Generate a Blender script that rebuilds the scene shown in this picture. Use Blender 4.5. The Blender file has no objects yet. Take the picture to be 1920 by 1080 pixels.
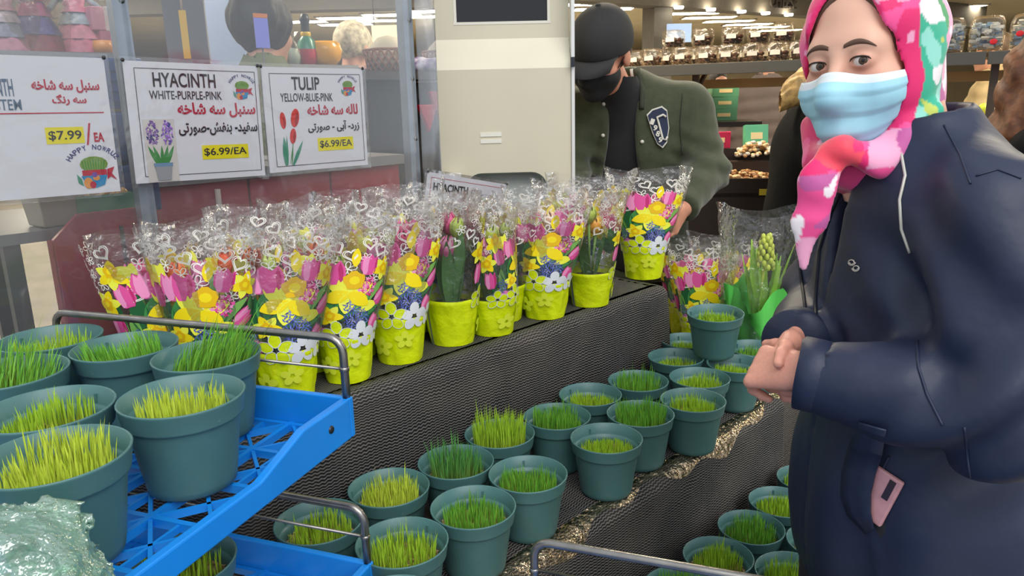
import bpy, bmesh, math, random
import numpy as np
from mathutils import Vector, Matrix

SC = bpy.context.scene
COL = SC.collection
PI = math.pi
random.seed(7)

# ------------------------------------------------------------------ camera, sky, sun, exposure
PITCH, ROLL, FPX, CAMZ = math.radians(14.0), math.radians(1.4), 1430.0, 1.5
CAM = np.array([0.0, 0.0, CAMZ])
_F = np.array([0, math.cos(PITCH), -math.sin(PITCH)])
_U0 = np.array([0, math.sin(PITCH), math.cos(PITCH)])
_R0 = np.array([1.0, 0, 0])
_R = math.cos(ROLL)*_R0 - math.sin(ROLL)*_U0
_U = math.cos(ROLL)*_U0 + math.sin(ROLL)*_R0
cam_data = bpy.data.cameras.new('camera')
cam_data.sensor_width = 36
cam_data.lens = FPX/1920*36
cam_data.clip_start = 0.02
cam = bpy.data.objects.new('camera', cam_data)
COL.objects.link(cam)
cam.matrix_world = Matrix(((_R[0], _U[0], -_F[0], 0), (_R[1], _U[1], -_F[1], 0), (_R[2], _U[2], -_F[2], CAMZ), (0, 0, 0, 1)))
SC.camera = cam

world = bpy.data.worlds.new('sky')
SC.world = world
world.use_nodes = True
_bg = world.node_tree.nodes['Background']
_bg.inputs[0].default_value = (0.86, 0.92, 1.0, 1)
_bg.inputs[1].default_value = 0.62
sun_data = bpy.data.lights.new('overcast_sun', 'SUN')
sun_data.energy = 1.5
sun_data.angle = math.radians(50)
sun_data.color = (1.0, 0.97, 0.93)
sun = bpy.data.objects.new('overcast_sun', sun_data)
COL.objects.link(sun)
_sd = Vector((-0.25, 0.62, -0.75)).normalized()      # direction the light travels
sun.rotation_euler = _sd.to_track_quat('-Z', 'Y').to_euler()

vs = SC.view_settings
vs.view_transform = 'Standard'
vs.look = 'None'
vs.gamma = 1.0
vs.use_curve_mapping = False
vs.exposure = 0.7
SC.cycles.transparent_max_bounces = 40
SC.cycles.max_bounces = 8
SC.cycles.sample_clamp_indirect = 6.0
SC.cycles.caustics_reflective = False
SC.cycles.caustics_refractive = False

# ------------------------------------------------------------------ where a pixel of the 1920x1080 frame lies in the place
def ray(px, py):
    return _F + (px-960)/FPX*_R + (540-py)/FPX*_U
def at_z(px, py, z):
    d = ray(px, py); t = (z-CAMZ)/d[2]
    return CAM + t*d
def at_d(px, py, depth):
    return CAM + depth*ray(px, py)
UX = np.array([math.sin(math.radians(44)), math.cos(math.radians(44)), 0])   # along the display, receding
VX = np.array([-UX[1], UX[0], 0])                                              # towards the store
ORG = np.array([-0.326, 1.43, 0])
def uv(u, v, z=0.0):
    return ORG + u*UX + v*VX + np.array([0, 0, z])
def to_uv(p):
    d = np.asarray(p) - ORG
    return float(d @ UX), float(d @ VX)

# ------------------------------------------------------------------ materials
def lin(c):
    if isinstance(c, str):
        c = c.lstrip('#'); c = [int(c[i:i+2], 16)/255 for i in (0, 2, 4)]
    return tuple((x/12.92 if x <= 0.04045 else ((x+0.055)/1.055)**2.4) for x in c[:3])
_MATS = {}
def mat(name, color, rough=0.55, metal=0.0, vary=0.0, vscale=20.0, bump=0.0, bscale=60.0, spec=0.5, emit=0.0,
        trans=0.0, alpha=1.0, color2=None, sheen=0.0, coat=0.0, sss=0.0):
    if name in _MATS: return _MATS[name]
    m = bpy.data.materials.new(name); m.use_nodes = True
    nt = m.node_tree; b = nt.nodes['Principled BSDF']
    c = lin(color)
    b.inputs['Base Color'].default_value = (*c, 1)
    b.inputs['Roughness'].default_value = rough
    b.inputs['Metallic'].default_value = metal
    b.inputs['Specular IOR Level'].default_value = spec
    if sheen: b.inputs['Sheen Weight'].default_value = sheen
    if coat: b.inputs['Coat Weight'].default_value = coat
    if trans: b.inputs['Transmission Weight'].default_value = trans
    if alpha < 1: b.inputs['Alpha'].default_value = alpha
    if sss:
        b.inputs['Subsurface Weight'].default_value = sss
        b.inputs['Subsurface Scale'].default_value = 0.006
        b.inputs['Subsurface Radius'].default_value = (1.0, 0.35, 0.2)
    if emit:
        b.inputs['Emission Color'].default_value = (*c, 1)
        b.inputs['Emission Strength'].default_value = emit
    if vary or color2 or bump:
        tc = nt.nodes.new('ShaderNodeTexCoord')
    if vary or color2:
        n = nt.nodes.new('ShaderNodeTexNoise'); n.inputs['Scale'].default_value = vscale; n.inputs['Detail'].default_value = 3
        nt.links.new(tc.outputs['Object'], n.inputs['Vector'])
        r = nt.nodes.new('ShaderNodeValToRGB')
        c2 = lin(color2) if color2 else tuple(max(0, x*(1-vary)) for x in c)
        c1 = c if color2 else tuple(min(1, x*(1+vary)) for x in c)
        r.color_ramp.elements[0].color = (*c2, 1); r.color_ramp.elements[1].color = (*c1, 1)
        r.color_ramp.elements[0].position = 0.35; r.color_ramp.elements[1].position = 0.65
        nt.links.new(n.outputs['Fac'], r.inputs['Fac']); nt.links.new(r.outputs['Color'], b.inputs['Base Color'])
    if bump:
        n2 = nt.nodes.new('ShaderNodeTexNoise'); n2.inputs['Scale'].default_value = bscale; n2.inputs['Detail'].default_value = 4
        nt.links.new(tc.outputs['Object'], n2.inputs['Vector'])
        bp = nt.nodes.new('ShaderNodeBump'); bp.inputs['Strength'].default_value = bump; bp.inputs['Distance'].default_value = 0.01
        nt.links.new(n2.outputs['Fac'], bp.inputs['Height']); nt.links.new(bp.outputs['Normal'], b.inputs['Normal'])
    _MATS[name] = m
    return m

def mat_attr(name, rough=0.6, sheen=0.0, bump=0.0, bscale=200, sss=0.0, spec=0.4):
    """a cloth or skin printed with its own colours (stored per vertex in 'tint')"""
    if name in _MATS: return _MATS[name]
    m = mat(name, '#ffffff', rough, bump=bump, bscale=bscale, sheen=sheen, sss=sss, spec=spec)
    nt = m.node_tree
    a = nt.nodes.new('ShaderNodeAttribute'); a.attribute_name = 'tint'
    nt.links.new(a.outputs['Color'], nt.nodes['Principled BSDF'].inputs['Base Color'])
    return m

def film(name, tint='#ffffff', rough=0.08, gloss=0.10, haze=0.0, bump=0.3, bscale=25.0, shine='#e8e8e8', fres=0.55):
    """clear plastic film: see-through, glossy at a slant, a little milky"""
    if name in _MATS: return _MATS[name]
    m = bpy.data.materials.new(name); m.use_nodes = True
    nt = m.node_tree; nt.nodes.clear()
    out = nt.nodes.new('ShaderNodeOutputMaterial')
    tr = nt.nodes.new('ShaderNodeBsdfTransparent'); tr.inputs[0].default_value = (*lin(tint), 1)
    gl = nt.nodes.new('ShaderNodeBsdfGlossy'); gl.inputs['Roughness'].default_value = rough; gl.inputs[0].default_value = (*lin(shine), 1)
    lw = nt.nodes.new('ShaderNodeLayerWeight'); lw.inputs['Blend'].default_value = 0.35
    ma = nt.nodes.new('ShaderNodeMath'); ma.operation = 'MULTIPLY_ADD'
    ma.inputs[1].default_value = fres; ma.inputs[2].default_value = gloss
    ma.use_clamp = True
    mx = nt.nodes.new('ShaderNodeMixShader')
    nt.links.new(lw.outputs['Fresnel'], ma.inputs[0])
    nt.links.new(ma.outputs[0], mx.inputs[0]); nt.links.new(tr.outputs[0], mx.inputs[1]); nt.links.new(gl.outputs[0], mx.inputs[2])
    if bump:
        tc = nt.nodes.new('ShaderNodeTexCoord'); n = nt.nodes.new('ShaderNodeTexNoise')
        n.inputs['Scale'].default_value = bscale; n.inputs['Detail'].default_value = 3
        nt.links.new(tc.outputs['Object'], n.inputs['Vector'])
        bp = nt.nodes.new('ShaderNodeBump'); bp.inputs['Strength'].default_value = bump; bp.inputs['Distance'].default_value = 0.02
        nt.links.new(n.outputs['Fac'], bp.inputs['Height'])
        nt.links.new(bp.outputs['Normal'], gl.inputs['Normal'])
    last = mx
    if haze:
        df = nt.nodes.new('ShaderNodeBsdfDiffuse'); df.inputs[0].default_value = (*lin(tint), 1)
        m2 = nt.nodes.new('ShaderNodeMixShader'); m2.inputs[0].default_value = haze
        nt.links.new(mx.outputs[0], m2.inputs[1]); nt.links.new(df.outputs[0], m2.inputs[2]); last = m2
    nt.links.new(last.outputs[0], out.inputs[0])
    _MATS[name] = m
    return m

# ------------------------------------------------------------------ mesh building
class MB:
    """collects shapes; build() links them as ONE mesh object"""
    def __init__(s):
        s.v = []; s.f = []; s.mi = []; s.cur = 0; s.smooth = []; s.sm = False
    def m(s, i, smooth=None):
        s.cur = i
        if smooth is not None: s.sm = smooth
        return s
    def add(s, vs_, fs_, smooth=None):
        o = len(s.v); s.v.extend([tuple(map(float, p)) for p in vs_])
        for f in fs_:
            s.f.append([o+i for i in f]); s.mi.append(s.cur); s.smooth.append(s.sm if smooth is None else smooth)
        return o
    def box(s, c, d, rot=None, R=None):
        c = np.asarray(c, float); h = np.asarray(d, float)/2
        pts = np.array([[x, y, z] for x in (-1, 1) for y in (-1, 1) for z in (-1, 1)])*h
        if rot is not None:
            ca, sa = math.cos(rot), math.sin(rot)
            pts = pts @ np.array([[ca, sa, 0], [-sa, ca, 0], [0, 0, 1]])
        if R is not None: pts = pts @ np.asarray(R)
        s.add(pts+c, [(0, 1, 3, 2), (4, 6, 7, 5), (0, 4, 5, 1), (2, 3, 7, 6), (0, 2, 6, 4), (1, 5, 7, 3)], False)
        return s
    def bar(s, a, b, w, h, up=(0, 0, 1)):
        a = np.asarray(a, float); b = np.asarray(b, float); d = b-a; L = np.linalg.norm(d)
        if L < 1e-9: return s
        d = d/L; up = np.asarray(up, float)
        x = np.cross(d, up); n = np.linalg.norm(x)
        if n < 1e-6: x = np.cross(d, (1, 0, 0)); n = np.linalg.norm(x)
        x = x/n; z = np.cross(x, d)
        pts = [p + i*w/2*x + j*h/2*z for p in (a, b) for i, j in ((-1, -1), (1, -1), (1, 1), (-1, 1))]
        s.add(pts, [(0, 1, 2, 3), (7, 6, 5, 4), (0, 4, 5, 1), (1, 5, 6, 2), (2, 6, 7, 3), (3, 7, 4, 0)], False)
        return s
    def tube(s, path, r, n=8, cap=True, smooth=True):
        P = [np.asarray(p, float) for p in path]; rs = r if hasattr(r, '__len__') else [r]*len(P)
        rings = []; ref = None
        for i, p in enumerate(P):
            t = P[min(i+1, len(P)-1)]-P[max(i-1, 0)]; t = t/(np.linalg.norm(t)+1e-12)
            if ref is None:
                ref = np.array([0, 0, 1.0]) if abs(t[2]) < .9 else np.array([1.0, 0, 0])
            x = ref - t*(ref @ t); x /= np.linalg.norm(x)+1e-12; y = np.cross(t, x); ref = x
            rings.append([p + rs[i]*(math.cos(2*PI*k/n)*x + math.sin(2*PI*k/n)*y) for k in range(n)])
        return s.loft(rings, True, cap, smooth)
    def loft(s, rings, closed=True, cap=False, smooth=True):
        n = len(rings[0]); pts = [p for r_ in rings for p in r_]; fs = []
        for i in range(len(rings)-1):
            for k in range(n if closed else n-1):
                a = i*n+k; b = i*n+(k+1) % n
                fs.append((a, b, b+n, a+n))
        o = s.add(pts, fs, smooth)
        if cap:
            s.f.append([o+i for i in reversed(range(n))]); s.mi.append(s.cur); s.smooth.append(False)
            s.f.append([o+(len(rings)-1)*n+i for i in range(n)]); s.mi.append(s.cur); s.smooth.append(False)
        return s
    def lathe(s, prof, n=32, c=(0, 0, 0), cap0=False, cap1=False, smooth=True):
        rings = [[(c[0]+r*math.cos(2*PI*k/n), c[1]+r*math.sin(2*PI*k/n), c[2]+z) for k in range(n)] for r, z in prof]
        o = len(s.v); s.loft(rings, True, False, smooth)
        if cap0: s.f.append([o+i for i in reversed(range(n))]); s.mi.append(s.cur); s.smooth.append(False)
        if cap1: s.f.append([o+(len(prof)-1)*n+i for i in range(n)]); s.mi.append(s.cur); s.smooth.append(False)
        return s
    def ball(s, c, r, n=10, k=6, R=None):
        r = r if hasattr(r, '__len__') else (r, r, r)
        pts = []; fs = []
        for i in range(k+1):
            th = PI*i/k
            for j in range(n):
                ph = 2*PI*j/n
                pts.append((r[0]*math.sin(th)*math.cos(ph), r[1]*math.sin(th)*math.sin(ph), r[2]*math.cos(th)))
        for i in range(k):
            for j in range(n):
                a = i*n+j; b = i*n+(j+1) % n
                if i == 0: fs.append((a, a+n, b+n))
                elif i == k-1: fs.append((a, a+n, b))
                else: fs.append((a, a+n, b+n, b))
        pts = np.array(pts)
        if R is not None: pts = pts @ np.asarray(R).T
        s.add(pts+np.asarray(c), fs, True)
        return s
    def prism(s, poly, z0, z1, smooth=False):
        """poly: list of (x, y)"""
        n = len(poly)
        s.add([(x, y, z0) for x, y in poly]+[(x, y, z1) for x, y in poly],
              [tuple(reversed(range(n))), tuple(range(n, 2*n))]+[(k, (k+1) % n, (k+1) % n+n, k+n) for k in range(n)], smooth)
        return s
    def quad(s, a, b, c, d): s.add([a, b, c, d], [(0, 1, 2, 3)]); return s
    def transform(s, M):
        A = np.array(s.v); M = np.array(M)
        s.v = [tuple(p) for p in (A @ M[:3, :3].T + M[:3, 3])]
        return s
    def mesh(s, name, mats):
        me = bpy.data.meshes.new(name)
        me.from_pydata(s.v, [], s.f)
        for mm in (mats if isinstance(mats, (list, tuple)) else [mats]): me.materials.append(mm)
        me.polygons.foreach_set('material_index', s.mi)
        me.polygons.foreach_set('use_smooth', s.smooth)
        me.validate(); me.update()
        return me
    def build(s, name, mats, parent=None, bevel=0.0):
        return link(name, s.mesh(name, mats), parent, bevel)

def link(name, me, parent=None, bevel=0.0):
    o = bpy.data.objects.new(name, me); COL.objects.link(o)
    if parent is not None: o.parent = parent
    if bevel:
        b = o.modifiers.new('bevel', 'BEVEL'); b.width = bevel; b.segments = 2; b.limit_method = 'ANGLE'
        b.angle_limit = math.radians(40)
    return o
def thing(name, label, cat, loc=(0, 0, 0), rz=0.0, group=None, scale=1.0):
    o = bpy.data.objects.new(name, None); COL.objects.link(o)
    o.empty_display_size = 0.05
    o.location = [float(x) for x in loc]; o.rotation_euler = (0, 0, rz); o.scale = (scale,)*3
    o['label'] = label; o['category'] = cat
    if group: o['group'] = group
    return o
def tag(o, label, cat, group=None, kind=None):
    o['label'] = label
    if cat: o['category'] = cat
    if group: o['group'] = group
    if kind: o['kind'] = kind
    return o
def struct(o, label=None):
    o['kind'] = 'structure'
    if label: o['label'] = label
    return o
def rotz(a):
    c, s_ = math.cos(a), math.sin(a)
    return np.array([[c, -s_, 0], [s_, c, 0], [0, 0, 1.0]])
def smoothstep(a, b, x):
    t = np.clip((x-a)/(b-a), 0, 1); return t*t*(3-2*t)

def set_tint(me, cols):
    a = me.color_attributes.new('tint', 'FLOAT_COLOR', 'POINT')
    c = np.ones((len(me.vertices), 4), np.float32); c[:, :3] = cols
    a.data.foreach_set('color', c.ravel())

# text as flat print (converted to a mesh)
_AR = {'ا': 0xFE8D, 'آ': 0xFE81, 'ب': 0xFE8F, 'ت': 0xFE95, 'خ': 0xFEA5, 'د': 0xFEA9, 'ر': 0xFEAD, 'ز': 0xFEAF, 'س': 0xFEB1, 'ش': 0xFEB5,
       'ص': 0xFEB9, 'ف': 0xFED1, 'گ': 0xFB92, 'ل': 0xFEDD, 'ن': 0xFEE5, 'ه': 0xFEE9, 'و': 0xFEED, 'ی': 0xFBFC}
def shape_fa(s):
    out = []
    for i, ch in enumerate(s):
        if ch not in _AR: out.append(ch); continue
        p = s[i-1] if i else ' '; n = s[i+1] if i+1 < len(s) else ' '
        jp = p in _AR and p not in 'اآدرزو'; jn = n in _AR and ch not in 'اآدرزو'
        out.append(chr(_AR[ch]+(3 if jp and jn else 1 if jp else 2 if jn else 0)))
    return ''.join(reversed(out))
def text_mesh(body, width, height, bold=0.0, extrude=0.0, mesh_name='lettering'):
    """text centred on the origin in the xy plane, fitted into width x height"""
    c = bpy.data.curves.new('lettering', 'FONT'); c.body = body; c.size = 1.0; c.offset = bold; c.extrude = extrude
    c.resolution_u = 4
    o = bpy.data.objects.new('lettering', c); COL.objects.link(o)
    dg = bpy.context.evaluated_depsgraph_get(); dg.update()
    me = bpy.data.meshes.new_from_object(o.evaluated_get(dg))
    bpy.data.objects.remove(o); bpy.data.curves.remove(c)
    n = len(me.vertices); A = np.empty(n*3); me.vertices.foreach_get('co', A); A = A.reshape(-1, 3)
    lo, hi = A.min(0), A.max(0); d = hi-lo
    A[:, 0] = (A[:, 0]-(lo[0]+hi[0])/2)*width/max(d[0], 1e-6)
    A[:, 1] = (A[:, 1]-(lo[1]+hi[1])/2)*height/max(d[1], 1e-6)
    me.vertices.foreach_set('co', A.ravel()); me.update(); me.name = mesh_name
    return me

# ------------------------------------------------------------------ smooth organic shapes: distance field -> mesh
def ell(P, c, r):
    X = (P[0]-c[0])/r[0]; Y = (P[1]-c[1])/r[1]; Z = (P[2]-c[2])/r[2]
    k0 = np.sqrt(X*X+Y*Y+Z*Z)+1e-9
    k1 = np.sqrt((X/r[0])**2+(Y/r[1])**2+(Z/r[2])**2)+1e-9
    return k0*(k0-1)/k1
def cone(P, a, b, ra, rb, flat=None):
    a = np.asarray(a, float); b = np.asarray(b, float); d = b-a; L2 = d @ d
    t = np.clip(((P[0]-a[0])*d[0]+(P[1]-a[1])*d[1]+(P[2]-a[2])*d[2])/L2, 0, 1)
    q0, q1, q2 = P[0]-a[0]-t*d[0], P[1]-a[1]-t*d[1], P[2]-a[2]-t*d[2]
    if flat is not None:                       # flatten along a direction by a factor
        n, k = np.asarray(flat[0], float), flat[1]; n = n/np.linalg.norm(n)
        e = q0*n[0]+q1*n[1]+q2*n[2]
        q0, q1, q2 = q0+e*n[0]*(k-1), q1+e*n[1]*(k-1), q2+e*n[2]*(k-1)
    return np.sqrt(q0*q0+q1*q1+q2*q2)-(ra+(rb-ra)*t)
def smin(a, b, k=0.02):
    h = np.clip(0.5+0.5*(b-a)/k, 0, 1)
    return b+(a-b)*h-k*h*(1-h)
def smax(a, b, k=0.01): return -smin(-a, -b, k)
def wob(P, freq, seed=0, n=6):
    r = np.random.RandomState(seed); s = 0
    for i in range(n):
        k = r.normal(size=3); k = k/np.linalg.norm(k)*freq*(0.6+0.9*r.rand())
        s = s+np.sin(P[0]*k[0]+P[1]*k[1]+P[2]*k[2]+r.rand()*6.28)
    return s/n
def nets(fn, lo, hi, h):
    """surface nets over fn(P) <= 0; returns vertices, quads"""
    lo = np.asarray(lo, float); hi = np.asarray(hi, float)
    ax = [np.arange(lo[i], hi[i]+h, h, dtype=np.float32) for i in range(3)]
    P = (ax[0][:, None, None], ax[1][None, :, None], ax[2][None, None, :])
    V = np.ascontiguousarray(np.broadcast_to(fn(P), tuple(len(a) for a in ax))).astype(np.float32)
    S = V < 0
    nx, ny, nz = V.shape
    C = (nx-1, ny-1, nz-1)
    cnt = np.zeros(C, np.int8)
    base = [(i, j, k) for i in (0, 1) for j in (0, 1) for k in (0, 1)]
    tot = np.zeros(C, np.int8)
    for i, j, k in base: tot += S[i:nx-1+i, j:ny-1+j, k:nz-1+k]
    act = (tot > 0) & (tot < 8)
    I, J, K = np.nonzero(act)
    pos = np.zeros((len(I), 3)); n = np.zeros(len(I))
    for a in base:
        for axs in range(3):
            if a[axs]: continue
            b = list(a); b[axs] = 1
            v0 = V[I+a[0], J+a[1], K+a[2]]; v1 = V[I+b[0], J+b[1], K+b[2]]
            mk = (v0 < 0) != (v1 < 0)
            t = np.where(mk, v0/np.where(np.abs(v0-v1) < 1e-12, 1, v0-v1), 0)
            q = np.tile(np.array(a, float), (len(I), 1)); q[:, axs] += t
            pos += q*mk[:, None]; n += mk
    pos = (pos/np.maximum(n, 1)[:, None]+np.stack([I, J, K], 1))*h+lo
    idx = -np.ones(C, np.int64); idx[I, J, K] = np.arange(len(I))
    quads = []
    for axs in range(3):
        sl0 = [slice(None)]*3; sl1 = [slice(None)]*3
        sl0[axs] = slice(0, -1); sl1[axs] = slice(1, None)
        o1, o2 = [(1, 2), (2, 0), (0, 1)][axs]
        A = S[tuple(sl0)]; B = S[tuple(sl1)]
        E = np.nonzero(A != B)
        E = np.stack(E, 1)
        ok = (E[:, o1] > 0) & (E[:, o2] > 0) & (E[:, o1] < V.shape[o1]-1) & (E[:, o2] < V.shape[o2]-1)
        E = E[ok]
        def cell(d1, d2):
            c = E.copy(); c[:, o1] -= d1; c[:, o2] -= d2
            return idx[c[:, 0], c[:, 1], c[:, 2]]
        q = np.stack([cell(1, 1), cell(0, 1), cell(0, 0), cell(1, 0)], 1)
        flip = ~A[E[:, 0], E[:, 1], E[:, 2]]
        q[flip] = q[flip][:, ::-1]
        quads.append(q)
    return pos, np.concatenate(quads)
def np_mesh(name, V, Q, mats, smooth=True, relax=0):
    V = np.asarray(V, float)
    if relax:
        Q = np.asarray(Q)
        e = np.concatenate([Q[:, [0, 1]], Q[:, [1, 2]], Q[:, [2, 3]], Q[:, [3, 0]]])
        e = np.concatenate([e, e[:, ::-1]])
        for _ in range(relax):
            acc = np.zeros_like(V); c = np.zeros(len(V))
            np.add.at(acc, e[:, 0], V[e[:, 1]]); np.add.at(c, e[:, 0], 1)
            V = 0.5*V+0.5*acc/np.maximum(c, 1)[:, None]
    me = bpy.data.meshes.new(name)
    me.from_pydata(V.tolist(), [], np.asarray(Q).tolist())
    for mm in (mats if isinstance(mats, (list, tuple)) else [mats]): me.materials.append(mm)
    me.polygons.foreach_set('use_smooth', [smooth]*len(me.polygons))
    me.update()
    return me
def join_vq(parts):
    Vs = []; Qs = []; o = 0
    for V, Q in parts:
        Vs.append(V); Qs.append(np.asarray(Q)+o); o += len(V)
    return np.concatenate(Vs), np.concatenate(Qs)
# ------------------------------------------------------------------ the setting
M_floor = mat('floor_concrete', '#8a847a', 0.6, vary=0.12, vscale=3.0, bump=0.1, bscale=40)
M_ceil = mat('ceiling_paint', '#c6bca2', 0.8, vary=0.04, vscale=1.0)
M_wall = mat('store_wall', '#c2b291', 0.8, vary=0.06, vscale=0.6)
M_dark = mat('dark_grey_board', '#6a665e', 0.7, vary=0.05)
M_black = mat('black_ceiling', '#1d1c1b', 0.8)
M_lamp = mat('ceiling_lamp_glow', '#fff1d6', 0.5, emit=34.0)
M_spot = mat('spot_glow', '#fff3dc', 0.5, emit=14.0)

b = MB(); b.box((1, 10, -0.05), (40, 44, 0.1)); struct(b.build('floor', M_floor), 'grey concrete store floor')
b = MB(); b.box((2, 14.2, 3.02), (36, 23.6, 0.1)); struct(b.build('ceiling', M_ceil), 'beige store ceiling')
b = MB(); b.box((2, 26.1, 1.5), (36, 0.2, 3.0)); struct(b.build('wall_back', M_wall), 'beige far wall of the store')
b = MB(); b.box((-16.1, 14.2, 1.5), (0.2, 23.6, 3.0)); struct(b.build('wall_left', M_wall), 'beige side wall of the store')
b = MB(); b.box((20.1, 14.2, 1.5), (0.2, 23.6, 3.0)); struct(b.build('wall_right', M_wall), 'beige side wall of the store by the entrance')

# ceiling lamps: the ones in view, then unseen rows added to light the hall
_lamp_px = [(8, 10), (52, 13), (560, 40), (650, 33), (648, 45), (735, 27), (815, 30), (818, 20), (705, 38), (930, 30),
            (1090, 7), (1132, 16), (1300, 24), (1330, 32), (1366, 39), (1402, 45), (1436, 50), (1462, 56), (1790, 12), (1755, 22)]
_lm = MB(); _lm.box((0, 0, 0), (1.0, 0.42, 0.02)); _lamp_me = _lm.mesh('diffuser', M_lamp)
_lm = MB()
for sx, sy, dx, dy in ((0, -0.225, 1.06, 0.03), (0, 0.225, 1.06, 0.03), (-0.515, 0, 0.03, 0.48), (0.515, 0, 0.03, 0.48)):
    _lm.box((sx, sy, 0), (dx, dy, 0.03))
_lframe_me = _lm.mesh('lamp_frame', mat('lamp_frame_white', '#cfc8ba', 0.5))
_spots = []
def ceiling_lamp(p, label):
    t = thing('ceiling_lamp', label, 'lamp', (p[0], p[1], 2.955), 0.0, 'rectangular ceiling lamps of the store')
    link('diffuser', _lamp_me, t); link('lamp_frame', _lframe_me, t); _spots.append(p[:2])
_ord = ['first', 'second', 'third', 'fourth', 'fifth', 'sixth', 'seventh', 'eighth', 'ninth', 'tenth', 'eleventh', 'twelfth',
        'thirteenth', 'fourteenth', 'fifteenth', 'sixteenth', 'seventeenth', 'eighteenth', 'nineteenth', 'twentieth', 'twenty-first', 'twenty-second']
for i, (px, py) in enumerate(sorted(_lamp_px)):
    p = at_z(px, py, 2.955)
    ceiling_lamp(p, f'bright rectangular ceiling lamp, {_ord[i]} from the left along the store ceiling')
for ix in range(-3, 6):
    for iy in range(0, 2):
        p = np.array([ix*2.7+0.6, 4.2+iy*4.0])
        if all(np.hypot(*(p-q)) > 1.3 for q in _spots):
            ceiling_lamp(p, 'bright rectangular ceiling lamp added above the picture to light the aisles')

# dark fascia boards with department names, and downlights along their edge
def board(name, a, c, z0, z1, thick, m_, label):
    a = np.array(a); c = np.array(c); d = c-a; L = np.hypot(*d); ang = math.atan2(d[1], d[0])
    mb = MB(); mb.box((0, 0, 0), (L, thick, z1-z0))
    o = mb.build(name, m_); o.location = (*((a+c)/2), (z0+z1)/2); o.rotation_euler = (0, 0, ang)
    struct(o, label); return o, ang
fa, ang1 = board('trim_1', (0.0, 9.0), (9.0, 15.3), 2.58, 2.97, 0.3, M_dark, 'dark grey fascia board above the food counters')
fb, ang2 = board('trim_2', (-7.5, 9.6), (-0.9, 9.6), 2.55, 2.97, 0.3, M_dark, 'dark grey fascia board behind the clear screens')
M_letter = mat('fascia_letters', '#3f3b37', 0.5)
M_letter2 = mat('fascia_letters_pale', '#b9c0c6', 0.5)
def fascia_text(body, par, xloc, zloc, w, h, m_):
    me = text_mesh(body, w, h, 0.01, 0.02); me.materials.append(m_)
    o = link('lettering', me, par); o.location = (xloc, -0.175, zloc); o.rotation_euler = (PI/2, 0, 0)
def along(par, px, py, ang):
    """local x of the fascia under a pixel column"""
    o = np.array(par.location)[:2]; d = np.array([math.cos(ang), math.sin(ang)]); r = ray(px, py)[:2]
    A = np.array([[d[0], -r[0]], [d[1], -r[1]]]); s = np.linalg.solve(A, -o)
    return float(s[0])
x0, x1 = along(fa, 1424, 10, ang1), along(fa, 1473, 10, ang1)
fascia_text('CHEESE', fa, (x0+x1)/2, -0.02, x1-x0, 0.2, M_letter)
x0, x1 = along(fb, 376, 5, ang2), along(fb, 456, 5, ang2)
fascia_text('ORDER', fb, (x0+x1)/2, 0.03, x1-x0, 0.2, M_letter2)
for px, py in ((1250, 8), (1310, 18), (1367, 27), (1412, 33), (1455, 40)):
    x = along(fa, px, py, ang1)
    mb = MB(); mb.lathe([(0.0, 0), (0.055, 0), (0.062, 0.012), (0.062, 0.03)], 16)
    o = mb.build('downlight', M_spot, fa); o.location = (x, -0.21, -0.225)
# square dark pillar
p = at_d(1232, 60, 10.0)
b = MB(); b.box((0, 0, 1.48), (0.28, 0.28, 2.96)); o = b.build('trim_3', M_dark); o.location = (p[0], p[1], 0); o.rotation_euler = (0, 0, 0.4)
struct(o, 'square dark grey pillar in the store')
for k, (px, w) in enumerate(((337, 0.11), (366, 0.10))):
    p = at_d(px, 60, 3.4)
    b = MB(); b.box((0, 0, 1.48), (w, w, 2.96)); o = b.build(f'trim_{4+k}', mat('grey_post_paint', '#62646b', 0.5)); o.location = (p[0], p[1], 0); o.rotation_euler = (0, 0, 0.3)
    struct(o, 'slim grey post of a door frame behind the clear screen')
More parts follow.
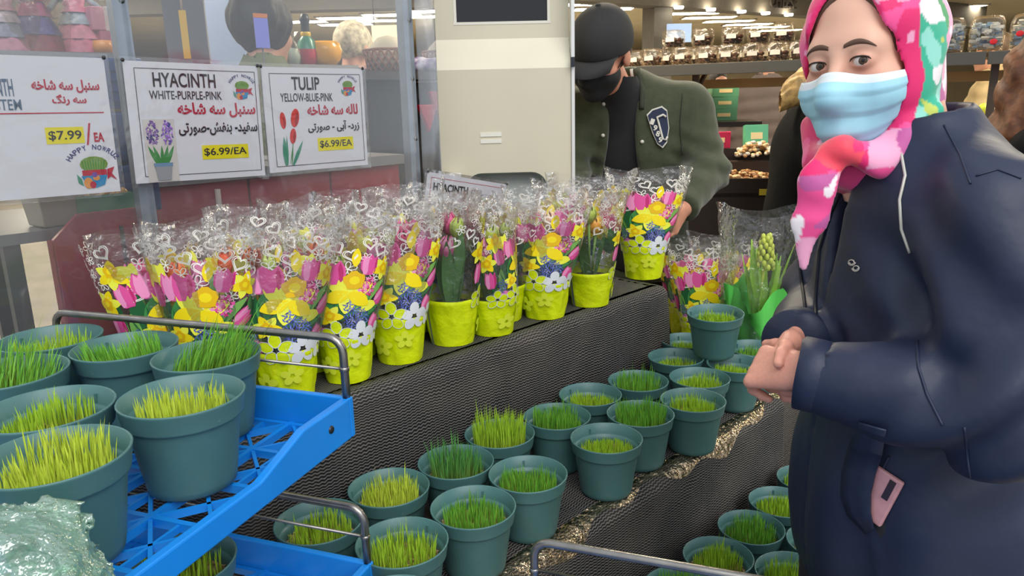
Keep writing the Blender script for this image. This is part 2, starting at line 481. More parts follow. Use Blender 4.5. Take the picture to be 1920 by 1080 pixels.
# ------------------------------------------------------------------ stepped display under black netting
Z1, Z2, Z3 = 0.93, 0.635, 0.335
def net_material():
    m = bpy.data.materials.new('black_netting'); m.use_nodes = True
    nt = m.node_tree; b = nt.nodes['Principled BSDF']; N = nt.nodes.new; L = nt.links.new
    b.inputs['Roughness'].default_value = 0.6; b.inputs['Specular IOR Level'].default_value = 0.3
    uvn = N('ShaderNodeUVMap'); sp = N('ShaderNodeSeparateXYZ'); L(uvn.outputs[0], sp.inputs[0])
    def mth(op, a, bb=None, c=None):
        n = N('ShaderNodeMath'); n.operation = op
        for i, x in enumerate((a, bb, c)):
            if x is None: continue
            if isinstance(x, (int, float)): n.inputs[i].default_value = x
            else: L(x, n.inputs[i])
        return n.outputs[0]
    tc = N('ShaderNodeTexCoord'); nz = N('ShaderNodeTexNoise'); nz.inputs['Scale'].default_value = 9; L(tc.outputs['Object'], nz.inputs['Vector'])
    warp = mth('MULTIPLY', nz.outputs['Fac'], 0.03)
    su = mth('SINE', mth('MULTIPLY', sp.outputs[0], 2*PI/0.013))
    row = mth('ADD', mth('ADD', sp.outputs[1], mth('MULTIPLY', su, 0.0011)), warp)
    sv = mth('SINE', mth('MULTIPLY', row, 2*PI/0.0068))
    h = mth('MULTIPLY_ADD', sv, 0.5, 0.5)
    cr = N('ShaderNodeValToRGB'); L(h, cr.inputs[0])
    cr.color_ramp.elements[0].color = (0.011, 0.011, 0.0115, 1); cr.color_ramp.elements[1].color = (0.15, 0.142, 0.138, 1)
    cr.color_ramp.elements[0].position = 0.45; cr.color_ramp.elements[1].position = 1.0
    dn = N('ShaderNodeTexNoise'); dn.inputs['Scale'].default_value = 5.0; dn.inputs['Detail'].default_value = 5; L(tc.outputs['Object'], dn.inputs['Vector'])
    dr = N('ShaderNodeValToRGB'); L(dn.outputs['Fac'], dr.inputs[0])
    dr.color_ramp.elements[0].color = (0, 0, 0, 1); dr.color_ramp.elements[1].color = (0.040, 0.033, 0.024, 1)
    dr.color_ramp.elements[0].position = 0.45; dr.color_ramp.elements[1].position = 0.75
    ad = N('ShaderNodeMixRGB'); ad.blend_type = 'ADD'; ad.inputs[0].default_value = 1
    L(cr.outputs[0], ad.inputs[1]); L(dr.outputs[0], ad.inputs[2]); L(ad.outputs[0], b.inputs['Base Color'])
    bp = N('ShaderNodeBump'); bp.inputs['Strength'].default_value = 0.7; bp.inputs['Distance'].default_value = 0.003
    L(h, bp.inputs['Height']); L(bp.outputs[0], b.inputs['Normal'])
    return m
M_net = net_material()

def drape(name, parent, edge, ztop, zbot, seed, swell=0.014, skirt=0.0):
    """cloth: edge = list of (u, v) from the back left, along the front, to the back right; hangs from ztop to zbot"""
    P = [uv(*e)[:2] for e in edge]
    pts = []; corner = 0.03
    for i in range(len(P)):                        # resample with rounded corners
        if i in (0, len(P)-1): pts.append(P[i]); continue
        a, c, d = P[i-1], P[i], P[i+1]
        d1 = (a-c)/np.linalg.norm(a-c); d2 = (d-c)/np.linalg.norm(d-c)
        for t in np.linspace(0, 1, 6):
            pts.append((1-t)**2*(c+d1*corner)+2*t*(1-t)*c+t*t*(c+d2*corner))
    fine = []
    for a, c in zip(pts[:-1], pts[1:]):
        n = max(1, int(np.linalg.norm(c-a)/0.012))
        for k in range(n): fine.append(a+(c-a)*k/n)
    fine.append(pts[-1]); F_ = np.array(fine)
    T = np.gradient(F_, axis=0); T /= np.linalg.norm(T, axis=1)[:, None]
    Nn = np.stack([T[:, 1], -T[:, 0]], 1)           # outwards
    s = np.concatenate([[0], np.cumsum(np.linalg.norm(np.diff(F_, axis=0), axis=1))])
    r = np.random.RandomState(seed)
    def waves(t):
        w = 0
        for k in range(7):
            fq = r2[k, 0]; w = w+np.sin(s*fq+r2[k, 1]+t*r2[k, 2])*r2[k, 3]
        return w
    r2 = np.stack([r.uniform(4, 34, 7), r.uniform(0, 6.3, 7), r.uniform(-2.2, 2.2, 7), r.uniform(0.3, 1, 7)/7], 1)
    rows = []; hh = []
    H = ztop-zbot
    rad = 0.026; sag = 0.0035*(1+np.sin(s*9.0+seed))*0.5+0.003*(1+np.sin(s*23.0+seed*2))*0.5
    rows.append((F_-Nn*0.05, ztop+0*s)); hh.append(0)
    for a in np.linspace(0, PI/2, 7):
        rows.append((F_+Nn*(0.002-rad+rad*math.sin(a)), ztop-rad*(1-math.cos(a))-sag*math.sin(a))); hh.append(0.026+rad*a)
    nr = max(8, int(H/0.014))
    for i in range(1, nr+1):
        t = i/nr
        off = 0.002+(swell*t**0.8)*(0.75+1.9*waves(t*2))+skirt*t*t
        z = ztop-rad-sag*(1-t)-(H-rad)*t
        rows.append((F_+Nn*np.maximum(off, 0.001)[:, None], z+0*s)); hh.append(0.07+(H-rad)*t)
    n = len(s); V = []; UVv = []
    for (xy, z), h in zip(rows, hh):
        for k in range(n): V.append((xy[k, 0], xy[k, 1], z[k])); UVv.append((s[k], h))
    Fc = [(i*n+k, (i+1)*n+k, (i+1)*n+k+1, i*n+k+1) for i in range(len(rows)-1) for k in range(n-1)]
    o0 = len(V)
    # top sheet
    top = list(range(n-1, -1, -1)); Fc.append(tuple(top))
    me = bpy.data.meshes.new(name); me.from_pydata(V, [], Fc); me.materials.append(M_net)
    ul = me.uv_layers.new(name='UVMap')
    for pol in me.polygons:
        flat = pol.vertices[:] == tuple(top) or len(pol.vertices) > 4
        for li in pol.loop_indices:
            vi = me.loops[li].vertex_index
            if flat:
                q = V[vi]; a, c = to_uv((q[0], q[1], 0)); ul.data[li].uv = (a, c)
            else: ul.data[li].uv = UVv[vi]
    me.polygons.foreach_set('use_smooth', [len(p_.vertices) == 4 for p_ in me.polygons]); me.update()
    return link(name, me, parent)
M_ply = mat('raw_board', '#6e5a43', 0.7, vary=0.15, vscale=6)
def tier(label, edge, ztop, zbot, seed, swell):
    c = uv(0.5, 0)
    t = thing('display_tier', label, 'display stand', (0, 0, 0))
    b = MB(); poly = [tuple(uv(u_*0.985+0.005, v_*0.97+0.012)[:2]) for u_, v_ in edge]
    b.prism(poly, 0.002, ztop-0.02); b.build('platform', M_ply, t)
    drape('netting', t, edge, ztop, zbot, seed, swell)
    return t
tier('top tier of the flower display, draped in black knitted netting', [(-0.43, 0.33), (-0.26, 0.0), (1.17, 0.0), (1.19, 0.33)], Z1, Z2, 3, 0.015)
tier('middle tier of the flower display, draped in black knitted netting', [(-0.31, -0.03), (-0.14, -0.36), (1.24, -0.36), (1.26, -0.03)], Z2, Z3, 11, 0.016)
tier('bottom tier of the display, black netting under grass pots', [(-0.02, -0.395), (0.16, -0.715), (1.40, -0.715), (1.42, -0.395)], Z3, 0.02, 17, 0.03)
tier('low table with black netting behind the stacked grass pots', [(1.29, 0.27), (1.29, -0.25), (2.02, -0.25), (2.02, 0.27)], Z2, 0.02, 23, 0.02)

# crumpled clear sheet taped along the edge of the middle tier
M_sheet = film('crumpled_clear_sheet', '#f4efe4', 0.14, 0.02, bump=0.7, bscale=50, shine='#ffe6bf', fres=0.35)  # warm shine colour paints golden reflections onto the film
def edge_sheet():
    r = np.random.RandomState(5); nu, nv = 420, 12
    V = []; Fc = []
    ph = r.uniform(0, 6.3, 12); fq = r.uniform(30, 230, 12); fv = r.uniform(-2, 2, 12)
    for i in range(nu):
        u_ = 0.0+1.24*i/(nu-1)
        w = 0.050+0.018*math.sin(u_*9+.4)+0.012*math.sin(u_*31)
        for j in range(nv):
            t = j/(nv-1); s_ = t*w-0.045
            cr = sum(math.sin(u_*fq[k]+ph[k]+t*9*fv[k]) for k in range(12))/12
            cr2 = sum(abs(math.sin(u_*fq[k]*0.8+ph[k]*2-t*13*fv[k])) for k in range(12))/12-0.6
            lift = 0.002+0.006*abs(cr)+0.008*max(cr2, 0)
            R_ = 0.026; a = (s_+R_*PI/4)/R_; a = max(0.0, min(PI/2, a)); ex = (s_+R_*PI/4)-R_*a   # over the rounded edge
            vv = -0.362+R_-(R_+lift)*math.sin(a); zz = Z2-R_+(R_+lift)*math.cos(a)
            if ex < 0: vv -= ex
            else: zz -= ex; vv -= 0.010*ex/0.02
            q = uv(u_, vv, zz)
            V.append(q)
    for i in range(nu-1):
        for j in range(nv-1): Fc.append((i*nv+j, (i+1)*nv+j, (i+1)*nv+j+1, i*nv+j+1))
    b = MB(); b.add(V, Fc, True)
    o = b.build('plastic_sheet', M_sheet)
    tag(o, 'crumpled clear plastic strip along the edge of the middle tier', 'plastic sheet')
edge_sheet()
# ------------------------------------------------------------------ green pots of sprouted wheatgrass
M_pot = mat('green_pot_plastic', '#48706f', 0.42, vary=0.06, vscale=14, bump=0.03, bscale=90)
M_seed = mat('sprouted_seeds', '#c7ab72', 0.8, color2='#6d5836', vscale=160, bump=0.6, bscale=160)
M_grass = mat_attr('grass_blades', 0.5, spec=0.3)
PR, PH = 0.080, 0.128
def pot_mesh():
    b = MB()
    b.lathe([(0.0, 0.004), (0.048, 0.004), (0.053, 0.0), (0.0565, 0.003), (0.0585, 0.012), (0.0705, 0.096), (0.0715, 0.0985), (0.0752, 0.0995), (0.0757, 0.102),
             (0.0793, 0.1245), (0.0803, 0.127), (0.0790, 0.1285), (0.0772, 0.1275), (0.0735, 0.104), (0.0722, 0.1015), (0.0695, 0.1005), (0.0678, 0.092), (0.066, 0.076)], 40)
    # drain/stack nibs inside the rim
    for k in range(3):
        a = 2*PI*k/3+0.4
        b.box((0.0745*math.cos(a), 0.0745*math.sin(a), 0.112), (0.004, 0.0035, 0.012), rot=a)
    return b.mesh('pot', M_pot)
POT_ME = pot_mesh()
def seed_mesh(seed):
    r = np.random.RandomState(seed); b = MB()
    n, k = 22, 6
    rings = [[(0.0665*(1-i/k)*math.cos(2*PI*j/n), 0.0665*(1-i/k)*math.sin(2*PI*j/n), 0.081+0.004*r.rand()) for j in range(n)] for i in range(k)]
    b.m(0, True); b.loft(rings, True, False); b.add([p for p in rings[-1]], [tuple(range(n))])
    for _ in range(230):                           # single seeds lying on top
        a, q = r.uniform(0, 6.28), 0.064*math.sqrt(r.rand()); th = r.uniform(0, 3.14)
        c = np.array([q*math.cos(a), q*math.sin(a), 0.0855+0.004*r.rand()])
        d = np.array([math.cos(th), math.sin(th), r.uniform(-.3, .3)])*0.0042; e = np.array([-d[1], d[0], 0])*0.42
        b.add([c+d, c+e, c-d, c-e, c+(0, 0, 0.0016)], [(0, 1, 4), (1, 2, 4), (2, 3, 4), (3, 0, 4)], True)
    return b.mesh('seed_bed', M_seed)
SEED_ME = [seed_mesh(i) for i in range(3)]
GREENS = {'lime': ('#a9b044', '#a6c83a', '#8fba2a'), 'yellow': ('#c6c85c', '#c6d64c', '#b0c838'), 'deep': ('#97a544', '#78b03a', '#559a30'), 'blue': ('#8f9f4a', '#5b9a45', '#3f7f3d')}
def grass_mesh(seed, n, h0, h1, tone, bare=0.0, lean=0.18, comb=(0, 0), rad=0.057):
    r = np.random.RandomState(seed); V = []; Fc = []; C = []
    c0, c1, c2 = (np.array(lin(x)) for x in GREENS[tone])
    clumps = r.uniform(-1, 1, (6, 2))*rad
    k = 0; n = int(n*1.6); lean *= .55
    while k < n:
        a, q = r.uniform(0, 2*PI), rad*math.sqrt(r.rand()); x, y = q*math.cos(a), q*math.sin(a)
        if bare and x*math.cos(seed)+y*math.sin(seed) > rad*(1-1.5*bare) and r.rand() < 0.95: continue
        k += 1
        near = min(np.hypot(x-c[0], y-c[1]) for c in clumps)
        h = (h0+.007+(h1-h0)*r.beta(2, 2))*(1.1-0.5*min(near/rad, 1))
        if r.rand() < 0.04: h *= 1.35
        d = np.array([x, y])/rad*0.5*lean+r.normal(size=2)*lean*0.6+np.array(comb)*r.uniform(0.4, 1.2)
        w = r.uniform(0.0008, 0.0014); az = r.uniform(0, PI); side = np.array([math.cos(az), math.sin(az), 0])*w
        bend = r.uniform(0.2, 1.4); o = len(V); mixc = r.rand()
        tipc = c1*(1-mixc)+c2*mixc
        for i, t in enumerate((0, 0.4, 0.75)):
            p = np.array([x+d[0]*h*(t**(1+bend*.5)), y+d[1]*h*(t**(1+bend*.5)), 0.082+h*t])
            V += [p-side*(1-0.35*t), p+side*(1-0.35*t)]; cc = c0*(1-min(1, t*1.7))+tipc*min(1, t*1.7); C += [cc, cc]
        V.append(np.array([x+d[0]*h*1.02, y+d[1]*h*1.02, 0.082+h*(0.99-0.06*bend*abs(d).sum())])); C.append(tipc*1.05)
        Fc += [(o, o+1, o+3, o+2), (o+2, o+3, o+5, o+4), (o+4, o+5, o+6)]
    me = bpy.data.meshes.new('grass'); me.from_pydata([tuple(p) for p in V], [], Fc); me.materials.append(M_grass)
    set_tint(me, np.array(C)); me.update()
    return me
_pot_n = [0]
def grass_pot(p, label, n=330, h0=0.022, h1=0.045, tone='lime', bare=0.0, lean=0.18, comb=(0, 0), group='wheatgrass pots', tilt=None):
    _pot_n[0] += 1; i = _pot_n[0]
    t = thing('wheatgrass_pot', label, 'potted grass', p, (i*2.399) % 6.28 if not tilt else 0.0, group)
    if tilt: t.rotation_euler = tilt
    link('pot', POT_ME, t)
    o = link('seed_bed', SEED_ME[i % 3], t); o['kind'] = 'stuff'
    g = link('grass', grass_mesh(100+i, n, h0, h1, tone, bare, lean, comb), t); g['kind'] = 'stuff'
    return t
def relax(P, dmin, it=60, fixed=()):
    P = [np.array(p[:2], float) for p in P]
    for _ in range(it):
        for i in range(len(P)):
            for j in range(i):
                d = P[i]-P[j]; L = np.hypot(*d)
                if L < dmin:
                    s = d/(L+1e-9)*(dmin-L)
                    if i in fixed: P[j] -= s
                    elif j in fixed: P[i] += s
                    else: P[i] += s/2; P[j] -= s/2
    return P
# (pixel of the rim centre, grass look, words)
S, Mi, T_ = (0.018, 0.034), (0.026, 0.05), (0.04, 0.085)
TIER2 = [
    # back row, from the rack end
    (628, 978, dict(h0=.02, h1=.05, tone='lime', n=280, bare=.2), 'sparse grass and seeds showing, behind the wire hoop of the lower tray'),
    (742, 912, dict(h0=.025, h1=.055, tone='yellow', n=420), 'dense pale yellow-green grass, back row of middle tier nearest the rack'),
    (860, 860, dict(h0=.04, h1=.09, tone='blue', n=240), 'tall thin bluish-green blades, second in back row of middle tier'),
    (950, 815, dict(h0=.05, h1=.10, tone='lime', n=420), 'tall dense upright bright grass, third in back row of middle tier'),
    (1035, 780, dict(h0=.035, h1=.07, tone='deep', n=380), 'medium deep-green grass, fourth in back row of middle tier'),
    (1105, 747, dict(h0=.02, h1=.04, tone='lime', n=360), 'short even grass, fifth in back row of middle tier'),
    (1170, 724, dict(h0=.035, h1=.07, tone='deep', n=300), 'wispy tall grass, sixth in back row of middle tier'),
    # front row
    (700, 1078, dict(h0=.03, h1=.06, tone='deep', n=280), 'grass tips just over the lower edge of the picture beside the blue tray'),
    (755, 1025, dict(h0=.02, h1=.055, tone='lime', n=300), 'sparse upright grass, front row of middle tier beside the blue tray corner'),
    (868, 958, dict(h0=.02, h1=.05, tone='deep', n=330), 'short green grass with seeds, second in front row of middle tier'),
    (968, 898, dict(h0=.02, h1=.05, tone='deep', n=380), 'fine green grass, third in front row of middle tier'),
    (1140, 815, dict(h0=.018, h1=.034, tone='lime', n=420), 'very short even grass, pot standing alone at front of middle tier'),
    (1222, 770, dict(h0=.04, h1=.08, tone='deep', n=420), 'thick overflowing green grass, right behind the pot standing alone'),
    (1278, 747, dict(h0=.022, h1=.045, tone='lime', n=320), 'medium grass, between the overflowing pot and the far end of the middle tier'),
    (1318, 712, dict(h0=.02, h1=.045, tone='lime', n=400), 'bright short grass, in front of the stacked pot on the middle tier'),
    (1372, 684, dict(h0=.016, h1=.036, tone='lime', n=360), 'short grass, beside the clasped hands of the woman in navy'),
    (1268, 668, dict(h0=.014, h1=.03, tone='lime', n=320), 'sparse short grass, at the foot of the top tier below the stacked pot'),
    (1288, 640, dict(h0=.016, h1=.03, tone='lime', n=320), 'short grass, half hidden at the left behind the stacked pot'),
    (1412, 655, dict(h0=.02, h1=.04, tone='deep', n=320), 'short green grass, in front of the green wrapped hyacinth'),
]
_P2 = relax([at_z(px, py, Z2+PH) for px, py, _, _ in TIER2], 0.1615, 80)
_el = np.array([0.337, 0.941]); _el /= np.linalg.norm(_el); _ew = np.array([-_el[1], _el[0]])    # heading of the tray rack
_cr = at_z(640, 748, 1.05)[:2]+np.array([0.015, -0.012])
for _ in range(12):                                  # the pots stand clear of the lower tray
    for k_, q_ in enumerate(_P2):
        x_, y_ = (q_-_cr) @ _ew, (q_-_cr) @ _el
        if x_ > -0.02 and y_ < 0.096: _P2[k_] = q_+_el*(0.096-y_)
        elif -0.098 < x_ <= -0.02 and y_ < 0.05: _P2[k_] = q_-_ew*(x_+0.098)
    _P2 = relax(_P2, 0.1615, 6)
for (px, py, k, w), q in zip(TIER2, _P2):
    grass_pot((q[0], q[1], Z2+0.0015), 'green pot, '+w, **k)
# one more pot set on the rims of the ones beneath
q = (np.array(_P2[17])+np.array(_P2[15]))/2*0.5+np.array(at_z(1348, 590, Z2+2*PH)[:2])*0.5
grass_pot((q[0], q[1], Z2+PH+0.0015), 'green pot of bright even grass, stacked on top of other pots', h0=.016, h1=.04, tone='lime', n=420,
          tilt=(0.06, -0.02, 0.0))
TIER3 = [
    (1255, 1082, dict(h0=.04, h1=.07, tone='deep', n=420), 'dense green grass at the lower edge of the picture, bottom tier'),
    (1330, 1030, dict(h0=.025, h1=.055, tone='lime', n=330, bare=.35), 'half grass and half bare seeds, bottom tier'),
    (1395, 980, dict(h0=.03, h1=.065, tone='deep', n=360), 'tall tufted grass, third in the bottom row counted from the lower edge'),
    (1447, 926, dict(h0=.025, h1=.05, tone='lime', n=380), 'even bright grass in a wide pot, fourth in the bottom row'),
    (1480, 884, dict(h0=.025, h1=.05, tone='lime', n=380), 'upright grass, fifth in the bottom row against the navy jacket'),
    (1512, 848, dict(h0=.012, h1=.025, tone='deep', n=260), 'very short grass, sixth in the bottom row, mostly behind the jacket'),
    (1530, 812, dict(h0=.02, h1=.04, tone='lime', n=300), 'short grass, farthest in the bottom row beneath the clasped hands'),
    (1462, 1062, dict(h0=.03, h1=.06, tone='lime', n=330), 'sparse tall grass, nearest the jacket hem at the lower edge'),
    (1508, 1008, dict(h0=.02, h1=.045, tone='yellow', n=300), 'pale yellowing sprouts with flat tips, beside the jacket hem'),
    (1548, 958, dict(h0=.02, h1=.045, tone='lime', n=300), 'grass, only its rim showing at the edge of the navy jacket'),
]
_P3 = relax([at_z(px, py, Z3+PH) for px, py, _, _ in TIER3], 0.1615, 80)
def clear_of(P, vmax):                               # keep the pots off the netting behind them
    for _ in range(12):
        for k_, q_ in enumerate(P):
            u_, v_ = to_uv((q_[0], q_[1], 0))
            if v_ > vmax: P[k_] = uv(u_, vmax)[:2]
        P = relax(P, 0.1615, 6)
    return P
_P3 = clear_of(_P3, -0.478)
for (px, py, k, w), q in zip(TIER3, _P3):
    grass_pot((q[0], q[1], Z3+0.0015), 'green pot, '+w, **k)
# ------------------------------------------------------------------ blue trays on a wire rack
M_blue = mat('blue_tray_plastic', '#1583dc', 0.35, vary=0.05, vscale=8, bump=0.03, bscale=60)
M_wire = mat('zinc_wire', '#8d8a86', 0.3, metal=0.9, vary=0.15, vscale=30)
M_bolt = mat('dark_bolt', '#3a3d42', 0.4, metal=0.8)
EL = np.array([0.337, 0.941, 0.0]); EL /= np.linalg.norm(EL)      # along the tray, away from the camera
EW = np.array([-EL[1], EL[0], 0.0])                                  # across the tray, to the left
TR_L, TR_W = 0.70, 0.58
def tray_parts(root):
    """local frame: x across (0..TR_W from the open side to the far side), y along (0 = far end, -TR_L = near end), z=0 floor top"""
    b = MB(); t = 0.012                               # floor lattice of squares with diagonals
    n1, n2 = 6, 7; cx, cy = TR_W/n1, TR_L/n2
    for i in range(n1+1): b.box((i*cx if 0 < i < n1 else (0.006 if i == 0 else TR_W-0.006), -TR_L/2, -0.006), (0.008, TR_L, t))
    for j in range(n2+1): b.box((TR_W/2, -j*cy if 0 < j < n2 else (-0.006 if j == 0 else -TR_L+0.006), -0.0062), (TR_W, 0.008, t))
    for i in range(n1):
        for j in range(n2):
            for sx in (0, 1):
                b.bar((i*cx+(cx if sx else 0), -j*cy, -0.0065), (i*cx+(0 if sx else cx), -(j+1)*cy, -0.0065), 0.0052, 0.010)
            if (i+j) % 2:
                b.bar((i*cx+cx/2, -j*cy, -0.0067), (i*cx+cx/2, -(j+1)*cy, -0.0067), 0.0045, 0.009)
    b.build('floor_grid', M_blue, root)
    def wall(name, ax, L, prof, pos, th):
        """ax 0: runs along y at x=pos, 1: runs along x at y=pos; prof: list of (distance, height)"""
        w = MB(); V = []
        for s_, h in prof:
            for o_ in (0, th):
                for z in (-0.014, h):
                    V.append((pos+o_, -s_, z) if ax == 0 else (s_, pos+o_, z))
        n = len(prof); F2 = []
        for i in range(n-1):
            a, c = 4*i, 4*i+4
            F2 += [(a, c, c+1, a+1), (a+2, a+3, c+3, c+2), (a+1, c+1, c+3, a+3), (a, a+2, c+2, c)]
        F2 += [(0, 1, 3, 2), (4*n-4, 4*n-2, 4*n-1, 4*n-3)]
        w.add(V, F2, False)
        return w.build(name, M_blue, root, 0.0025)
    side = [(0, 0.052), (0.12, 0.052), (0.22, 0.022), (TR_L-0.22, 0.022), (TR_L-0.12, 0.052), (TR_L, 0.052)]
    lip = wall('lip', 0, TR_L, side, -0.014, 0.014)
    wall('side_wall', 0, TR_L, side, TR_W, 0.014)
    wall('end_wall', 1, TR_W, [(-0.014, 0.052), (TR_W+0.014, 0.052)], 0.0, 0.012)
    wall('end_wall', 1, TR_W, [(-0.014, 0.052), (TR_W+0.014, 0.052)], -TR_L-0.012, 0.012)
    for yy in (-0.055, -TR_L+0.055):
        w = MB(); w.lathe([(0.0, 0.003), (0.004, 0.003), (0.006, 0.0015), (0.0065, 0)], 12)
        o = w.build('rivet', M_bolt, root); o.location = (-0.014, yy, 0.024); o.rotation_euler = (0, -PI/2, 0)
    def hoop(y):
        w = MB(); r = 0.0066; h = 0.148; x0, x1 = -0.006, TR_W+0.006; k = 0.025
        path = [(x0, y, 0.03), (x0, y, h-k)]+[(x0+k-k*math.cos(a), y, h-k+k*math.sin(a)) for a in np.linspace(0, PI/2, 5)[1:]]
        path += [(x1-k+k*math.sin(a), y, h-k+k*math.cos(a)) for a in np.linspace(0, PI/2, 5)]+[(x1, y, 0.03)]
        w.tube(path, r, 10); o = w.build('wire_hoop', M_wire, root)
        w = MB(); w.tube([(x0, y, 0.098), (x1, y, 0.098)], 0.0026, 8); w.build('cross_wire', M_wire, o)
        for x in (x0, x1):
            w = MB(); w.lathe([(0.0053, -0.004), (0.0078, -0.003), (0.0078, 0.003), (0.0053, 0.004)], 10)
            q = w.build('collar', M_wire, o); q.location = (x, y, 0.098)
    hoop(0.006)
    return lip
RA = math.atan2(-EW[1], -EW[0])                      # unused angle kept for reference of the rack heading
def tray_matrix(corner, z, tilt_x=0.0, tilt_y=0.0):
    M = Matrix(((EW[0], EL[0], 0, corner[0]), (EW[1], EL[1], 0, corner[1]), (EW[2], EL[2], 1, z), (0, 0, 0, 1)))
    return M @ Matrix.Rotation(tilt_x, 4, 'X') @ Matrix.Rotation(tilt_y, 4, 'Y')
ZT, ZL = 1.0, 0.715
CORNER = at_z(640, 748, ZT+0.05)
def tray(label, M):
    t = thing('plastic_tray', label, 'tray', (0, 0, 0), 0, 'blue trays of the wire rack'); t.matrix_world = M
    tray_parts(t); return t
MT = tray_matrix(CORNER, ZT, 0.0, 0.0)
ML = tray_matrix(CORNER+np.array([0.015, -0.012, 0]), ZL)
tray('blue lattice tray full of grass pots, topmost on the rack', MT)
tray('blue lattice tray beneath the full top tray', ML)
CR3 = at_z(1006, 1022, 0.845)
M3 = tray_matrix(CR3-EW*TR_W, 0.70)
tray('blue lattice tray whose wire hoop crosses the lower edge of the picture', M3)
# uprights that carry the trays
def upright(label, p, z0, z1):
    b = MB(); b.tube([(p[0], p[1], z0), (p[0], p[1], z1)], 0.009, 10)
    tag(b.build('rack_post', M_wire), label, 'post', 'wire rack posts')
for M_, zt, nm in ((MT, ZT, 'top tray'), (M3, 0.70, 'tray at the lower edge')):
    for x, y, w in ((-0.026, -0.35, 'open side'), (TR_W+0.026, -0.12, 'far side'), (TR_W+0.026, -TR_L+0.1, 'near side')):
        p = M_ @ Vector((x, y, 0))
        if nm == 'top tray' and x < 0: p = M_ @ Vector((x+0.0, -TR_L+0.05, 0))
        upright(f'grey steel rack post at the {w} of the {nm}', p, 0.0, zt+0.015)
# pots standing in the trays
TRAY = [
    (335, 742, dict(h0=.02, h1=.05, tone='yellow', n=330), 'short yellow-green grass, at the lip of the top blue tray'),
    (100, 852, dict(h0=.03, h1=.065, tone='yellow', n=420), 'tall yellowish grass, largest and nearest on the top blue tray'),
    (390, 655, dict(h0=.05, h1=.095, tone='deep', n=260, comb=(-.35, .2)), 'long leaning green blades, in the far corner of the top blue tray'),
    (238, 652, dict(h0=.03, h1=.06, tone='deep', n=380, bare=.25, comb=(-.25, .1)), 'combed green grass and seeds, middle of the far row of the top tray'),
    (76, 612, dict(h0=.02, h1=.05, tone='lime', n=220, bare=.2), 'sparse grass, farthest left on the top blue tray'),
    (30, 695, dict(h0=.04, h1=.09, tone='deep', n=240, comb=(-.3, .1)), 'slanting thin blades, cut by the left edge of the picture'),
    (95, 766, dict(h0=.025, h1=.05, tone='lime', n=220, bare=.55), 'half bare soil and seeds, behind the largest pot on the top tray'),
]
_PT = relax([at_z(px, py, ZT+PH) for px, py, _, _ in TRAY], 0.1615, 80)
for _ in range(12):                                  # the feet stay inside the walls of the tray
    for k_, q_ in enumerate(_PT):
        x_, y_ = (q_-CORNER[:2]) @ EW[:2], (q_-CORNER[:2]) @ EL[:2]
        _PT[k_] = q_+EW[:2]*(min(max(x_, .068), TR_W-.068)-x_)+EL[:2]*(min(max(y_, -TR_L+.068), -.068)-y_)
    _PT = relax(_PT, 0.1615, 6)
for (px, py, k, w), q in zip(TRAY, _PT):
    grass_pot((q[0], q[1], ZT+0.0015), 'green pot, '+w, **k)
for px, py, k, w in ((338, 1052, dict(h0=.03, h1=.06, tone='lime', n=200), 'thin grass, in the lower blue tray'),
                     (80, 1105, dict(h0=.03, h1=.06, tone='lime', n=300), 'grass, deep in the lower blue tray under the top tray')):
    q = at_z(px, py, ZL+PH)
    grass_pot((q[0], q[1], ZL+0.0015), 'green pot, '+w, **k)
# crumpled translucent green bag in the tray corner
M_bag = film('green_bag_film', '#c9efd8', 0.10, 0.20, haze=0.16, bump=1.0, bscale=45)
def green_bag():
    c = at_d(10, 1010, 0.70)
    def f(P):
        d = ell(P, (0, 0, 0.055), (0.075, 0.07, 0.085))
        d = smin(d, ell(P, (0.03, -0.02, 0.03), (0.06, 0.06, 0.05)), 0.03)
        return d+0.012*wob(P, 60, 3)-.016*np.exp(-np.abs(wob(P, 55, 5))*8)-.010*np.exp(-np.abs(wob(P, 95, 4))*8)+.006
    V, Q = nets(f, (-.13, -.13, -.04), (.14, .13, .17), 0.0045)
    V[:, 2] = np.maximum(V[:, 2], 0.0)
    o = link('plastic_bag', np_mesh('plastic_bag', V, Q, M_bag, True, 1)); o.location = (c[0], c[1], ZT+0.002)
    tag(o, 'crumpled translucent green plastic bag beside the largest grass pot', 'plastic bag')
green_bag()
# ------------------------------------------------------------------ potted flowers in printed cellophane sleeves
M_lime = mat('lime_wrap', '#d2e30a', 0.38, vary=0.05, vscale=12, bump=0.35, bscale=45)
M_limepale = mat('lime_wrap_pale_print', '#d9e63a', 0.4)
M_grayprint = mat('silver_white_print', '#d7dbe0', 0.4)
M_seam = mat('grey_seam_tape', '#6f7a80', 0.35)
M_film = film('cellophane', '#ffffff', 0.10, 0.045, haze=0.02, bump=0.9, bscale=32)
M_white = mat('white_outline_print', '#f6f3ea', 0.5)
PK = [mat('print_pink', '#e2559d', 0.45), mat('print_pink_light', '#f095c4', 0.45), mat('print_magenta', '#c2286f', 0.45)]
YL = [mat('print_yellow', '#f4dc10', 0.45), mat('print_gold', '#e6b908', 0.45), mat('print_lemon', '#eef04a', 0.45)]
GR = [mat('print_leaf', '#3f8a45', 0.45), mat('print_leaf_dark', '#256338', 0.45), mat('print_leaf_light', '#79b356', 0.45)]
BL = [mat('print_blue', '#5560b8', 0.45), mat('print_violet', '#7f86d6', 0.45), mat('print_indigo', '#3a3f8c', 0.45)]
M_leaf = mat('tulip_leaf', '#5f8f4e', 0.5, vary=0.15, vscale=25)
M_stem = mat('flower_stem', '#7fa650', 0.5)
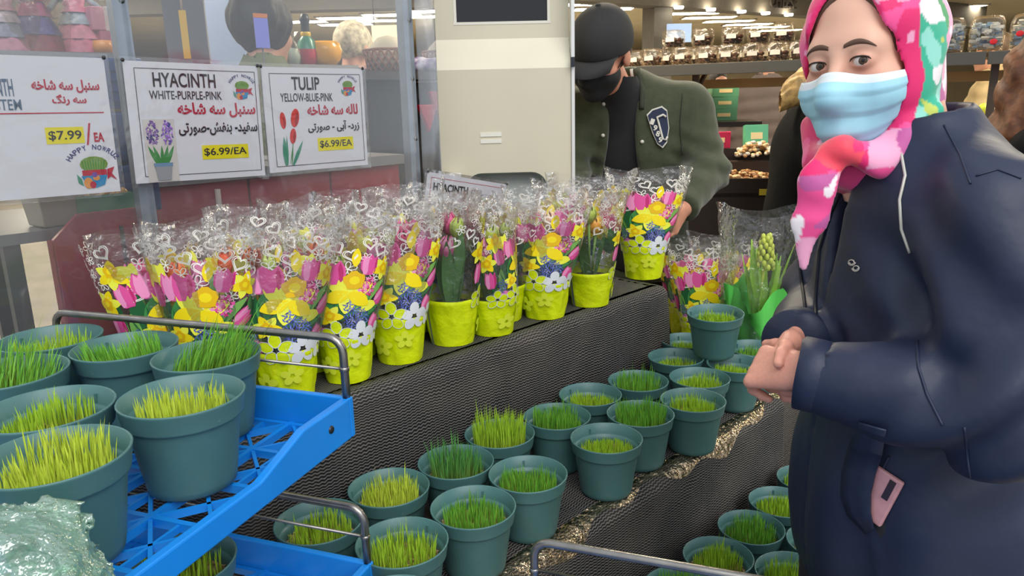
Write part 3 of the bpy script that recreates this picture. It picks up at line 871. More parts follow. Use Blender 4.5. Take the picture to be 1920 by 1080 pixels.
PETAL = {'pink': mat('petal_pink', '#d95c98', 0.5, color2='#f2a6c6', vscale=45), 'red': mat('petal_orange_red', '#d8321c', 0.5, color2='#f08a1e', vscale=40),
         'yellow': mat('petal_yellow', '#f0c93a', 0.5, color2='#e08a2a', vscale=40), 'green': mat('petal_green_bud', '#a9bd4a', 0.5, vary=0.12),
         'cream': mat('petal_cream', '#e8d3b4', 0.5, color2='#e9b7a0', vscale=50), 'magenta': mat('petal_magenta', '#b52a5e', 0.5, color2='#d8548c', vscale=45)}
def sleeve_r(z):
    if z < 0.105: k = z/0.105; return 0.049+0.014*k, 0.049+0.014*k
    k = min(1.0, (z-0.105)/0.25)
    return 0.063+0.062*k**0.9, 0.063-0.010*k
def sleeve_pt(s, z, off=0.0):
    rx, ry = sleeve_r(z); th = s/((rx+ry)/2)
    return ((rx+off)*math.sin(th), -(ry+off)*math.cos(th), z)
class Print:
    """flat print lying on the sleeve"""
    def __init__(s): s.b = MB()
    def blob(s, c, outline, m, off):
        n = len(outline); s.b.m(m, True)
        V = [sleeve_pt(c[0], c[1], off)]
        for k in (0.5, 1.0):
            V += [sleeve_pt(c[0]+(x-c[0])*k, c[1]+(z-c[1])*k, off) for x, z in outline]
        F2 = [(0, 1+(i+1) % n, 1+i) for i in range(n)]+[(1+i, 1+(i+1) % n, 1+n+(i+1) % n, 1+n+i) for i in range(n)]
        s.b.add(V, F2)
    def lens(s, a, c, w, m, off, bend=0.0, n=7):
        a = np.array(a); c = np.array(c); d = c-a; L = np.hypot(*d); d = d/L; q = np.array([-d[1], d[0]])
        up = []; dn = []
        for i in range(n+1):
            t = i/n; mid = a+d*L*t+q*bend*math.sin(PI*t); ww = w*math.sin(PI*min(1, t*0.93+0.05))**0.8
            up.append(mid+q*ww); dn.append(mid-q*ww)
        s.b.m(m, True)
        V = [sleeve_pt(*p, off) for p in up]+[sleeve_pt(*p, off) for p in dn]
        s.b.add(V, [(i, i+1, n+2+i, n+1+i) for i in range(n)])
    def line(s, pts, w, m, off):
        s.b.m(m, True); V = []
        P = [np.array(p) for p in pts]
        for i, p in enumerate(P):
            d = P[min(i+1, len(P)-1)]-P[max(i-1, 0)]; d = d/(np.hypot(*d)+1e-9); q = np.array([-d[1], d[0]])*w
            V += [sleeve_pt(*(p+q), off), sleeve_pt(*(p-q), off)]
        s.b.add(V, [(2*i, 2*i+1, 2*i+3, 2*i+2) for i in range(len(P)-1)])
    def mesh(s, name, mats): return s.b.mesh(name, mats)
def rot2(p, a, c=(0, 0)):
    ca, sa = math.cos(a), math.sin(a)
    return [(c[0]+x*ca-z*sa, c[1]+x*sa+z*ca) for x, z in p]
def tulip_outline(w, h):
    return [(-.25*w, -.5*h), (.25*w, -.5*h), (.5*w, -.2*h), (.52*w, .15*h), (.42*w, .48*h), (.24*w, .30*h), (.02*w, .52*h), (-.2*w, .32*h), (-.42*w, .5*h), (-.53*w, .12*h), (-.5*w, -.2*h)]
def print_sets():
    out = {}
    p = Print()                                    # leaves
    p.lens((-.035, .15), (-.045, .235), .016, 1, .0006, .006); p.lens((-.03, .16), (-.012, .235), .018, 0, .0007)
    p.lens((.005, .16), (.055, .215), .013, 0, .0007, -.006); p.lens((.02, .165), (.092, .225), .010, 2, .0008, .004)
    p.lens((.03, .15), (.095, .185), .011, 0, .0007, .003); p.lens((-.055, .13), (-.06, .20), .010, 2, .0006)
    p.lens((.05, .12), (.06, .175), .014, 1, .0005); p.lens((-.075, .13), (-.08, .225), .012, 1, .0006, .004); p.lens((.09, .13), (.10, .23), .010, 0, .0005)
    p.lens((-.01, .15), (.01, .20), .02, 1, .0006)
    out['printed_leaves'] = p.mesh('printed_leaves', GR)
    p = Print()                                    # tulips
    def tul(c, w, h, a, off):
        p.blob(c, rot2(tulip_outline(w, h), a, c), 0, off)
        p.blob(rot2([(-.24*w, 0)], a, c)[0], rot2([(-.24*w+x*.42, z) for x, z in tulip_outline(w*.9, h*.92)], a, c), 1, off+.0004)
        p.blob(rot2([(.1*w, -.05*h)], a, c)[0], rot2([(.1*w+x*.4, -.05*h+z) for x, z in tulip_outline(w, h*.86)], a, c), 0, off+.0006)
        p.lens(rot2([(.33*w, -.4*h)], a, c)[0], rot2([(.40*w, .38*h)], a, c)[0], .08*w, 2, off+.0005)
    tul((-.020, .252), .056, .052, 0.05, .0014); tul((.083, .188), .030, .042, -1.0, .0014); tul((-.062, .235), .032, .046, .2, .0008)
    tul((.052, .262), .034, .044, -.15, .0008); tul((-.05, .122), .024, .03, -.7, .0012); tul((.066, .135), .030, .034, -.6, .0012); tul((-.088, .17), .03, .05, .1, .0012)
    for k in range(26):                            # pink hyacinth florets
        a, q = k*2.4, .018*math.sqrt(k/26)
        c = (.047+q*math.cos(a), .216+q*math.sin(a)*1.1)
        p.blob(c, rot2([(.0055*math.cos(t)*(1 if i % 2 else .45), .0055*math.sin(t)*(1 if i % 2 else .45)) for i, t in enumerate(np.linspace(0, 2*PI, 9)[:-1])], a, c), k % 3, .0016)
    out['printed_tulips'] = p.mesh('printed_tulips', PK)
    p = Print()                                    # daffodils
    def daff(c, R, a, tr, off):
        for k in range(6):
            t = a+k*PI/3
            p.lens(c, (c[0]+R*math.cos(t), c[1]+R*math.sin(t)*.95), R*.30, 0 if k % 2 else 2, off+.0001*k)
        cc = (c[0]+tr[0], c[1]+tr[1])
        p.blob(cc, [(cc[0]+.4*R*math.cos(t)*(1+.12*math.sin(5*t)), cc[1]+.42*R*math.sin(t)*(1+.12*math.sin(5*t))) for t in np.linspace(0, 2*PI, 15)[:-1]], 1, off+.0008)
        p.blob(cc, [(cc[0]+.2*R*math.cos(t), cc[1]+.2*R*math.sin(t)) for t in np.linspace(0, 2*PI, 9)[:-1]], 0, off+.0011)
    daff((.012, .207), .047, .3, (.010, .026), .0017); daff((-.026, .160), .026, .9, (0, 0), .0016); daff((-.075, .275), .03, .5, (0, .008), .0010)
    daff((.085, .25), .028, .2, (0, 0), .0010); daff((-.10, .22), .03, .1, (0, 0), .0012)
    p.lens((.03, .165), (.07, .176), .011, 2, .0013, .004); p.lens((-.05, .25), (-.042, .295), .010, 2, .0011); p.lens((.025, .262), (.03, .30), .008, 0, .0010)
    out['printed_daffodils'] = p.mesh('printed_daffodils', YL)
    p = Print(); r = random.Random(4)              # grape hyacinths
    for cx, cz, wx, wz, n in ((.024, .150, .026, .024, 70), (.010, .178, .010, .012, 14), (-.055, .15, .014, .02, 24)):
        for k in range(n):
            a, q = k*2.4, math.sqrt((k+.5)/n); c = (cx+wx*q*math.cos(a), cz+wz*q*math.sin(a)); t = r.uniform(0, 6.28)
            p.blob(c, rot2([(.0048, 0), (.0006, .0014), (-.0048, 0), (-.0006, -.0014)], t, c), r.choice((0, 0, 1, 2)), .0020)
    out['printed_hyacinths'] = p.mesh('printed_hyacinths', BL)
    p = Print()                                    # lime and white daisies around the hem
    for cx, cz, R, m in ((-.016, .116, .030, 0), (.032, .112, .030, 1), (-.07, .112, .026, 0), (.075, .108, .024, 1), (.008, .062, .020, 2), (-.04, .045, .022, 2)):
        for k in range(5):
            t = PI/2+k*2*PI/5; e = (cx+R*math.cos(t), cz+R*math.sin(t))
            o_ = .0024 if cz > .1 else .0058; pc = (cx+.62*R*math.cos(t), cz+.62*R*math.sin(t))
            el = rot2([(.46*R*math.cos(q), .36*R*math.sin(q)) for q in np.linspace(0, 2*PI, 13)[:-1]], t, pc)
            p.blob(pc, el, m, o_)
            if m == 0: p.line(el+el[:1], .0006, 1, o_+.0008)
    out['printed_daisies'] = p.mesh('printed_daisies', [M_lime, M_grayprint, M_limepale])
    p = Print(); r = random.Random(9)              # white hearts and daisies drawn on the clear film
    for k in range(40):
        cx, cz = -.19+.38*((k*0.7549+.11) % 1), .225+.105*((k*.5698+.37) % 1); R = r.uniform(.010, .016); a = r.uniform(-.6, .6); off = .0008
        if k % 3 == 0:
            for w in (1.0, .78):
                P = [(.062*w*16*math.sin(t)**3*R, .062*w*(13*math.cos(t)-5*math.cos(2*t)-2*math.cos(3*t)-math.cos(4*t))*R) for t in np.linspace(0, 2*PI, 22)]
                p.line(rot2(P, a, (cx, cz)), .0008, 0, off)
        else:
            P = [(R*abs(math.sin(2.5*t))**.7*math.cos(t), R*abs(math.sin(2.5*t))**.7*math.sin(t)) for t in np.linspace(0, 2*PI, 61)]
            p.line(rot2(P, a, (cx, cz)), .0007, 0, off)
            p.blob((cx, cz), [(cx+.0022*math.cos(t), cz+.0022*math.sin(t)) for t in np.linspace(0, 2*PI, 7)[:-1]], 0, off+.0002)
    out['printed_outlines'] = p.mesh('printed_outlines', M_white)
    return out
PRINTS = print_sets()
def wrap_mesh(seed):
    r = np.random.RandomState(seed); b = MB(); n = 48; rings = []
    ph = r.uniform(0, 6.3, 8); kf = r.randint(2, 13, 8); kz = r.uniform(-60, 60, 8)
    for z in (0.0, 0.002, 0.015, 0.03, 0.045, 0.06, 0.075, 0.088, 0.097, 0.100, 0.103, 0.108):
        rx, ry = sleeve_r(max(z, 0.0)); ring = []
        for j in range(n):
            t = 2*PI*j/n
            w = sum(math.sin(kf[k]*t+ph[k]+kz[k]*z) for k in range(8))/8
            amp = 0.0045*math.sin(PI*min(1, (z+.01)/.11))+0.001
            hem = 0.0022 if 0.095 < z < 0.106 else 0.0
            ring.append(((rx+w*amp+hem)*math.sin(t), -(ry+w*amp+hem)*math.cos(t), z))
        rings.append(ring)
    b.m(0, True); b.loft(rings, True, False); o = len(b.v)
    b.add(rings[0], [tuple(range(n))])
    return b.mesh('lime_wrap', M_lime)
def film_mesh(seed):
    r = np.random.RandomState(seed); b = MB(); n, kz_ = 44, 16; rings = []
    ph = r.uniform(0, 6.3, 9); kf = r.randint(2, 10, 9); kz = r.uniform(-40, 40, 9); sk = r.uniform(-.01, .01, 2)
    for i in range(kz_):
        t_ = i/(kz_-1); z = 0.103+t_*0.238; rx, ry = sleeve_r(z); ring = []
        for j in range(n):
            t = 2*PI*j/n
            w = sum(math.sin(kf[k]*t+ph[k]+kz[k]*z) for k in range(9))/9
            zz = z+(t_**6)*(0.014*abs(math.sin(t))**3+0.006*math.sin(3*t+ph[0]))
            a = 0.002+0.010*t_
            ring.append(((rx+w*a)*math.sin(t)+sk[0]*t_, -(ry+w*a)*math.cos(t)+sk[1]*t_, zz))
        rings.append(ring)
    b.loft(rings, True, False, True)
    return b.mesh('cellophane_sleeve', M_film)
WRAPS = [wrap_mesh(i) for i in range(4)]; FILMS = [film_mesh(20+i) for i in range(5)]
b = MB()
for z0, z1 in ((0.0, 0.1),): b.loft([[(-.004, sleeve_r(z)[1]+.006, z), (.004, sleeve_r(z)[1]+.006, z)] for z in np.linspace(0.002, .104, 8)], False, False)
SEAM_ME = b.mesh('seam_strip', M_seam)
def leaf_mesh(seed):
    r = np.random.RandomState(seed); a = r.uniform(0, 6.28); L = r.uniform(.11, .20); w = r.uniform(.011, .019); outw = r.uniform(.012, .048); tw = r.uniform(-.5, .5)
    b = MB(); V = []; n = 8
    for i in range(n+1):
        t = i/n; rad = .012+outw*t**1.5; c = np.array([rad*math.cos(a), rad*math.sin(a), .08+L*t])
        q = np.array([-math.sin(a+tw*t), math.cos(a+tw*t), 0]); o_ = np.array([math.cos(a), math.sin(a), 0])
        ww = w*(math.sin(PI*min(1, .12+t*.86))**.75) if i < n else .0006
        V += [c-q*ww+o_*ww*.35, c, c+q*ww+o_*ww*.35]
    b.add(V, [f for i in range(n) for f in ((3*i, 3*i+1, 3*i+4, 3*i+3), (3*i+1, 3*i+2, 3*i+5, 3*i+4))], True)
    return b.mesh('leaf', M_leaf)
LEAVES = [leaf_mesh(60+i) for i in range(14)]
def bud_shape(b, c, h, r_, tilt):
    """closed tulip: three overlapping petals around an egg"""
    for k in range(6):
        a0 = k*PI/3; inner = k % 2
        V = []; n, m_ = 7, 4
        for i in range(n+1):
            t = i/n; prof = (math.sin(PI*min(1, t*.80+.10)))**.8*(r_*(0.86 if inner else 1)); ww = 1.15*math.sin(PI*min(1, .25+.72*t))
            for j in range(m_+1):
                s_ = (j/m_-.5)*2; a = a0+s_*ww*.75
                V.append((prof*math.cos(a), prof*math.sin(a), h*(t*1.0-.10*s_*s_*t)+(0.03*h if inner else 0)))
        R = np.array(Matrix.Rotation(tilt[0], 3, 'X') @ Matrix.Rotation(tilt[1], 3, 'Y'))
        b.add(np.array(V) @ R.T+np.asarray(c), [(i*(m_+1)+j, i*(m_+1)+j+1, (i+1)*(m_+1)+j+1, (i+1)*(m_+1)+j) for i in range(n) for j in range(m_)], True)
def tulip_mesh(seed, colour):
    r = np.random.RandomState(seed); a = r.uniform(0, 6.28); L = r.uniform(.11, .17) if colour != 'red' else r.uniform(.15, .19); q = r.uniform(.012, .035) if colour != 'red' else .05
    b = MB(); top = np.array([q*math.cos(a), q*math.sin(a), .09+L])
    b.m(0); b.tube([(.3*q*math.cos(a), .3*q*math.sin(a), .08), (.6*q*math.cos(a), .6*q*math.sin(a), .09+L*.5), top], .0034, 7)
    b.m(1, True); bud_shape(b, top-np.array([0, 0, .003]), r.uniform(.044, .056), r.uniform(.016, .020), (r.uniform(-.2, .2), r.uniform(-.2, .2)))
    return b.mesh('tulip', [M_stem, PETAL[colour]])
TULIPS = {c: [tulip_mesh(i*7+len(c), c) for i in range(3)] for c in PETAL}
_soil = MB(); _soil.lathe([(0.0, .086), (.03, .088), (.058, .085)], 20); SOIL_ME = _soil.mesh('soil', mat('potting_soil', '#3a2c20', 0.9, bump=.8, bscale=120))
_bq = [0]
def bouquet(p, label, scale=1.0, turn=0.0, flowers=('pink', 'green', 'pink'), outlines=True, tall=1.0, flush=False):
    i = _bq[0]; _bq[0] += 1
    d = -np.array(p[:2]); face = math.atan2(d[0], -d[1])
    if flush: face = math.atan2(-VX[0], VX[1]); turn = 0.12*math.sin(i*1.9)
    t = thing('flower_sleeve', label, 'potted flowers', p, face+turn, 'potted flowers in printed sleeves', scale)
    t.scale = (scale, scale, scale*tall)
    link('lime_wrap', WRAPS[i % 4], t); link('cellophane_sleeve', FILMS[i % 5], t); link('seam_strip', SEAM_ME, t); link('soil', SOIL_ME, t)
    for k, me in PRINTS.items():
        if k == 'printed_outlines' and not outlines: continue
        link(k, me, t)['kind'] = 'stuff'
    for k in range(6): link('leaf', LEAVES[(i*5+k*3) % 14], t)
    for k, c in enumerate(flowers): link('tulip', TULIPS[c][(i+k) % 3], t).rotation_euler = (0, 0, (i*1.7+k*2.1) % 6.28)
    return t
# front row, along the edge of the top tier: (pixel of the foot, width scale, turn, flowers, words)
FRONT = [
    (545, 757, 1.0, 0.0, ('red', 'green', 'pink'), 'flowers in lime sleeve with pale daisy hem, behind the wire hoop of the top tray'),
    (655, 720, 0.95, 0.0, ('pink', 'green', 'red'), 'flowers in lime sleeve, first free of the blue tray at the tier edge'),
    (752, 684, 1.0, 0.05, ('pink', 'magenta', 'green'), 'flowers in lime sleeve with large yellow daffodil print, second along the tier edge'),
    (850, 650, 1.05, 2.2, ('magenta', 'pink', 'green'), 'lime sleeve of flowers turned to its seam and bare leaves, third along the edge'),
    (1022, 600, 1.08, -0.15, ('pink', 'pink', 'cream'), 'flowers in lime sleeve with pink tulip and daffodil print, above the netting fold'),
    (1106, 577, 1.05, 2.3, ('pink', 'green', 'yellow'), 'flowers in lime sleeve showing grey seam, between the fold and the tier end'),
    (1206, 525, 1.15, 0.1, ('pink', 'yellow', 'pink'), 'tallest flowers in lime sleeve at the far end of the top tier by the man'),
]
_pos = []
for px, py, sc_, tn, fl, w in FRONT:
    q = at_z(px, py, Z1); d = q[:2]/np.hypot(*q[:2]); c = q[:2]+d*0.045*sc_
    _pos.append([c, sc_, tn, fl, w])
# rows behind
BACK = [
    (0.03, .17, .98, .3, ('red', 'yellow', 'green'), 'second row of the top tier, orange-red tulips behind the tray hoop'),
    (-.07, .15, .98, .5, ('red', 'pink', 'yellow'), 'second row, orange tulip inside, above the tray pots'),
    (-.20, .15, 1.0, -.5, ('red', 'red', 'pink'), 'red tulips low in the bag near the left end'),
    (-.25, .26, 1.0, 1.1, ('magenta', 'pink', 'pink'), 'leftmost of the display, a yellow and pink edge showing'),
    (-.12, .27, 1.02, 0.1, ('yellow', 'pink', 'pink'), 'rear row, pale tulips seen through two bags, near the left end'),
    (.16, .17, 1.0, -.2, ('green', 'yellow', 'pink'), 'second row, tall green bud inside, behind the first free sleeve'),
    (.0, .28, 1.05, .2, ('yellow', 'cream', 'pink'), 'rear row, below the hyacinth price sign'),
    (.12, .28, 1.06, -.3, ('cream', 'pink', 'yellow'), 'rear row, silver glint at its tip, below the tulip price sign'),
    (.28, .18, 1.0, .1, ('magenta', 'pink', 'pink'), 'second row, pink tulips between the second and third front sleeves'),
    (.25, .28, 1.05, .4, ('pink', 'yellow', 'pink'), 'rear row, beside the galvanised post, third from the red counter'),
    (.41, .20, 1.0, -.2, ('magenta', 'magenta', 'pink'), 'second row, dark magenta tulips behind the sleeve with grey seam'),
    (.37, .32, 1.05, .0, ('pink', 'pink', 'cream'), 'rear row, in front of the small leaning sign'),
    (.49, .10, 1.02, 1.3, ('pink', 'pink', 'green'), 'second row, side on, right of the bare-leaf sleeve'),
    (.56, .22, 1.03, .9, ('green', 'pink', 'green'), 'second row, slim green bud above its bag near the kiosk'),
    (.62, .13, 1.05, 2.6, ('pink', 'yellow', 'green'), 'tucked behind the sleeve above the netting fold, dark seam showing'),
    (.70, .25, 1.06, .1, ('pink', 'cream', 'pink'), 'rear row, below the kiosk recess'),
    (.83, .22, 1.08, -.2, ('cream', 'pink', 'yellow'), 'rear row, cream tulip and leaf tip against the beige kiosk'),
    (.93, .17, 1.12, .2, ('pink', 'pink', 'yellow'), 'tall crinkled bag in front of the man in the cap'),
    (1.05, .23, 1.15, .0, ('pink', 'yellow', 'pink'), 'rear row, behind the tallest sleeve at the far end'),
]
for u_, v_, sc_, tn, fl, w in BACK: _pos.append([uv(u_, v_)[:2], sc_, tn, fl, 'lime sleeve of flowers, '+w])
_pp = relax([p_[0] for p_ in _pos], 0.118, 60, fixed=range(7))
for (c, sc_, tn, fl, w), q in zip(_pos, _pp):
    uu, vv_ = to_uv((q[0], q[1], 0))
    if vv_ > .262: q = uv(uu, .262+.0)[:2] if vv_ < .33 else uv(uu, .275)[:2]
    bouquet((q[0], q[1], Z1+0.001), w, sc_, tn, fl, tall=1.0 if uu < .45 else .86, flush=vv_ > .24)
# low table beyond the tier
for px, py, dep, sc_, fl, w in ((1312, 600, 2.62, 1.0, ('pink', 'yellow', 'pink'), 'small flowers in lime sleeve on the low table behind the stacked pot'),
                                (1352, 580, 2.85, 1.0, ('yellow', 'pink', 'cream'), 'flowers in silvery sleeve on the low table beside the green hyacinth'),
                                (1287, 575, 2.80, 1.0, ('pink', 'magenta', 'pink'), 'flowers in printed sleeve on the low table, half behind the top tier end')):
    q = at_d(px, py, dep); bouquet((q[0], q[1], Z2+0.001), w, sc_*1.05, 0.1, fl)

# green tissue-wrapped hyacinth
M_tissue = mat('green_tissue', '#5fd05a', 0.5, vary=0.12, vscale=9, bump=0.3, bscale=30)
M_hleaf = mat('hyacinth_leaf', '#9ccf3e', 0.45, vary=0.12, vscale=20)
M_hbud = mat('hyacinth_bud', '#c7d34a', 0.5, vary=0.1)
def hyacinth():
    c = at_d(1424, 625, 2.45); z0 = Z2+0.001
    t = thing('wrapped_hyacinth', 'yellow-green budding hyacinth in bright green tissue and clear bag beside the woman', 'potted flowers', (c[0], c[1], z0), 0.0, None, 1.42)
    b = MB(); n = 56; rings = []
    for z, r_, am in ((0, .042, .001), (.03, .05, .003), (.07, .060, .005), (.11, .068, .007), (.145, .074, .009), (.175, .080, .012)):
        rings.append([((r_+am*math.sin(7*a+z*20)+am*.5*math.sin(17*a))*math.cos(a), (r_+am*math.sin(7*a+z*20))*math.sin(a), z+(0.028*math.sin(4*a+.6) if z > .17 else (0.012*math.sin(4*a+.6) if z > .14 else 0))) for a in np.linspace(0, 2*PI, n+1)[:-1]])
    b.m(0, True); b.loft(rings, True); b.add(rings[0], [tuple(range(n))]); b.build('tissue_wrap', M_tissue, t)
    r = np.random.RandomState(2)
    for k in range(13):
        a = k*2.4+.3; L = r.uniform(.13, .20); o_ = r.uniform(.02, .055); w = r.uniform(.009, .014); V = []; m = 8
        for i in range(m+1):
            tt = i/m; rad = .012+o_*tt**1.3; cc = np.array([rad*math.cos(a), rad*math.sin(a), .10+L*tt]); q = np.array([-math.sin(a), math.cos(a), 0]); oo = np.array([math.cos(a), math.sin(a), 0])
            ww = w*(1-tt**3*.9) if i < m else .002
            V += [cc-q*ww+oo*ww*.5, cc, cc+q*ww+oo*ww*.5]
        b = MB(); b.add(V, [f for i in range(m) for f in ((3*i, 3*i+1, 3*i+4, 3*i+3), (3*i+1, 3*i+2, 3*i+5, 3*i+4))], True); b.build('leaf', M_hleaf, t)
    b = MB(); b.tube([(0, 0, .1), (.004, 0, .24)], .006, 8)
    for k in range(40):
        a = k*2.4; z = .23+.085*k/46; r_ = .017*(1-(k/46)**2*.8)
        b.ball((.004+r_*math.cos(a), r_*math.sin(a), z), (.0055, .0055, .008), 6, 4)
    b.build('flower_spike', M_hbud, t)
    b = MB(); rings = []; n = 40
    for i in range(14):
        tt = i/13; z = .02+.345*tt; rx, ry = .075+.028*tt, .072-.02*tt
        rings.append([((rx+.007*math.sin(5*a+z*30)*tt+.004*math.sin(11*a-z*50))*math.cos(a), (ry+.006*math.sin(7*a+z*20)*tt)*math.sin(a), z+.015*tt**5*math.cos(2*a)) for a in np.linspace(0, 2*PI, n+1)[:-1]])
    b.loft(rings, True); b.build('clear_bag', M_film, t)
hyacinth()
# ------------------------------------------------------------------ clear screens on galvanised posts, price signs
VB = 0.375
M_acry = film('clear_acrylic', '#f6f8fa', 0.06, 0.035, haze=0.035, bump=0.05, bscale=4)
M_galv = mat('galvanised_steel', '#9fa9b3', 0.38, metal=0.75, vary=0.12, vscale=18, bump=0.05)
M_screw = mat('screw_steel', '#7d8388', 0.3, metal=0.9)
UA = math.atan2(UX[1], UX[0])
def on_screen(px, py, v=VB):
    d = ray(px, py); t = ((ORG+VX*v-CAM) @ VX)/(d @ VX); p = CAM+t*d
    return to_uv(p)[0], p[2]
def screen_panel(u0, u1, z0, z1, label, v=VB):
    b = MB(); b.box((0, 0, 0), (u1-u0, 0.005, z1-z0)); o = b.build('clear_screen', M_acry)
    o.location = uv((u0+u1)/2, v, (z0+z1)/2); o.rotation_euler = (0, 0, UA)
    tag(o, label, 'screen', 'clear plastic screens')
u1a = on_screen(262, 230)[0]; u2a = on_screen(781, 200)[0]
screen_panel(u1a-1.25, u1a-0.004, 0.72, 2.05, 'clear plastic screen on the left behind the hyacinth stem price sign', VB)
screen_panel(u1a+0.004, u2a-0.01, 0.72, 2.05, 'wide clear plastic screen behind the hyacinth and tulip signs', VB)
screen_panel(u2a+0.012, u2a+0.075, 0.72, 2.05, 'narrow clear plastic strip on the post next to the kiosk', VB)
def galv_post(u_, label, w):
    t = thing('steel_post', label, 'post', uv(u_, VB+0.018, 0), UA, 'galvanised posts of the screens')
    b = MB(); H = 2.1
    b.box((0, 0, H/2), (w, 0.004, H)); b.box((-w/2+.002, .014, H/2), (.004, .026, H)); b.box((w/2-.002, .014, H/2), (.004, .026, H))
    b.build('channel', M_galv, t)
    for z in (1.02, 1.13, 1.262, 1.40, 1.555, 1.70):
        b = MB(); b.lathe([(0, .004), (.003, .004), (.0055, .0025), (.006, 0)], 12); o = b.build('screw', M_screw, t); o.location = (0.004, -0.002, z); o.rotation_euler = (PI/2, 0, 0)
galv_post(u1a, 'galvanised steel post with screws between the two hyacinth signs', 0.030)
galv_post(u2a, 'galvanised steel post with screws next to the beige kiosk', 0.030)

M_paper = mat('sign_paper', '#e9eaf1', 0.45)
M_lamin = film('laminate', '#ffffff', 0.12, 0.05, bump=0.25, bscale=14)
INK = {'black': mat('ink_black', '#26262b', 0.5), 'red': mat('ink_red', '#c01f3c', 0.5), 'yellow': mat('marker_yellow', '#f3e600', 0.5), 'navy': mat('ink_navy', '#343a78', 0.5),
       'grey': mat('ink_grey', '#76797f', 0.5), 'green': mat('ink_green', '#7fa24a', 0.5), 'leaf': mat('ink_leaf', '#3f8f45', 0.5), 'blue': mat('ink_blue', '#2f8fc4', 0.5),
       'orange': mat('ink_orange', '#e79a4a', 0.5), 'purple': mat('ink_purple', '#7d55a8', 0.5), 'tulip': mat('ink_tulip_red', '#dd2a22', 0.5), 'tulipd': mat('ink_tulip_dark', '#a81818', 0.5),
       'steelblue': mat('ink_steel', '#56708a', 0.5), 'lilac': mat('ink_lilac', '#b08fd0', 0.5), 'photo': mat('ink_photo_ground', '#dcd7d2', 0.5), 'teal': mat('ink_teal', '#4f9a80', 0.5)}
class Sign:
    """sheet hung on the screen; a, b run 0..1 from its top left corner"""
    def __init__(s, name, label, TL, TR, BL, v=VB-0.012, group='price signs'):
        (u0, z0), (u1, z1), (u2, z2) = (on_screen(*q, v) for q in (TL, TR, BL))
        s.W = math.hypot(u1-u0, z1-z0); s.H = math.hypot(u2-u0, z2-z0); roll = math.atan2(z1-z0, u1-u0)
        M = Matrix.Translation(Vector(uv(u0, v, z0))) @ Matrix.Rotation(UA, 4, 'Z') @ Matrix.Rotation(-roll, 4, 'Y') @ Matrix.Rotation(PI/2, 4, 'X')
        s.t = thing(name, label, 'sign', (0, 0, 0), 0, group); s.t.matrix_world = M
        b = MB(); b.box((s.W/2, -s.H/2, -0.0008), (s.W, s.H, 0.0012)); b.build('sheet', M_paper, s.t)
        b = MB(); b.box((s.W/2, -s.H/2, 0.0), (s.W+0.016, s.H+0.016, 0.0040)); b.build('laminate', M_lamin, s.t)
        for x, y in ((0.0, 0.0), (s.W, 0.0)):
            b = MB(); b.ball((x, y+.001, 0.002), (.004, .004, .002), 8, 4); b.build('pin', INK['black'], s.t)
    def p(s, a, b): return (a*s.W, -b*s.H)
    def text(s, body, a0, a1, b0, b1, ink, bold=0.02, rot=0.0, lift=0.0010):
        me = text_mesh(body, (a1-a0)*s.W, (b1-b0)*s.H, bold); me.materials.append(INK[ink]); o = link('lettering', me, s.t)
        o.location = (*s.p((a0+a1)/2, (b0+b1)/2), lift); o.rotation_euler = (0, 0, rot); return o
    def rect(s, name, a0, a1, b0, b1, ink, lift=0.0006):
        x0, y0 = s.p(a0, b0); x1, y1 = s.p(a1, b1); b = MB(); b.quad((x0, y1, 0), (x1, y1, 0), (x1, y0, 0), (x0, y0, 0)); o = b.build(name, INK[ink], s.t); o.location = (0, 0, lift); return o
    def frame(s, a0, a1, b0, b1, ink, w=0.0012):
        x0, y0 = s.p(a0, b0); x1, y1 = s.p(a1, b1); b = MB()
        for c, d in (((x0, (y0+y1)/2), (w, abs(y1-y0))), ((x1, (y0+y1)/2), (w, abs(y1-y0))), (((x0+x1)/2, y0), (abs(x1-x0), w)), (((x0+x1)/2, y1), (abs(x1-x0), w))):
            b.quad((c[0]-d[0]/2, c[1]-d[1]/2, 0), (c[0]+d[0]/2, c[1]-d[1]/2, 0), (c[0]+d[0]/2, c[1]+d[1]/2, 0), (c[0]-d[0]/2, c[1]+d[1]/2, 0))
        o = b.build('border', INK[ink], s.t); o.location = (0, 0, 0.0007)
    def art(s, name, shapes, c, size, lift=0.0008):
        """shapes: (ink, outline) in unit coordinates"""
        inks = []; b = MB()
        for k, (ink, ol) in enumerate(shapes):
            if ink not in inks: inks.append(ink)
            b.m(inks.index(ink)); x0 = sum(q[0] for q in ol)/len(ol); y0 = sum(q[1] for q in ol)/len(ol); n = len(ol); z = k*0.000012
            b.add([(c[0]+x0*size, c[1]+y0*size, z)]+[(c[0]+x*size, c[1]+y*size, z) for x, y in ol], [(0, 1+i, 1+(i+1) % n) for i in range(n)], False)
        o = b.build(name, [INK[i] for i in inks], s.t); o.location = (0, 0, lift); return o
def circ(x, y, rx, ry=None, n=14, a=0.0): 
    ry = ry or rx
    return [(x+rx*math.cos(t)*math.cos(a)-ry*math.sin(t)*math.sin(a), y+rx*math.cos(t)*math.sin(a)+ry*math.sin(t)*math.cos(a)) for t in np.linspace(0, 2*PI, n+1)[:-1]]
def blade(x0, y0, x1, y1, w, bend=0.0, n=6):
    d = np.array([x1-x0, y1-y0]); L = np.hypot(*d); d = d/L; q = np.array([-d[1], d[0]]); up = []; dn = []
    for i in range(n+1):
        t = i/n; m_ = np.array([x0, y0])+d*L*t+q*bend*math.sin(PI*t); ww = w*math.sin(PI*min(1, .15+.85*t))
        up.append(tuple(m_+q*ww)); dn.append(tuple(m_-q*ww))
    return up+dn[::-1]
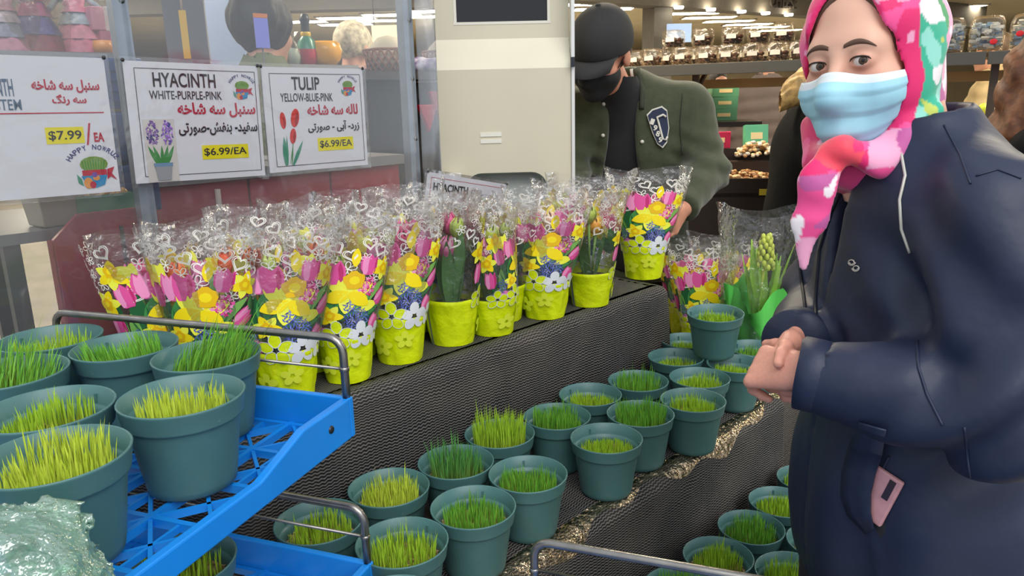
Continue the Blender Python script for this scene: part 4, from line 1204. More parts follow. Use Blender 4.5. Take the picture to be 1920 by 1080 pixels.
def nowruz_logo(s, a, b_, size):
    """bowl of sprouts with eggs and a fish under HAPPY NOWRUZ"""
    c = s.p(a, b_); r = random.Random(3); sh = []
    sh += [('green', circ(0, .22, .40, .24))]
    for k in range(26):
        x = -.34+.68*k/25; sh.append(('leaf' if k % 3 == 0 else 'green', blade(x*.8, .02, x, .34+.12*r.random(), .022)))
    sh += [('red', [(-.36, .05), (.34, .05), (.34, -.12), (-.36, -.12)]), ('blue', [(-.40, -.12), (.34, -.12), (.24, -.42), (.0, -.5), (-.26, -.42)]),
           ('orange', circ(-.22, -.34, .13, .17)), ('red', circ(-.10, -.40, .09, .11)), ('orange', circ(.02, -.2, .10, .08)), ('purple', circ(-.02, -.1, .08)),
           ('red', [(.36, .05), (.58, .12), (.48, -.08), (.62, -.30), (.44, -.18), (.34, -.26)]), ('teal', [(-.52, -.05), (-.40, -.2), (-.36, -.42), (-.5, -.32)])]
    s.art('logo', sh, c, size)
    for i, ch in enumerate('HAPPY NOWRUZ'):
        if ch == ' ': continue
        t = PI*(0.83-0.66*i/11); x, y = c[0]+size*.78*math.cos(t), c[1]+size*(.08+.66*math.sin(t))
        me = text_mesh(ch, size*.12, size*.15, .02); me.materials.append(INK['navy']); o = link('lettering', me, s.t); o.location = (x, y, .0010); o.rotation_euler = (0, 0, t-PI/2)

s2 = Sign('price_sign', 'white sign reading HYACINTH with picture of potted purple hyacinth, $6.99/EA', (229, 113), (482, 124), (252, 345))
s2.frame(.07, .97, .055, .945, 'black')
s2.text('HYACINTH', .19, .65, .085, .205, 'black', .016); s2.text('WHITE-PURPLE-PINK', .155, .69, .235, .305, 'black', .008)
s2.text(shape_fa('سنبل سه شاخه'), .345, .955, .33, .46, 'red', .03); s2.text(shape_fa('سفید- بنفش-صورتی'), .34, .96, .50, .615, 'black', .025)
s2.rect('price_patch', .50, .87, .70, .825, 'yellow'); s2.text('$6.99/EA', .515, .855, .725, .80, 'black', .014)
nowruz_logo(s2, .86, .215, .040)
def hyacinth_art():
    r = random.Random(8); sh = [('photo', [(-.5, .95), (.5, .95), (.5, -1.05), (-.5, -1.05)])]
    for x0, x1, w in ((-.1, -.42, .07), (.1, .42, .07), (-.05, -.25, .07), (.05, .22, .07), (0, .02, .06)): sh.append(('leaf', blade(x0, -.55, x1, .12, w)))
    for cx in (-.235, .225):
        for k in range(90):
            t = r.random(); w_ = .19*math.sqrt(max(.05, 1-(2*t-.95)**2)); sh.append((('purple', 'purple', 'navy', 'lilac')[k % 4], circ(cx+r.uniform(-1, 1)*w_, .16+.72*t, .045, .022, 6, r.uniform(0, 3))))
    sh += [('grey', [(-.26, -.52), (.28, -.52), (.22, -1.0), (-.2, -1.0)]), ('steelblue', [(-.3, -.44), (.32, -.44), (.30, -.56), (-.28, -.56)])]
    return sh
s2.art('picture', hyacinth_art(), s2.p(.20, .72), .062)
s3 = Sign('price_sign', 'white sign reading TULIP with three red tulips, $6.99/EA', (488, 125), (679, 129), (502, 325))
s3.frame(.07, .965, .06, .945, 'black')
s3.text('TULIP', .27, .54, .09, .215, 'black', .016); s3.text('YELLOW-BLUE-PINK', .155, .665, .245, .325, 'black', .008)
s3.text(shape_fa('لاله سه شاخه'), .40, .92, .355, .46, 'red', .03); s3.text(shape_fa('زرد- آبی - صورتی'), .395, .925, .52, .635, 'black', .025)
s3.rect('price_patch', .48, .85, .69, .82, 'yellow'); s3.text('$6.99/EA', .50, .835, .715, .795, 'black', .014)
nowruz_logo(s3, .83, .195, .036)
def tulip_art():
    sh = [('teal', blade(-.28, -1.0, -.30, .05, .10)), ('teal', blade(-.24, -1.0, -.18, .1, .05)), ('teal', blade(.0, -1.0, .48, -.12, .07)), ('leaf', blade(-.06, -1.0, .05, -.3, .02)), ('leaf', blade(-.12, -.95, .2, .35, .015))]
    for cx, cy, h, w, a in ((-.28, .62, .30, .12, .05), (.22, .70, .34, .17, -.2), (.08, .05, .28, .13, -.15)):
        sh += [('tulip', circ(cx, cy, w, h, 16, a)), ('tulipd', circ(cx+w*.35, cy-.05, w*.35, h*.75, 12, a)), ('tulip', circ(cx-w*.3, cy, w*.4, h*.85, 12, a))]
    return sh
s3.art('picture', tulip_art(), s3.p(.225, .67), .062)
s1 = Sign('price_sign', 'white sign with red line, $7.99 on yellow patch, cut by the left edge', (-70, 100), (194, 109), (-58, 380))
s1.text('HYACINTH', -.0+.01, .295, .16, .28, 'steelblue', .016); s1.text('3-STEM', .09, .335, .30, .375, 'steelblue', .006)
s1.text(shape_fa('سنبل سه شاخه'), .425, .935, .16, .255, 'red', .03); s1.text(shape_fa('سه رنگ'), .56, .82, .265, .345, 'red', .03)
s1.rect('rule', .06, .945, .394, .402, 'red')
s1.rect('price_patch', .475, .765, .50, .62, 'yellow'); s1.text('$7.99', .495, .745, .525, .60, 'black', .014); s1.text('/', .775, .825, .475, .635, 'red', .01); s1.text('EA', .84, .92, .545, .615, 'red', .03)
nowruz_logo(s1, .81, .835, .062)
# small leaning sign half buried behind the bags
s4 = Sign('price_sign', 'small pinkish bordered sign leaning behind the bags below the kiosk', (802, 322), (950, 346), (806, 430), 0.365)
s4.frame(.05, .95, .08, .93, 'red'); s4.text('HYACINTH', .08, .5, .16, .30, 'black', .03); nowruz_logo(s4, .72, .40, .030)

# ------------------------------------------------------------------ beige kiosk
M_beige = mat('beige_kiosk_shell', '#cbc5ae', 0.45, vary=0.02, vscale=5)
M_screen = mat('dark_display_glass', '#0c0d10', 0.08, spec=0.6)
M_recess = mat('kiosk_recess_grey', '#aeb6b2', 0.5)
def kiosk():
    p = at_d(949, 300, 2.36)
    t = thing('kiosk', 'beige self-service kiosk with dark screen and rounded recess', 'kiosk', (p[0], p[1], 0), math.radians(2.0))
    W = 0.405; b = MB()
    prof = [(0.0, 0.30), (0.0, 1.585), (0.05, 1.675), (0.05, 1.69)]       # front, (y, z)
    def strip(pr, x0, x1):
        for (y0, z0), (y1, z1) in zip(pr[:-1], pr[1:]): b.quad((x0, y0, z0), (x1, y0, z0), (x1, y1, z1), (x0, y1, z1))
    # front plate with a rounded opening low down
    oz0, oz1, ow, rr = 0.86, 1.275, 0.255, 0.05
    inner = [(-ow/2, oz0), (ow/2, oz0)]+[(ow/2-rr+rr*math.cos(a), oz1-rr+rr*math.sin(a)) for a in np.linspace(0, PI/2, 7)]+[(-ow/2+rr+rr*math.cos(a), oz1-rr+rr*math.sin(a)) for a in np.linspace(PI/2, PI, 7)]
    def fill(outer, hole, y):
        bm = bmesh.new(); es = []
        for loop in (outer, hole):
            vs_ = [bm.verts.new((x, y, z)) for x, z in loop]
            es += [bm.edges.new((vs_[i], vs_[(i+1) % len(vs_)])) for i in range(len(vs_))]
        bmesh.ops.triangle_fill(bm, edges=es, use_beauty=True); bm.verts.index_update()
        b.add([v.co[:] for v in bm.verts], [[v.index for v in f.verts] for f in bm.faces], False); bm.free()
    fill([(-W/2, 0.0), (W/2, 0.0), (W/2, 1.585), (-W/2, 1.585)], inner, 0.0)
    strip([(0.0, 1.585), (0.05, 1.675)], -W/2, W/2)
    sw, sz0, sz1 = 0.275, 1.725, 2.02
    fill([(-W/2, 1.675), (W/2, 1.675), (W/2, 2.15), (-W/2, 2.15)], [(-sw/2, sz0), (sw/2, sz0), (sw/2, sz1), (-sw/2, sz1)], 0.05)
    for x, sg in ((-W/2, 1), (W/2, -1)):
        b.add([(x, 0, 0), (x, 0, 1.585), (x, .05, 1.675), (x, .05, 2.15), (x, .15, 2.15), (x, .15, 0)], [tuple(range(6)) if sg > 0 else tuple(reversed(range(6)))])
    b.quad((-W/2, .05, 2.15), (W/2, .05, 2.15), (W/2, .15, 2.15), (-W/2, .15, 2.15)); b.quad((W/2, .15, 0), (-W/2, .15, 0), (-W/2, .15, 2.15), (W/2, .15, 2.15))
    b.build('shell', M_beige, t)
    b = MB(); n = len(inner); b.loft([[(x, 0.0, z) for x, z in inner], [(x*.96, 0.05, z-.012) for x, z in inner]], True, False, False); b.add([(x*.96, .05, z-.012) for x, z in inner], [tuple(reversed(range(n)))])
    b.build('recess', M_recess, t)
    b = MB(); b.box((0, .066, (sz0+sz1)/2), (sw, .01, sz1-sz0)); sc_ = b.build('screen', M_screen, t)
    b = MB()
    for c, d in (((0, .056, sz0-.004), (sw+.02, .014, .008)), ((0, .056, sz1+.004), (sw+.02, .014, .008)), ((-sw/2-.004, .056, (sz0+sz1)/2), (.008, .014, sz1-sz0)), ((sw/2+.004, .056, (sz0+sz1)/2), (.008, .014, sz1-sz0))): b.box(c, d)
    b.build('bezel', mat('bezel_pale', '#d8d5c8', .4), sc_)
    b = MB()
    for z in (1.392, 1.372): b.box((-.045, -.001, z), (.065, .002, .012))
    b.build('tape', mat('clear_tape_mark', '#dedccf', 0.25), t)
    b = MB(); b.box((W/2+.006, .02, 1.1), (.010, .05, 2.2)); b.build('edge_trim', mat('white_metal_edge', '#dfe0dc', .3, metal=.3), t)
    b = MB(); b.box((W/2+.004, -.012, 1.60), (.012, .014, .028)); b.build('latch', M_bolt, t)
    b = MB(); b.lathe([(0, 0), (.026, 0), (.027, .002), (.027, .052), (.024, .055), (0, .055)], 20); o = b.build('ticket_dispenser', mat('white_cap', '#dcdad2', .4), t); o.location = (-.165, -.03, 1.225)
    b = MB(); b.lathe([(0, .002), (.004, .002), (.005, 0)], 10); q = b.build('screw', M_screw, o); q.location = (-.004, -.0268, .03); q.rotation_euler = (PI/2, 0, 0)
kiosk()
# ------------------------------------------------------------------ people
from mathutils.bvhtree import BVHTree
M_skin = mat_attr('skin', 0.5, sss=0.12, spec=0.35)
M_navy = mat('navy_shell_fabric', '#1d2740', 0.52, vary=0.05, vscale=10, bump=0.55, bscale=9, spec=0.45)
M_navy2 = mat('navy_shell_trim', '#151a26', 0.6, spec=0.3)
M_scarf = mat_attr('printed_scarf', 0.55, sheen=0.3, spec=0.3)
M_maskb = mat('mask_blue', '#a3d6e8', 0.7, vary=0.03, vscale=30)
M_maskw = mat('mask_white_band', '#d9e2e6', 0.7)
M_brow = mat('brow_hair', '#5a4032', 0.7)
M_eyew = mat('eye_white', '#d9cfc8', 0.25); M_iris = mat('iris_brown', '#4d3a2c', 0.15); M_pupil = mat('pupil', '#0b0908', 0.1)
M_lash = mat('lashes', '#2a1a16', 0.7)
def to_frame(V, M): return np.asarray(V) @ M[:3, :3].T+M[:3, 3]
def head_frame(pos, yaw, tilt=0.0, nod=0.0):
    """head: forward -y, her left +x, origin at eye level between the ears"""
    R = Matrix.Rotation(yaw, 4, 'Z') @ Matrix.Rotation(tilt, 4, 'Y') @ Matrix.Rotation(nod, 4, 'X')
    M = np.array(R); M[:3, 3] = pos; return M
def head_base(P):
    d = ell(P, (0, .012, .035), (.076, .095, .090))
    d = smin(d, ell(P, (0, -.030, -.045), (.060, .064, .078)), .03)
    d = smin(d, ell(P, (0, -.070, -.100), (.026, .024, .020)), .03)
    d = smin(d, cone(P, (-.034, -.070, .019), (.034, -.070, .019), .016, .016), .03)
    for s in (-1, 1): d = smin(d, ell(P, (s*.043, -.055, -.036), (.024, .026, .026)), .025)
    return d
def head_sdf(P, eyes=True, neck=True):
    d = head_base(P)
    for s in (-1, 1): d = smax(d, -ell(P, (s*.032, -.105, .000), (.021, .022, .012)), .014)
    d = smin(d, cone(P, (0, -.088, .004), (0, -.112, -.036), .0075, .0115), .014)
    for s in (-1, 1): d = smin(d, ell(P, (s*.011, -.104, -.040), (.009, .010, .008)), .008)
    d = smin(d, ell(P, (0, -.094, -.070), (.024, .010, .010)), .012)
    for s in (-1, 1):
        if eyes:
            d = smin(d, ell(P, (s*.0315, -.0785, 0), (.0162, .0152, .0138)), .006)
            d = smax(d, -ell(P, (s*.0315, -.0945, -.0005), (.0142, .012, .0052)), .002)
        d = smin(d, ell(P, (s*.077, .012, -.012), (.009, .020, .032)), .006)
    if neck: d = smin(d, cone(P, (0, .018, -.06), (0, .035, -.19), .050, .056), .03)
    return d
def skin_tint(V, base='#e0b19a', warm='#d4917c'):
    b0 = np.array(lin(base)); w0 = np.array(lin(warm)); V = np.asarray(V)
    k = np.exp(-((np.abs(V[:, 0])-.043)**2+(V[:, 2]+.035)**2)/(2*.016**2))*.6+np.exp(-(V[:, 0]**2+(V[:, 2]+.035)**2)/(2*.013**2))*.5
    k = k+np.exp(-((np.abs(V[:, 0])-.0315)**2/(2*.015**2)+(V[:, 2]+.004)**2/(2*.011**2)))*.55
    k = np.clip(k, 0, 1)[:, None]
    return b0*(1-k)+w0*k*np.array([.92, .9, .92])
def march(fn, o, d, far=.3, n=60):
    """from outside towards o along -d; returns the distance from o at which the surface lies"""
    o = np.asarray(o, float); d = np.asarray(d, float); t = np.full(len(o), far)
    for _ in range(n):
        p = o+d*t[:, None]; t = t-np.clip(fn((p[:, 0], p[:, 1], p[:, 2])), -.01, .02)*.8
    return t
def eyeball(parent, c, gaze, M):
    g = np.asarray(gaze)/np.linalg.norm(gaze); x = np.cross(g, (0, 0, 1)); x /= np.linalg.norm(x); y = np.cross(g, x)
    b = MB(); n, k = 24, 20; r = .0128; b.sm = True
    rings = []
    for i in range(k+1):
        th = PI*i/k*.6
        rings.append([np.asarray(c)+r*(math.cos(th)*g+math.sin(th)*(math.cos(2*PI*j/n)*x+math.sin(2*PI*j/n)*y))*(1.0+(0.03*math.cos(th/.5) if th < .5 else 0)) for j in range(n)])
    for i in range(k):
        th = PI*(i+.5)/k*.6; b.m(2 if th < .20 else (1 if th < .47 else 0)); b.loft(rings[i:i+2], True)
    b.v = [tuple(p) for p in to_frame(np.array(b.v), M)]
    return b.build('eye', [M_eyew, M_iris, M_pupil], parent)
def tube_part(name, parent, pts, r, m, n=8):
    b = MB(); b.tube(pts, r, n); return b.build(name, m, parent)

class Cast:
    """points of a garment seen along a line of sight"""
    def __init__(s, o):
        dg = bpy.context.evaluated_depsgraph_get(); dg.update(); s.o = o
        me = o.data; MW = np.array(o.matrix_world)
        n = len(me.vertices); A = np.empty(n*3); me.vertices.foreach_get('co', A); A = to_frame(A.reshape(-1, 3), MW)
        s.t = BVHTree.FromPolygons([Vector(p) for p in A], [p.vertices[:] for p in me.polygons]); s.inv = np.linalg.inv(np.array(o.parent.matrix_world))
    def __call__(s, px, py, lift=0.0):
        d = ray(px, py); d = d/np.linalg.norm(d); h, nn, i, dist = s.t.ray_cast(Vector(CAM), Vector(d))
        if h is None: return None
        if nn.dot(Vector(d)) > 0: nn = -nn
        s.n = np.array(nn); p = np.array(h+nn*lift); return to_frame(p[None], s.inv)[0]
    def path(s, pts, lift=0.0, step=8):
        out = []
        for (x0, y0), (x1, y1) in zip(pts[:-1], pts[1:]):
            n = max(1, int(math.hypot(x1-x0, y1-y0)/step))
            for k in range(n+1):
                q = s(x0+(x1-x0)*k/n, y0+(y1-y0)*k/n, lift)
                if q is not None and (not out or np.linalg.norm(q-out[-1]) > 1e-4) and (not out or np.linalg.norm(q-out[-1]) < .06): out.append(q)
        return out

def hand_fields(P, wrist, d, palm_n, side, curl, spread=1.0, scale=1.0):
    """wrist point, direction of the hand, palm normal (towards the palm side), side = direction of the thumb side"""
    w = np.asarray(wrist); d = np.asarray(d)/np.linalg.norm(d); pn = np.asarray(palm_n); pn = pn-d*(pn @ d); pn /= np.linalg.norm(pn)
    sd = np.cross(pn, d); sd = sd if sd @ np.asarray(side) > 0 else -sd
    S_ = scale
    f = cone(P, w-d*.03, w+d*.02*S_, .026*S_, .027*S_, (pn, 1.5))
    for k in range(4):
        off = (k-1.5)*.0195*S_
        f = smin(f, cone(P, w+d*.015*S_-sd*off*.55, w+d*.082*S_-sd*off, .018*S_, .0125*S_, (pn, 1.25)), .012)
    f = smin(f, cone(P, w+d*.02*S_+sd*.02*S_+pn*.008*S_, w+d*.045*S_+sd*.03*S_+pn*.012*S_, .016*S_, .014*S_), .012)
    for k, L in enumerate((.072, .080, .074, .058)):
        off = (k-1.5)*.0195*S_; base = w+d*.082*S_-sd*off; a = 0.0; p = base; r = .0092*S_
        for j, seg in enumerate((.46, .31, .23)):
            a += curl[k][j]; q = p+(d*math.cos(a)+pn*math.sin(a))*L*seg*S_-sd*(k-1.5)*.0015*spread
            f = smin(f, cone(P, p, q, r, r*.90), .005); p = q; r *= .90
    # thumb
    p = w+d*.040*S_+sd*.030*S_+pn*.012*S_
    for vec, L, r in (((.75, .62, .25), .036, .0125), ((.93, .30, .2), .030, .0108), ((.98, .05, .2), .024, .0095)):
        v = d*vec[0]+sd*vec[1]+pn*vec[2]; v = v/np.linalg.norm(v); q = p+v*L*S_; f = smin(f, cone(P, p, q, r*S_, r*.9*S_), .006); p = q
    return f

def build_woman():
    root = thing('person', 'woman in navy jacket, pink flowered headscarf and blue face mask, hands clasped, looking over', 'person', (0.605, 1.17, 0), -PI/2)
    bpy.context.view_layer.update()
    RI = np.linalg.inv(np.array(root.matrix_world))
    def loc(px, py, d): return to_frame(at_d(px, py, d)[None], RI)[0]
    # ---- head frame in the body's own coordinates
    yaw_w = math.radians(-50); eye_mid = at_d(1571, 119, 1.085)
    HW = head_frame((0, 0, 0), yaw_w, math.radians(-5), math.radians(2)); HW[:3, 3] = eye_mid-HW[:3, :3] @ np.array([0, -.089, 0])
    HM = RI @ HW
    V, Q = nets(head_sdf, (-.10, -.14, -.21), (.10, .12, .14), .0024)
    tint = skin_tint(V); head = (to_frame(V, HM), Q)
    # ---- jacket
    shL, elL, wrL = np.array([.182, .03, 1.335]), np.array([.262, .035, 1.085]), loc(1508, 700, 1.10)
    shR, elR, wrR = np.array([-.182, .03, 1.335]), np.array([-.235, -.01, 1.09]), loc(1492, 640, 1.22)
    def jacket(P):
        d = ell(P, (0, .035, 1.19), (.190, .140, .27))
        d = smin(d, ell(P, (0, .045, .98), (.190, .150, .30)), .06)
        d = smin(d, ell(P, (0, .060, .80), (.210, .180, .28)), .06)
        d = smin(d, cone(P, (-.125, .03, 1.355), (.125, .03, 1.355), .072, .072), .07)
        d = smin(d, cone(P, (0, .025, 1.34), (0, .010, 1.44), .105, .082), .05)
        Pf = (P[0]*1.0, P[1]*1.0, P[2]*.45); fold = .0055*wob(Pf, 22, 1)+.0015*wob(P, 55, 2)-.005*np.exp(-np.abs(wob(Pf, 20, 9))*7)+.002
        aL = smin(cone(P, shL, elL, .086, .080), cone(P, elL, wrL, .080, .050), .035)
        aR = smin(cone(P, shR, elR, .084, .074), cone(P, elR, wrR, .074, .049), .035)
        for el_, ax in ((elL, (elL+(shL+wrL)/2)/2), (elR, (elR+(shR+wrR)/2)/2)):   # creases gathered at the bend of the elbow
            w = np.exp(-((P[0]-el_[0])**2+(P[1]-el_[1])**2+(P[2]-el_[2])**2)/(2*.085**2))
            fold = fold+w*.020*np.sin((P[0]*30+P[1]*46-P[2]*52)+2.5*wob(P, 14, 5))
        w2 = np.exp(-((P[0]-shL[0])**2+(P[1]-shL[1])**2+(P[2]-shL[2]+.06)**2)/(2*.10**2))
        fold = fold+w2*.012*np.sin(P[2]*48+P[0]*40+P[1]*20+2*wob(P, 12, 8))
        fold = fold+.007*np.sin(P[0]*34+P[1]*30+2.2*wob(P, 9, 4))*smoothstep(1.05, .85, P[2]+0*P[0]+0*P[1])
        d = smin(d, aL, .028); d = smin(d, aR, .028)
        d = d+fold
        d = smax(d, .665-P[2]+.01*np.sin(P[0]*25), .012)
        for w_, e_ in ((wrL, elL), (wrR, elR)):                                          # cuffs end square
            ax = (w_-e_)/np.linalg.norm(w_-e_); near = cone(P, w_-ax*.02, w_+ax*.12, .075, .075)
            pl = (P[0]-w_[0])*ax[0]+(P[1]-w_[1])*ax[1]+(P[2]-w_[2])*ax[2]
            d = np.where(near < 0, smax(d, pl-.004, .006), d)
            d = smax(d, -cone(P, w_-ax*.03, w_+ax*.05, .036, .040), .006)
        top = P[2]-1.472-.16*(P[1]-.01)                                                    # collar rises at the nape
        d = smax(d, top, .014)
        d = smax(d, -cone(P, (0, .018, 1.36), (0, -.015, 1.56), .062, .078), .012)
        wedge = np.maximum(np.abs(P[0]+.012)-np.clip((P[2]-1.19)*.17, 0, .046), P[1]+.035)   # open front
        d = smax(d, -wedge, .010)
        return d
    V, Q = nets(jacket, (-.36, -.30, .64), (.37, .28, 1.51), .0062)
    jk = link('jacket', np_mesh('jacket', V, Q, M_navy, True, 2), root)
    for w_, e_ in ((wrL, elL), (wrR, elR)):
        ax = (w_-e_)/np.linalg.norm(w_-e_); rr_ = .0535 if w_ is wrL else .0525
        b = MB(); b.tube([w_-ax*.034, w_-ax*.030, w_-ax*.012, w_+ax*.006, w_+ax*.010, w_+ax*.006, w_-ax*.012], [rr_-.008, rr_-.001, rr_, rr_, rr_-.004, rr_-.009, rr_-.010], 36, False); b.build('cuff', M_navy, jk)
    # ---- hands
    def hands(P):
        dL = (wrL-elL)/np.linalg.norm(wrL-elL); dR = (wrR-elR)/np.linalg.norm(wrR-elR)
        # knuckles of the near hand face the camera, fingers fold under and around the other hand
        hl = hand_fields(P, wrL+dL*.006, np.array([-.80, -.50, -.16]), np.array([-.25, .75, -.75]), np.array([0, -.3, 1.0]), ((1.0, 1.2, .6), (1.05, 1.2, .6), (1.1, 1.2, .6), (1.15, 1.2, .6)), 1.0, .92)
        hr = hand_fields(P, wrR+dR*.008, np.array([.62, -.55, -.42]), np.array([.35, .75, .2]), np.array([0, -.6, 1.0]), ((.55, .9, .5), (.6, .9, .5), (.7, .9, .5), (.7, .9, .5)), 1.0, .90)
        return np.minimum(hl, hr)
    c = (wrL+wrR)/2
    HV, HQ = nets(hands, c-np.array([.15, .20, .16]), c+np.array([.15, .10, .10]), .0030)
    htint = np.tile(np.array(lin('#d99a86')), (len(HV), 1))*(1-.10*np.random.RandomState(1).rand(len(HV), 1))
    tV, tQ = nets(lambda P: smin(smin(ell(P, (0, .035, 1.15), (.14, .085, .24)), ell(P, (0, .04, .9), (.14, .10, .2)), .05), cone(P, (0, .03, 1.3), (0, .0, 1.46), .06, .05), .05), (-.18, -.13, .7), (.18, .16, 1.5), .02)
    BV, BQ = join_vq([head, (HV, HQ), (tV, tQ)])
    me = np_mesh('body', BV, BQ, M_skin, True)
    set_tint(me, np.concatenate([tint, htint, np.tile(np.array(lin('#d3a087')), (len(tV), 1))])); link('body', me, root)
    # ---- trousers and shoes, below the frame
    tr = lambda P: smin(cone(P, (.09, .01, .86), (.10, .01, .08), .092, .062), cone(P, (-.09, .01, .86), (-.10, .01, .08), .092, .062), .02)
    V, Q = nets(tr, (-.22, -.12, .02), (.22, .14, .98), .016); link('trousers', np_mesh('trousers', V, Q, mat('dark_trousers', '#23242a', .8)), root)
    for s in (-1, 1):
        f = lambda P: smax(smin(ell(P, (s*.10, -.06, .045), (.048, .13, .045)), ell(P, (s*.10, .02, .07), (.045, .06, .07)), .03), -P[2], .004)
        V, Q = nets(f, (s*.10-.07, -.21, -.01), (s*.10+.07, .11, .16), .01); link('shoe', np_mesh('shoe', V, Q, mat('black_shoe', '#1b1b1d', .5)), root)
    # ---- eyes, brows, lashes
    cl = np.linalg.inv(HW) @ np.array([*CAM, 1.0])
    for s in (-1, 1):
        c0 = np.array([s*.0315, -.0800, -.0005]); eyeball(root, c0, cl[:3]-c0+np.array([.03, 0, 0]), HM)
        pts = []
        for t in np.linspace(-1, 1, 13):
            x = s*.0315+t*.0145; z = .0054*math.sqrt(max(0, 1-t*t))+.0002
            yy = -march(lambda P: np.minimum(head_sdf(P), ell(P, c0, (.0129,)*3)), np.array([[x, 0, z]]), np.array([[0, -1.0, 0]]))[0]
            pts.append((x, yy-.0006, z))
        tube_part('lash_line', root, to_frame(np.array(pts), HM), [.0004]+[.0011]*11+[.0004], M_lash, 6)
        b = MB(); rows = []
        for t in np.linspace(0, 1, 14):
            x = s*(.011+.044*t); zc = .0175+.009*math.sin(PI*min(1, .15+t*.75))-.004*t*t; hw = .0034*math.sin(PI*min(1, .22+.78*t))**.8+.0004; row = []
            for k in (-1, -.4, .4, 1):
                z = zc+hw*k; dd = np.array([x*6, -1.0, 0]); dd /= np.linalg.norm(dd)
                o_ = np.array([[x*.4, 0, z]]); tt = march(head_sdf, o_, np.array([[x*.6/.09, -1.0, 0]])/np.linalg.norm([x*.6/.09, -1]))[0]
                p = o_[0]+np.array([x*.6/.09, -1.0, 0])/np.linalg.norm([x*.6/.09, -1])*(tt+(.0018 if abs(k) < 1 else .0002)); row.append(p)
            rows.append(row)
        b.loft(rows, False, False, True); b.v = [tuple(p) for p in to_frame(np.array(b.v), HM)]; b.build('eyebrow', M_brow, root)
    # ---- hair under the scarf
    hair = lambda P: smax(ell(P, (0, .014, .036), (.080, .100, .094)), -ell(P, (0, -.115, -.005), (.078, .085, .118)), .01)
    V, Q = nets(hair, (-.1, -.1, -.08), (.1, .13, .14), .005); link('hair', np_mesh('hair', to_frame(V, HM), Q, M_brow, True), root)
    # ---- mask
    def mask_surf(P): return smin(head_base(P), cone(P, (0, -.088, -.012), (0, -.106, -.045), .012, .018), .03)
    nphi, nt = 41, 26; rows = []; O = []; D = []; T = []
    for i in range(nt):
        t = i/(nt-1)
        for j in range(nphi):
            ph = math.radians(-80+160*j/(nphi-1)); c_ = max(0, math.cos(ph))
            zt = -.014-.006*c_**2+.012*math.exp(-(ph/.35)**2)-.004; zb = -.070-.052*c_**.8
            O.append((0, -.012, zt+(zb-zt)*t)); D.append((math.sin(ph), -math.cos(ph), -.10*max(0, t-.7))); T.append((t, ph))
    O = np.array(O); D = np.array(D); D /= np.linalg.norm(D, axis=1)[:, None]; T = np.array(T)
    rr = march(mask_surf, O, D)
    c2 = np.cos(T[:, 1])
    off = .0045+.008*np.sin(PI*T[:, 0])*np.clip(c2, 0, 1)+.0040*(((T[:, 0]*3.6) % 1.0)-.5)*smoothstep(.18, .3, T[:, 0])*smoothstep(1.0, .85, T[:, 0])+.0018*wob((T[:, 1]*.3, T[:, 0]*.1, 0*T[:, 0]), 60, 6)
    MV = O+D*(rr+off)[:, None]
    b = MB(); b.sm = True
    b.loft([[MV[i*nphi+j] for j in range(nphi)] for i in range(nt)], False)
    b.mi = [1 if (k//(nphi-1)) < 3 or (k//(nphi-1)) == nt-2 else 0 for k in range(len(b.f))]
    b.v = [tuple(p) for p in to_frame(np.array(b.v), HM)]
    mk = b.build('face_mask', [M_maskb, M_maskw], root)
    so = mk.modifiers.new('cloth', 'SOLIDIFY'); so.thickness = .0012
    for s, j in ((-1, 0), (1, nphi-1)):
        a, c_ = MV[2*nphi+j], MV[(nt-4)*nphi+j]; pts = [a, a+np.array([s*.010, .03, .002]), np.array([s*.084, .045, -.02]), c_+np.array([s*.010, .03, 0]), c_]
        tube_part('ear_loop', mk, to_frame(np.array(pts), HM), .0012, M_maskw, 6)
    # ---- scarf
    HI = np.linalg.inv(HM)
    def hl(px, py, d): return to_frame(loc(px, py, d)[None], HI)[0]
    t0, t1, t2, t3 = hl(1572, 283, 1.085), hl(1533, 345, 1.085), hl(1516, 415, 1.10), hl(1508, 498, 1.115)
    hn = np.linalg.inv(HW)[:3, :3] @ (-ray(1520, 380)/np.linalg.norm(ray(1520, 380)))
    def scarf(P):
        d = ell(P, (0, .022, .034), (.098, .112, .114))
        d = smin(d, ell(P, (0, .020, -.060), (.092, .090, .100)), .035)
        d = smin(d, ell(P, (0.0, .025, -.150), (.088, .088, .055)), .03)
        op = ell(P, (0, -.122, -.005), (.0675, .098, .140))
        d = d+.0030*np.sin(P[0]*70+P[2]*55-P[1]*60+2.5*wob(P, 22, 11))+.002*wob(P, 60, 12)
        d = smax(d, -op, .008)
        f = cone(P, (.080, .0, -.080), (.045, -.060, -.140), .028, .026, ((.5, -.5, .7), 1.5)); f = smin(f, cone(P, (.045, -.060, -.140), t0, .026, .018, ((.3, -.5, .7), 1.4)), .02)
        f = smin(f, cone(P, (-.078, .0, -.090), (-.040, -.060, -.140), .026, .026), .02); f = smin(f, cone(P, (-.040, -.060, -.140), t0, .022, .016), .02)
        f = smin(f, ell(P, t0, (.019, .018, .019)), .012)
        f = smin(f, cone(P, t0, t1, .019, .027, (hn, 2.4)), .010); f = smin(f, cone(P, t1, t2, .027, .023, (hn, 3.2)), .010); f = smin(f, cone(P, t2, t3, .023, .006, (hn, 2.0)), .010)
        f = f+.0026*np.sin(P[0]*120+P[2]*40+2*wob(P, 30, 13))
        d = smin(d, f, .012)
        return smax(d, -(head_base(P)-.004), .004)
    lo = np.minimum(np.array([-.12, -.13, -.22]), np.minimum(t3, t1)-.05); hi = np.array([.12, .15, .16])
    V, Q = nets(scarf, lo, hi, .0037)
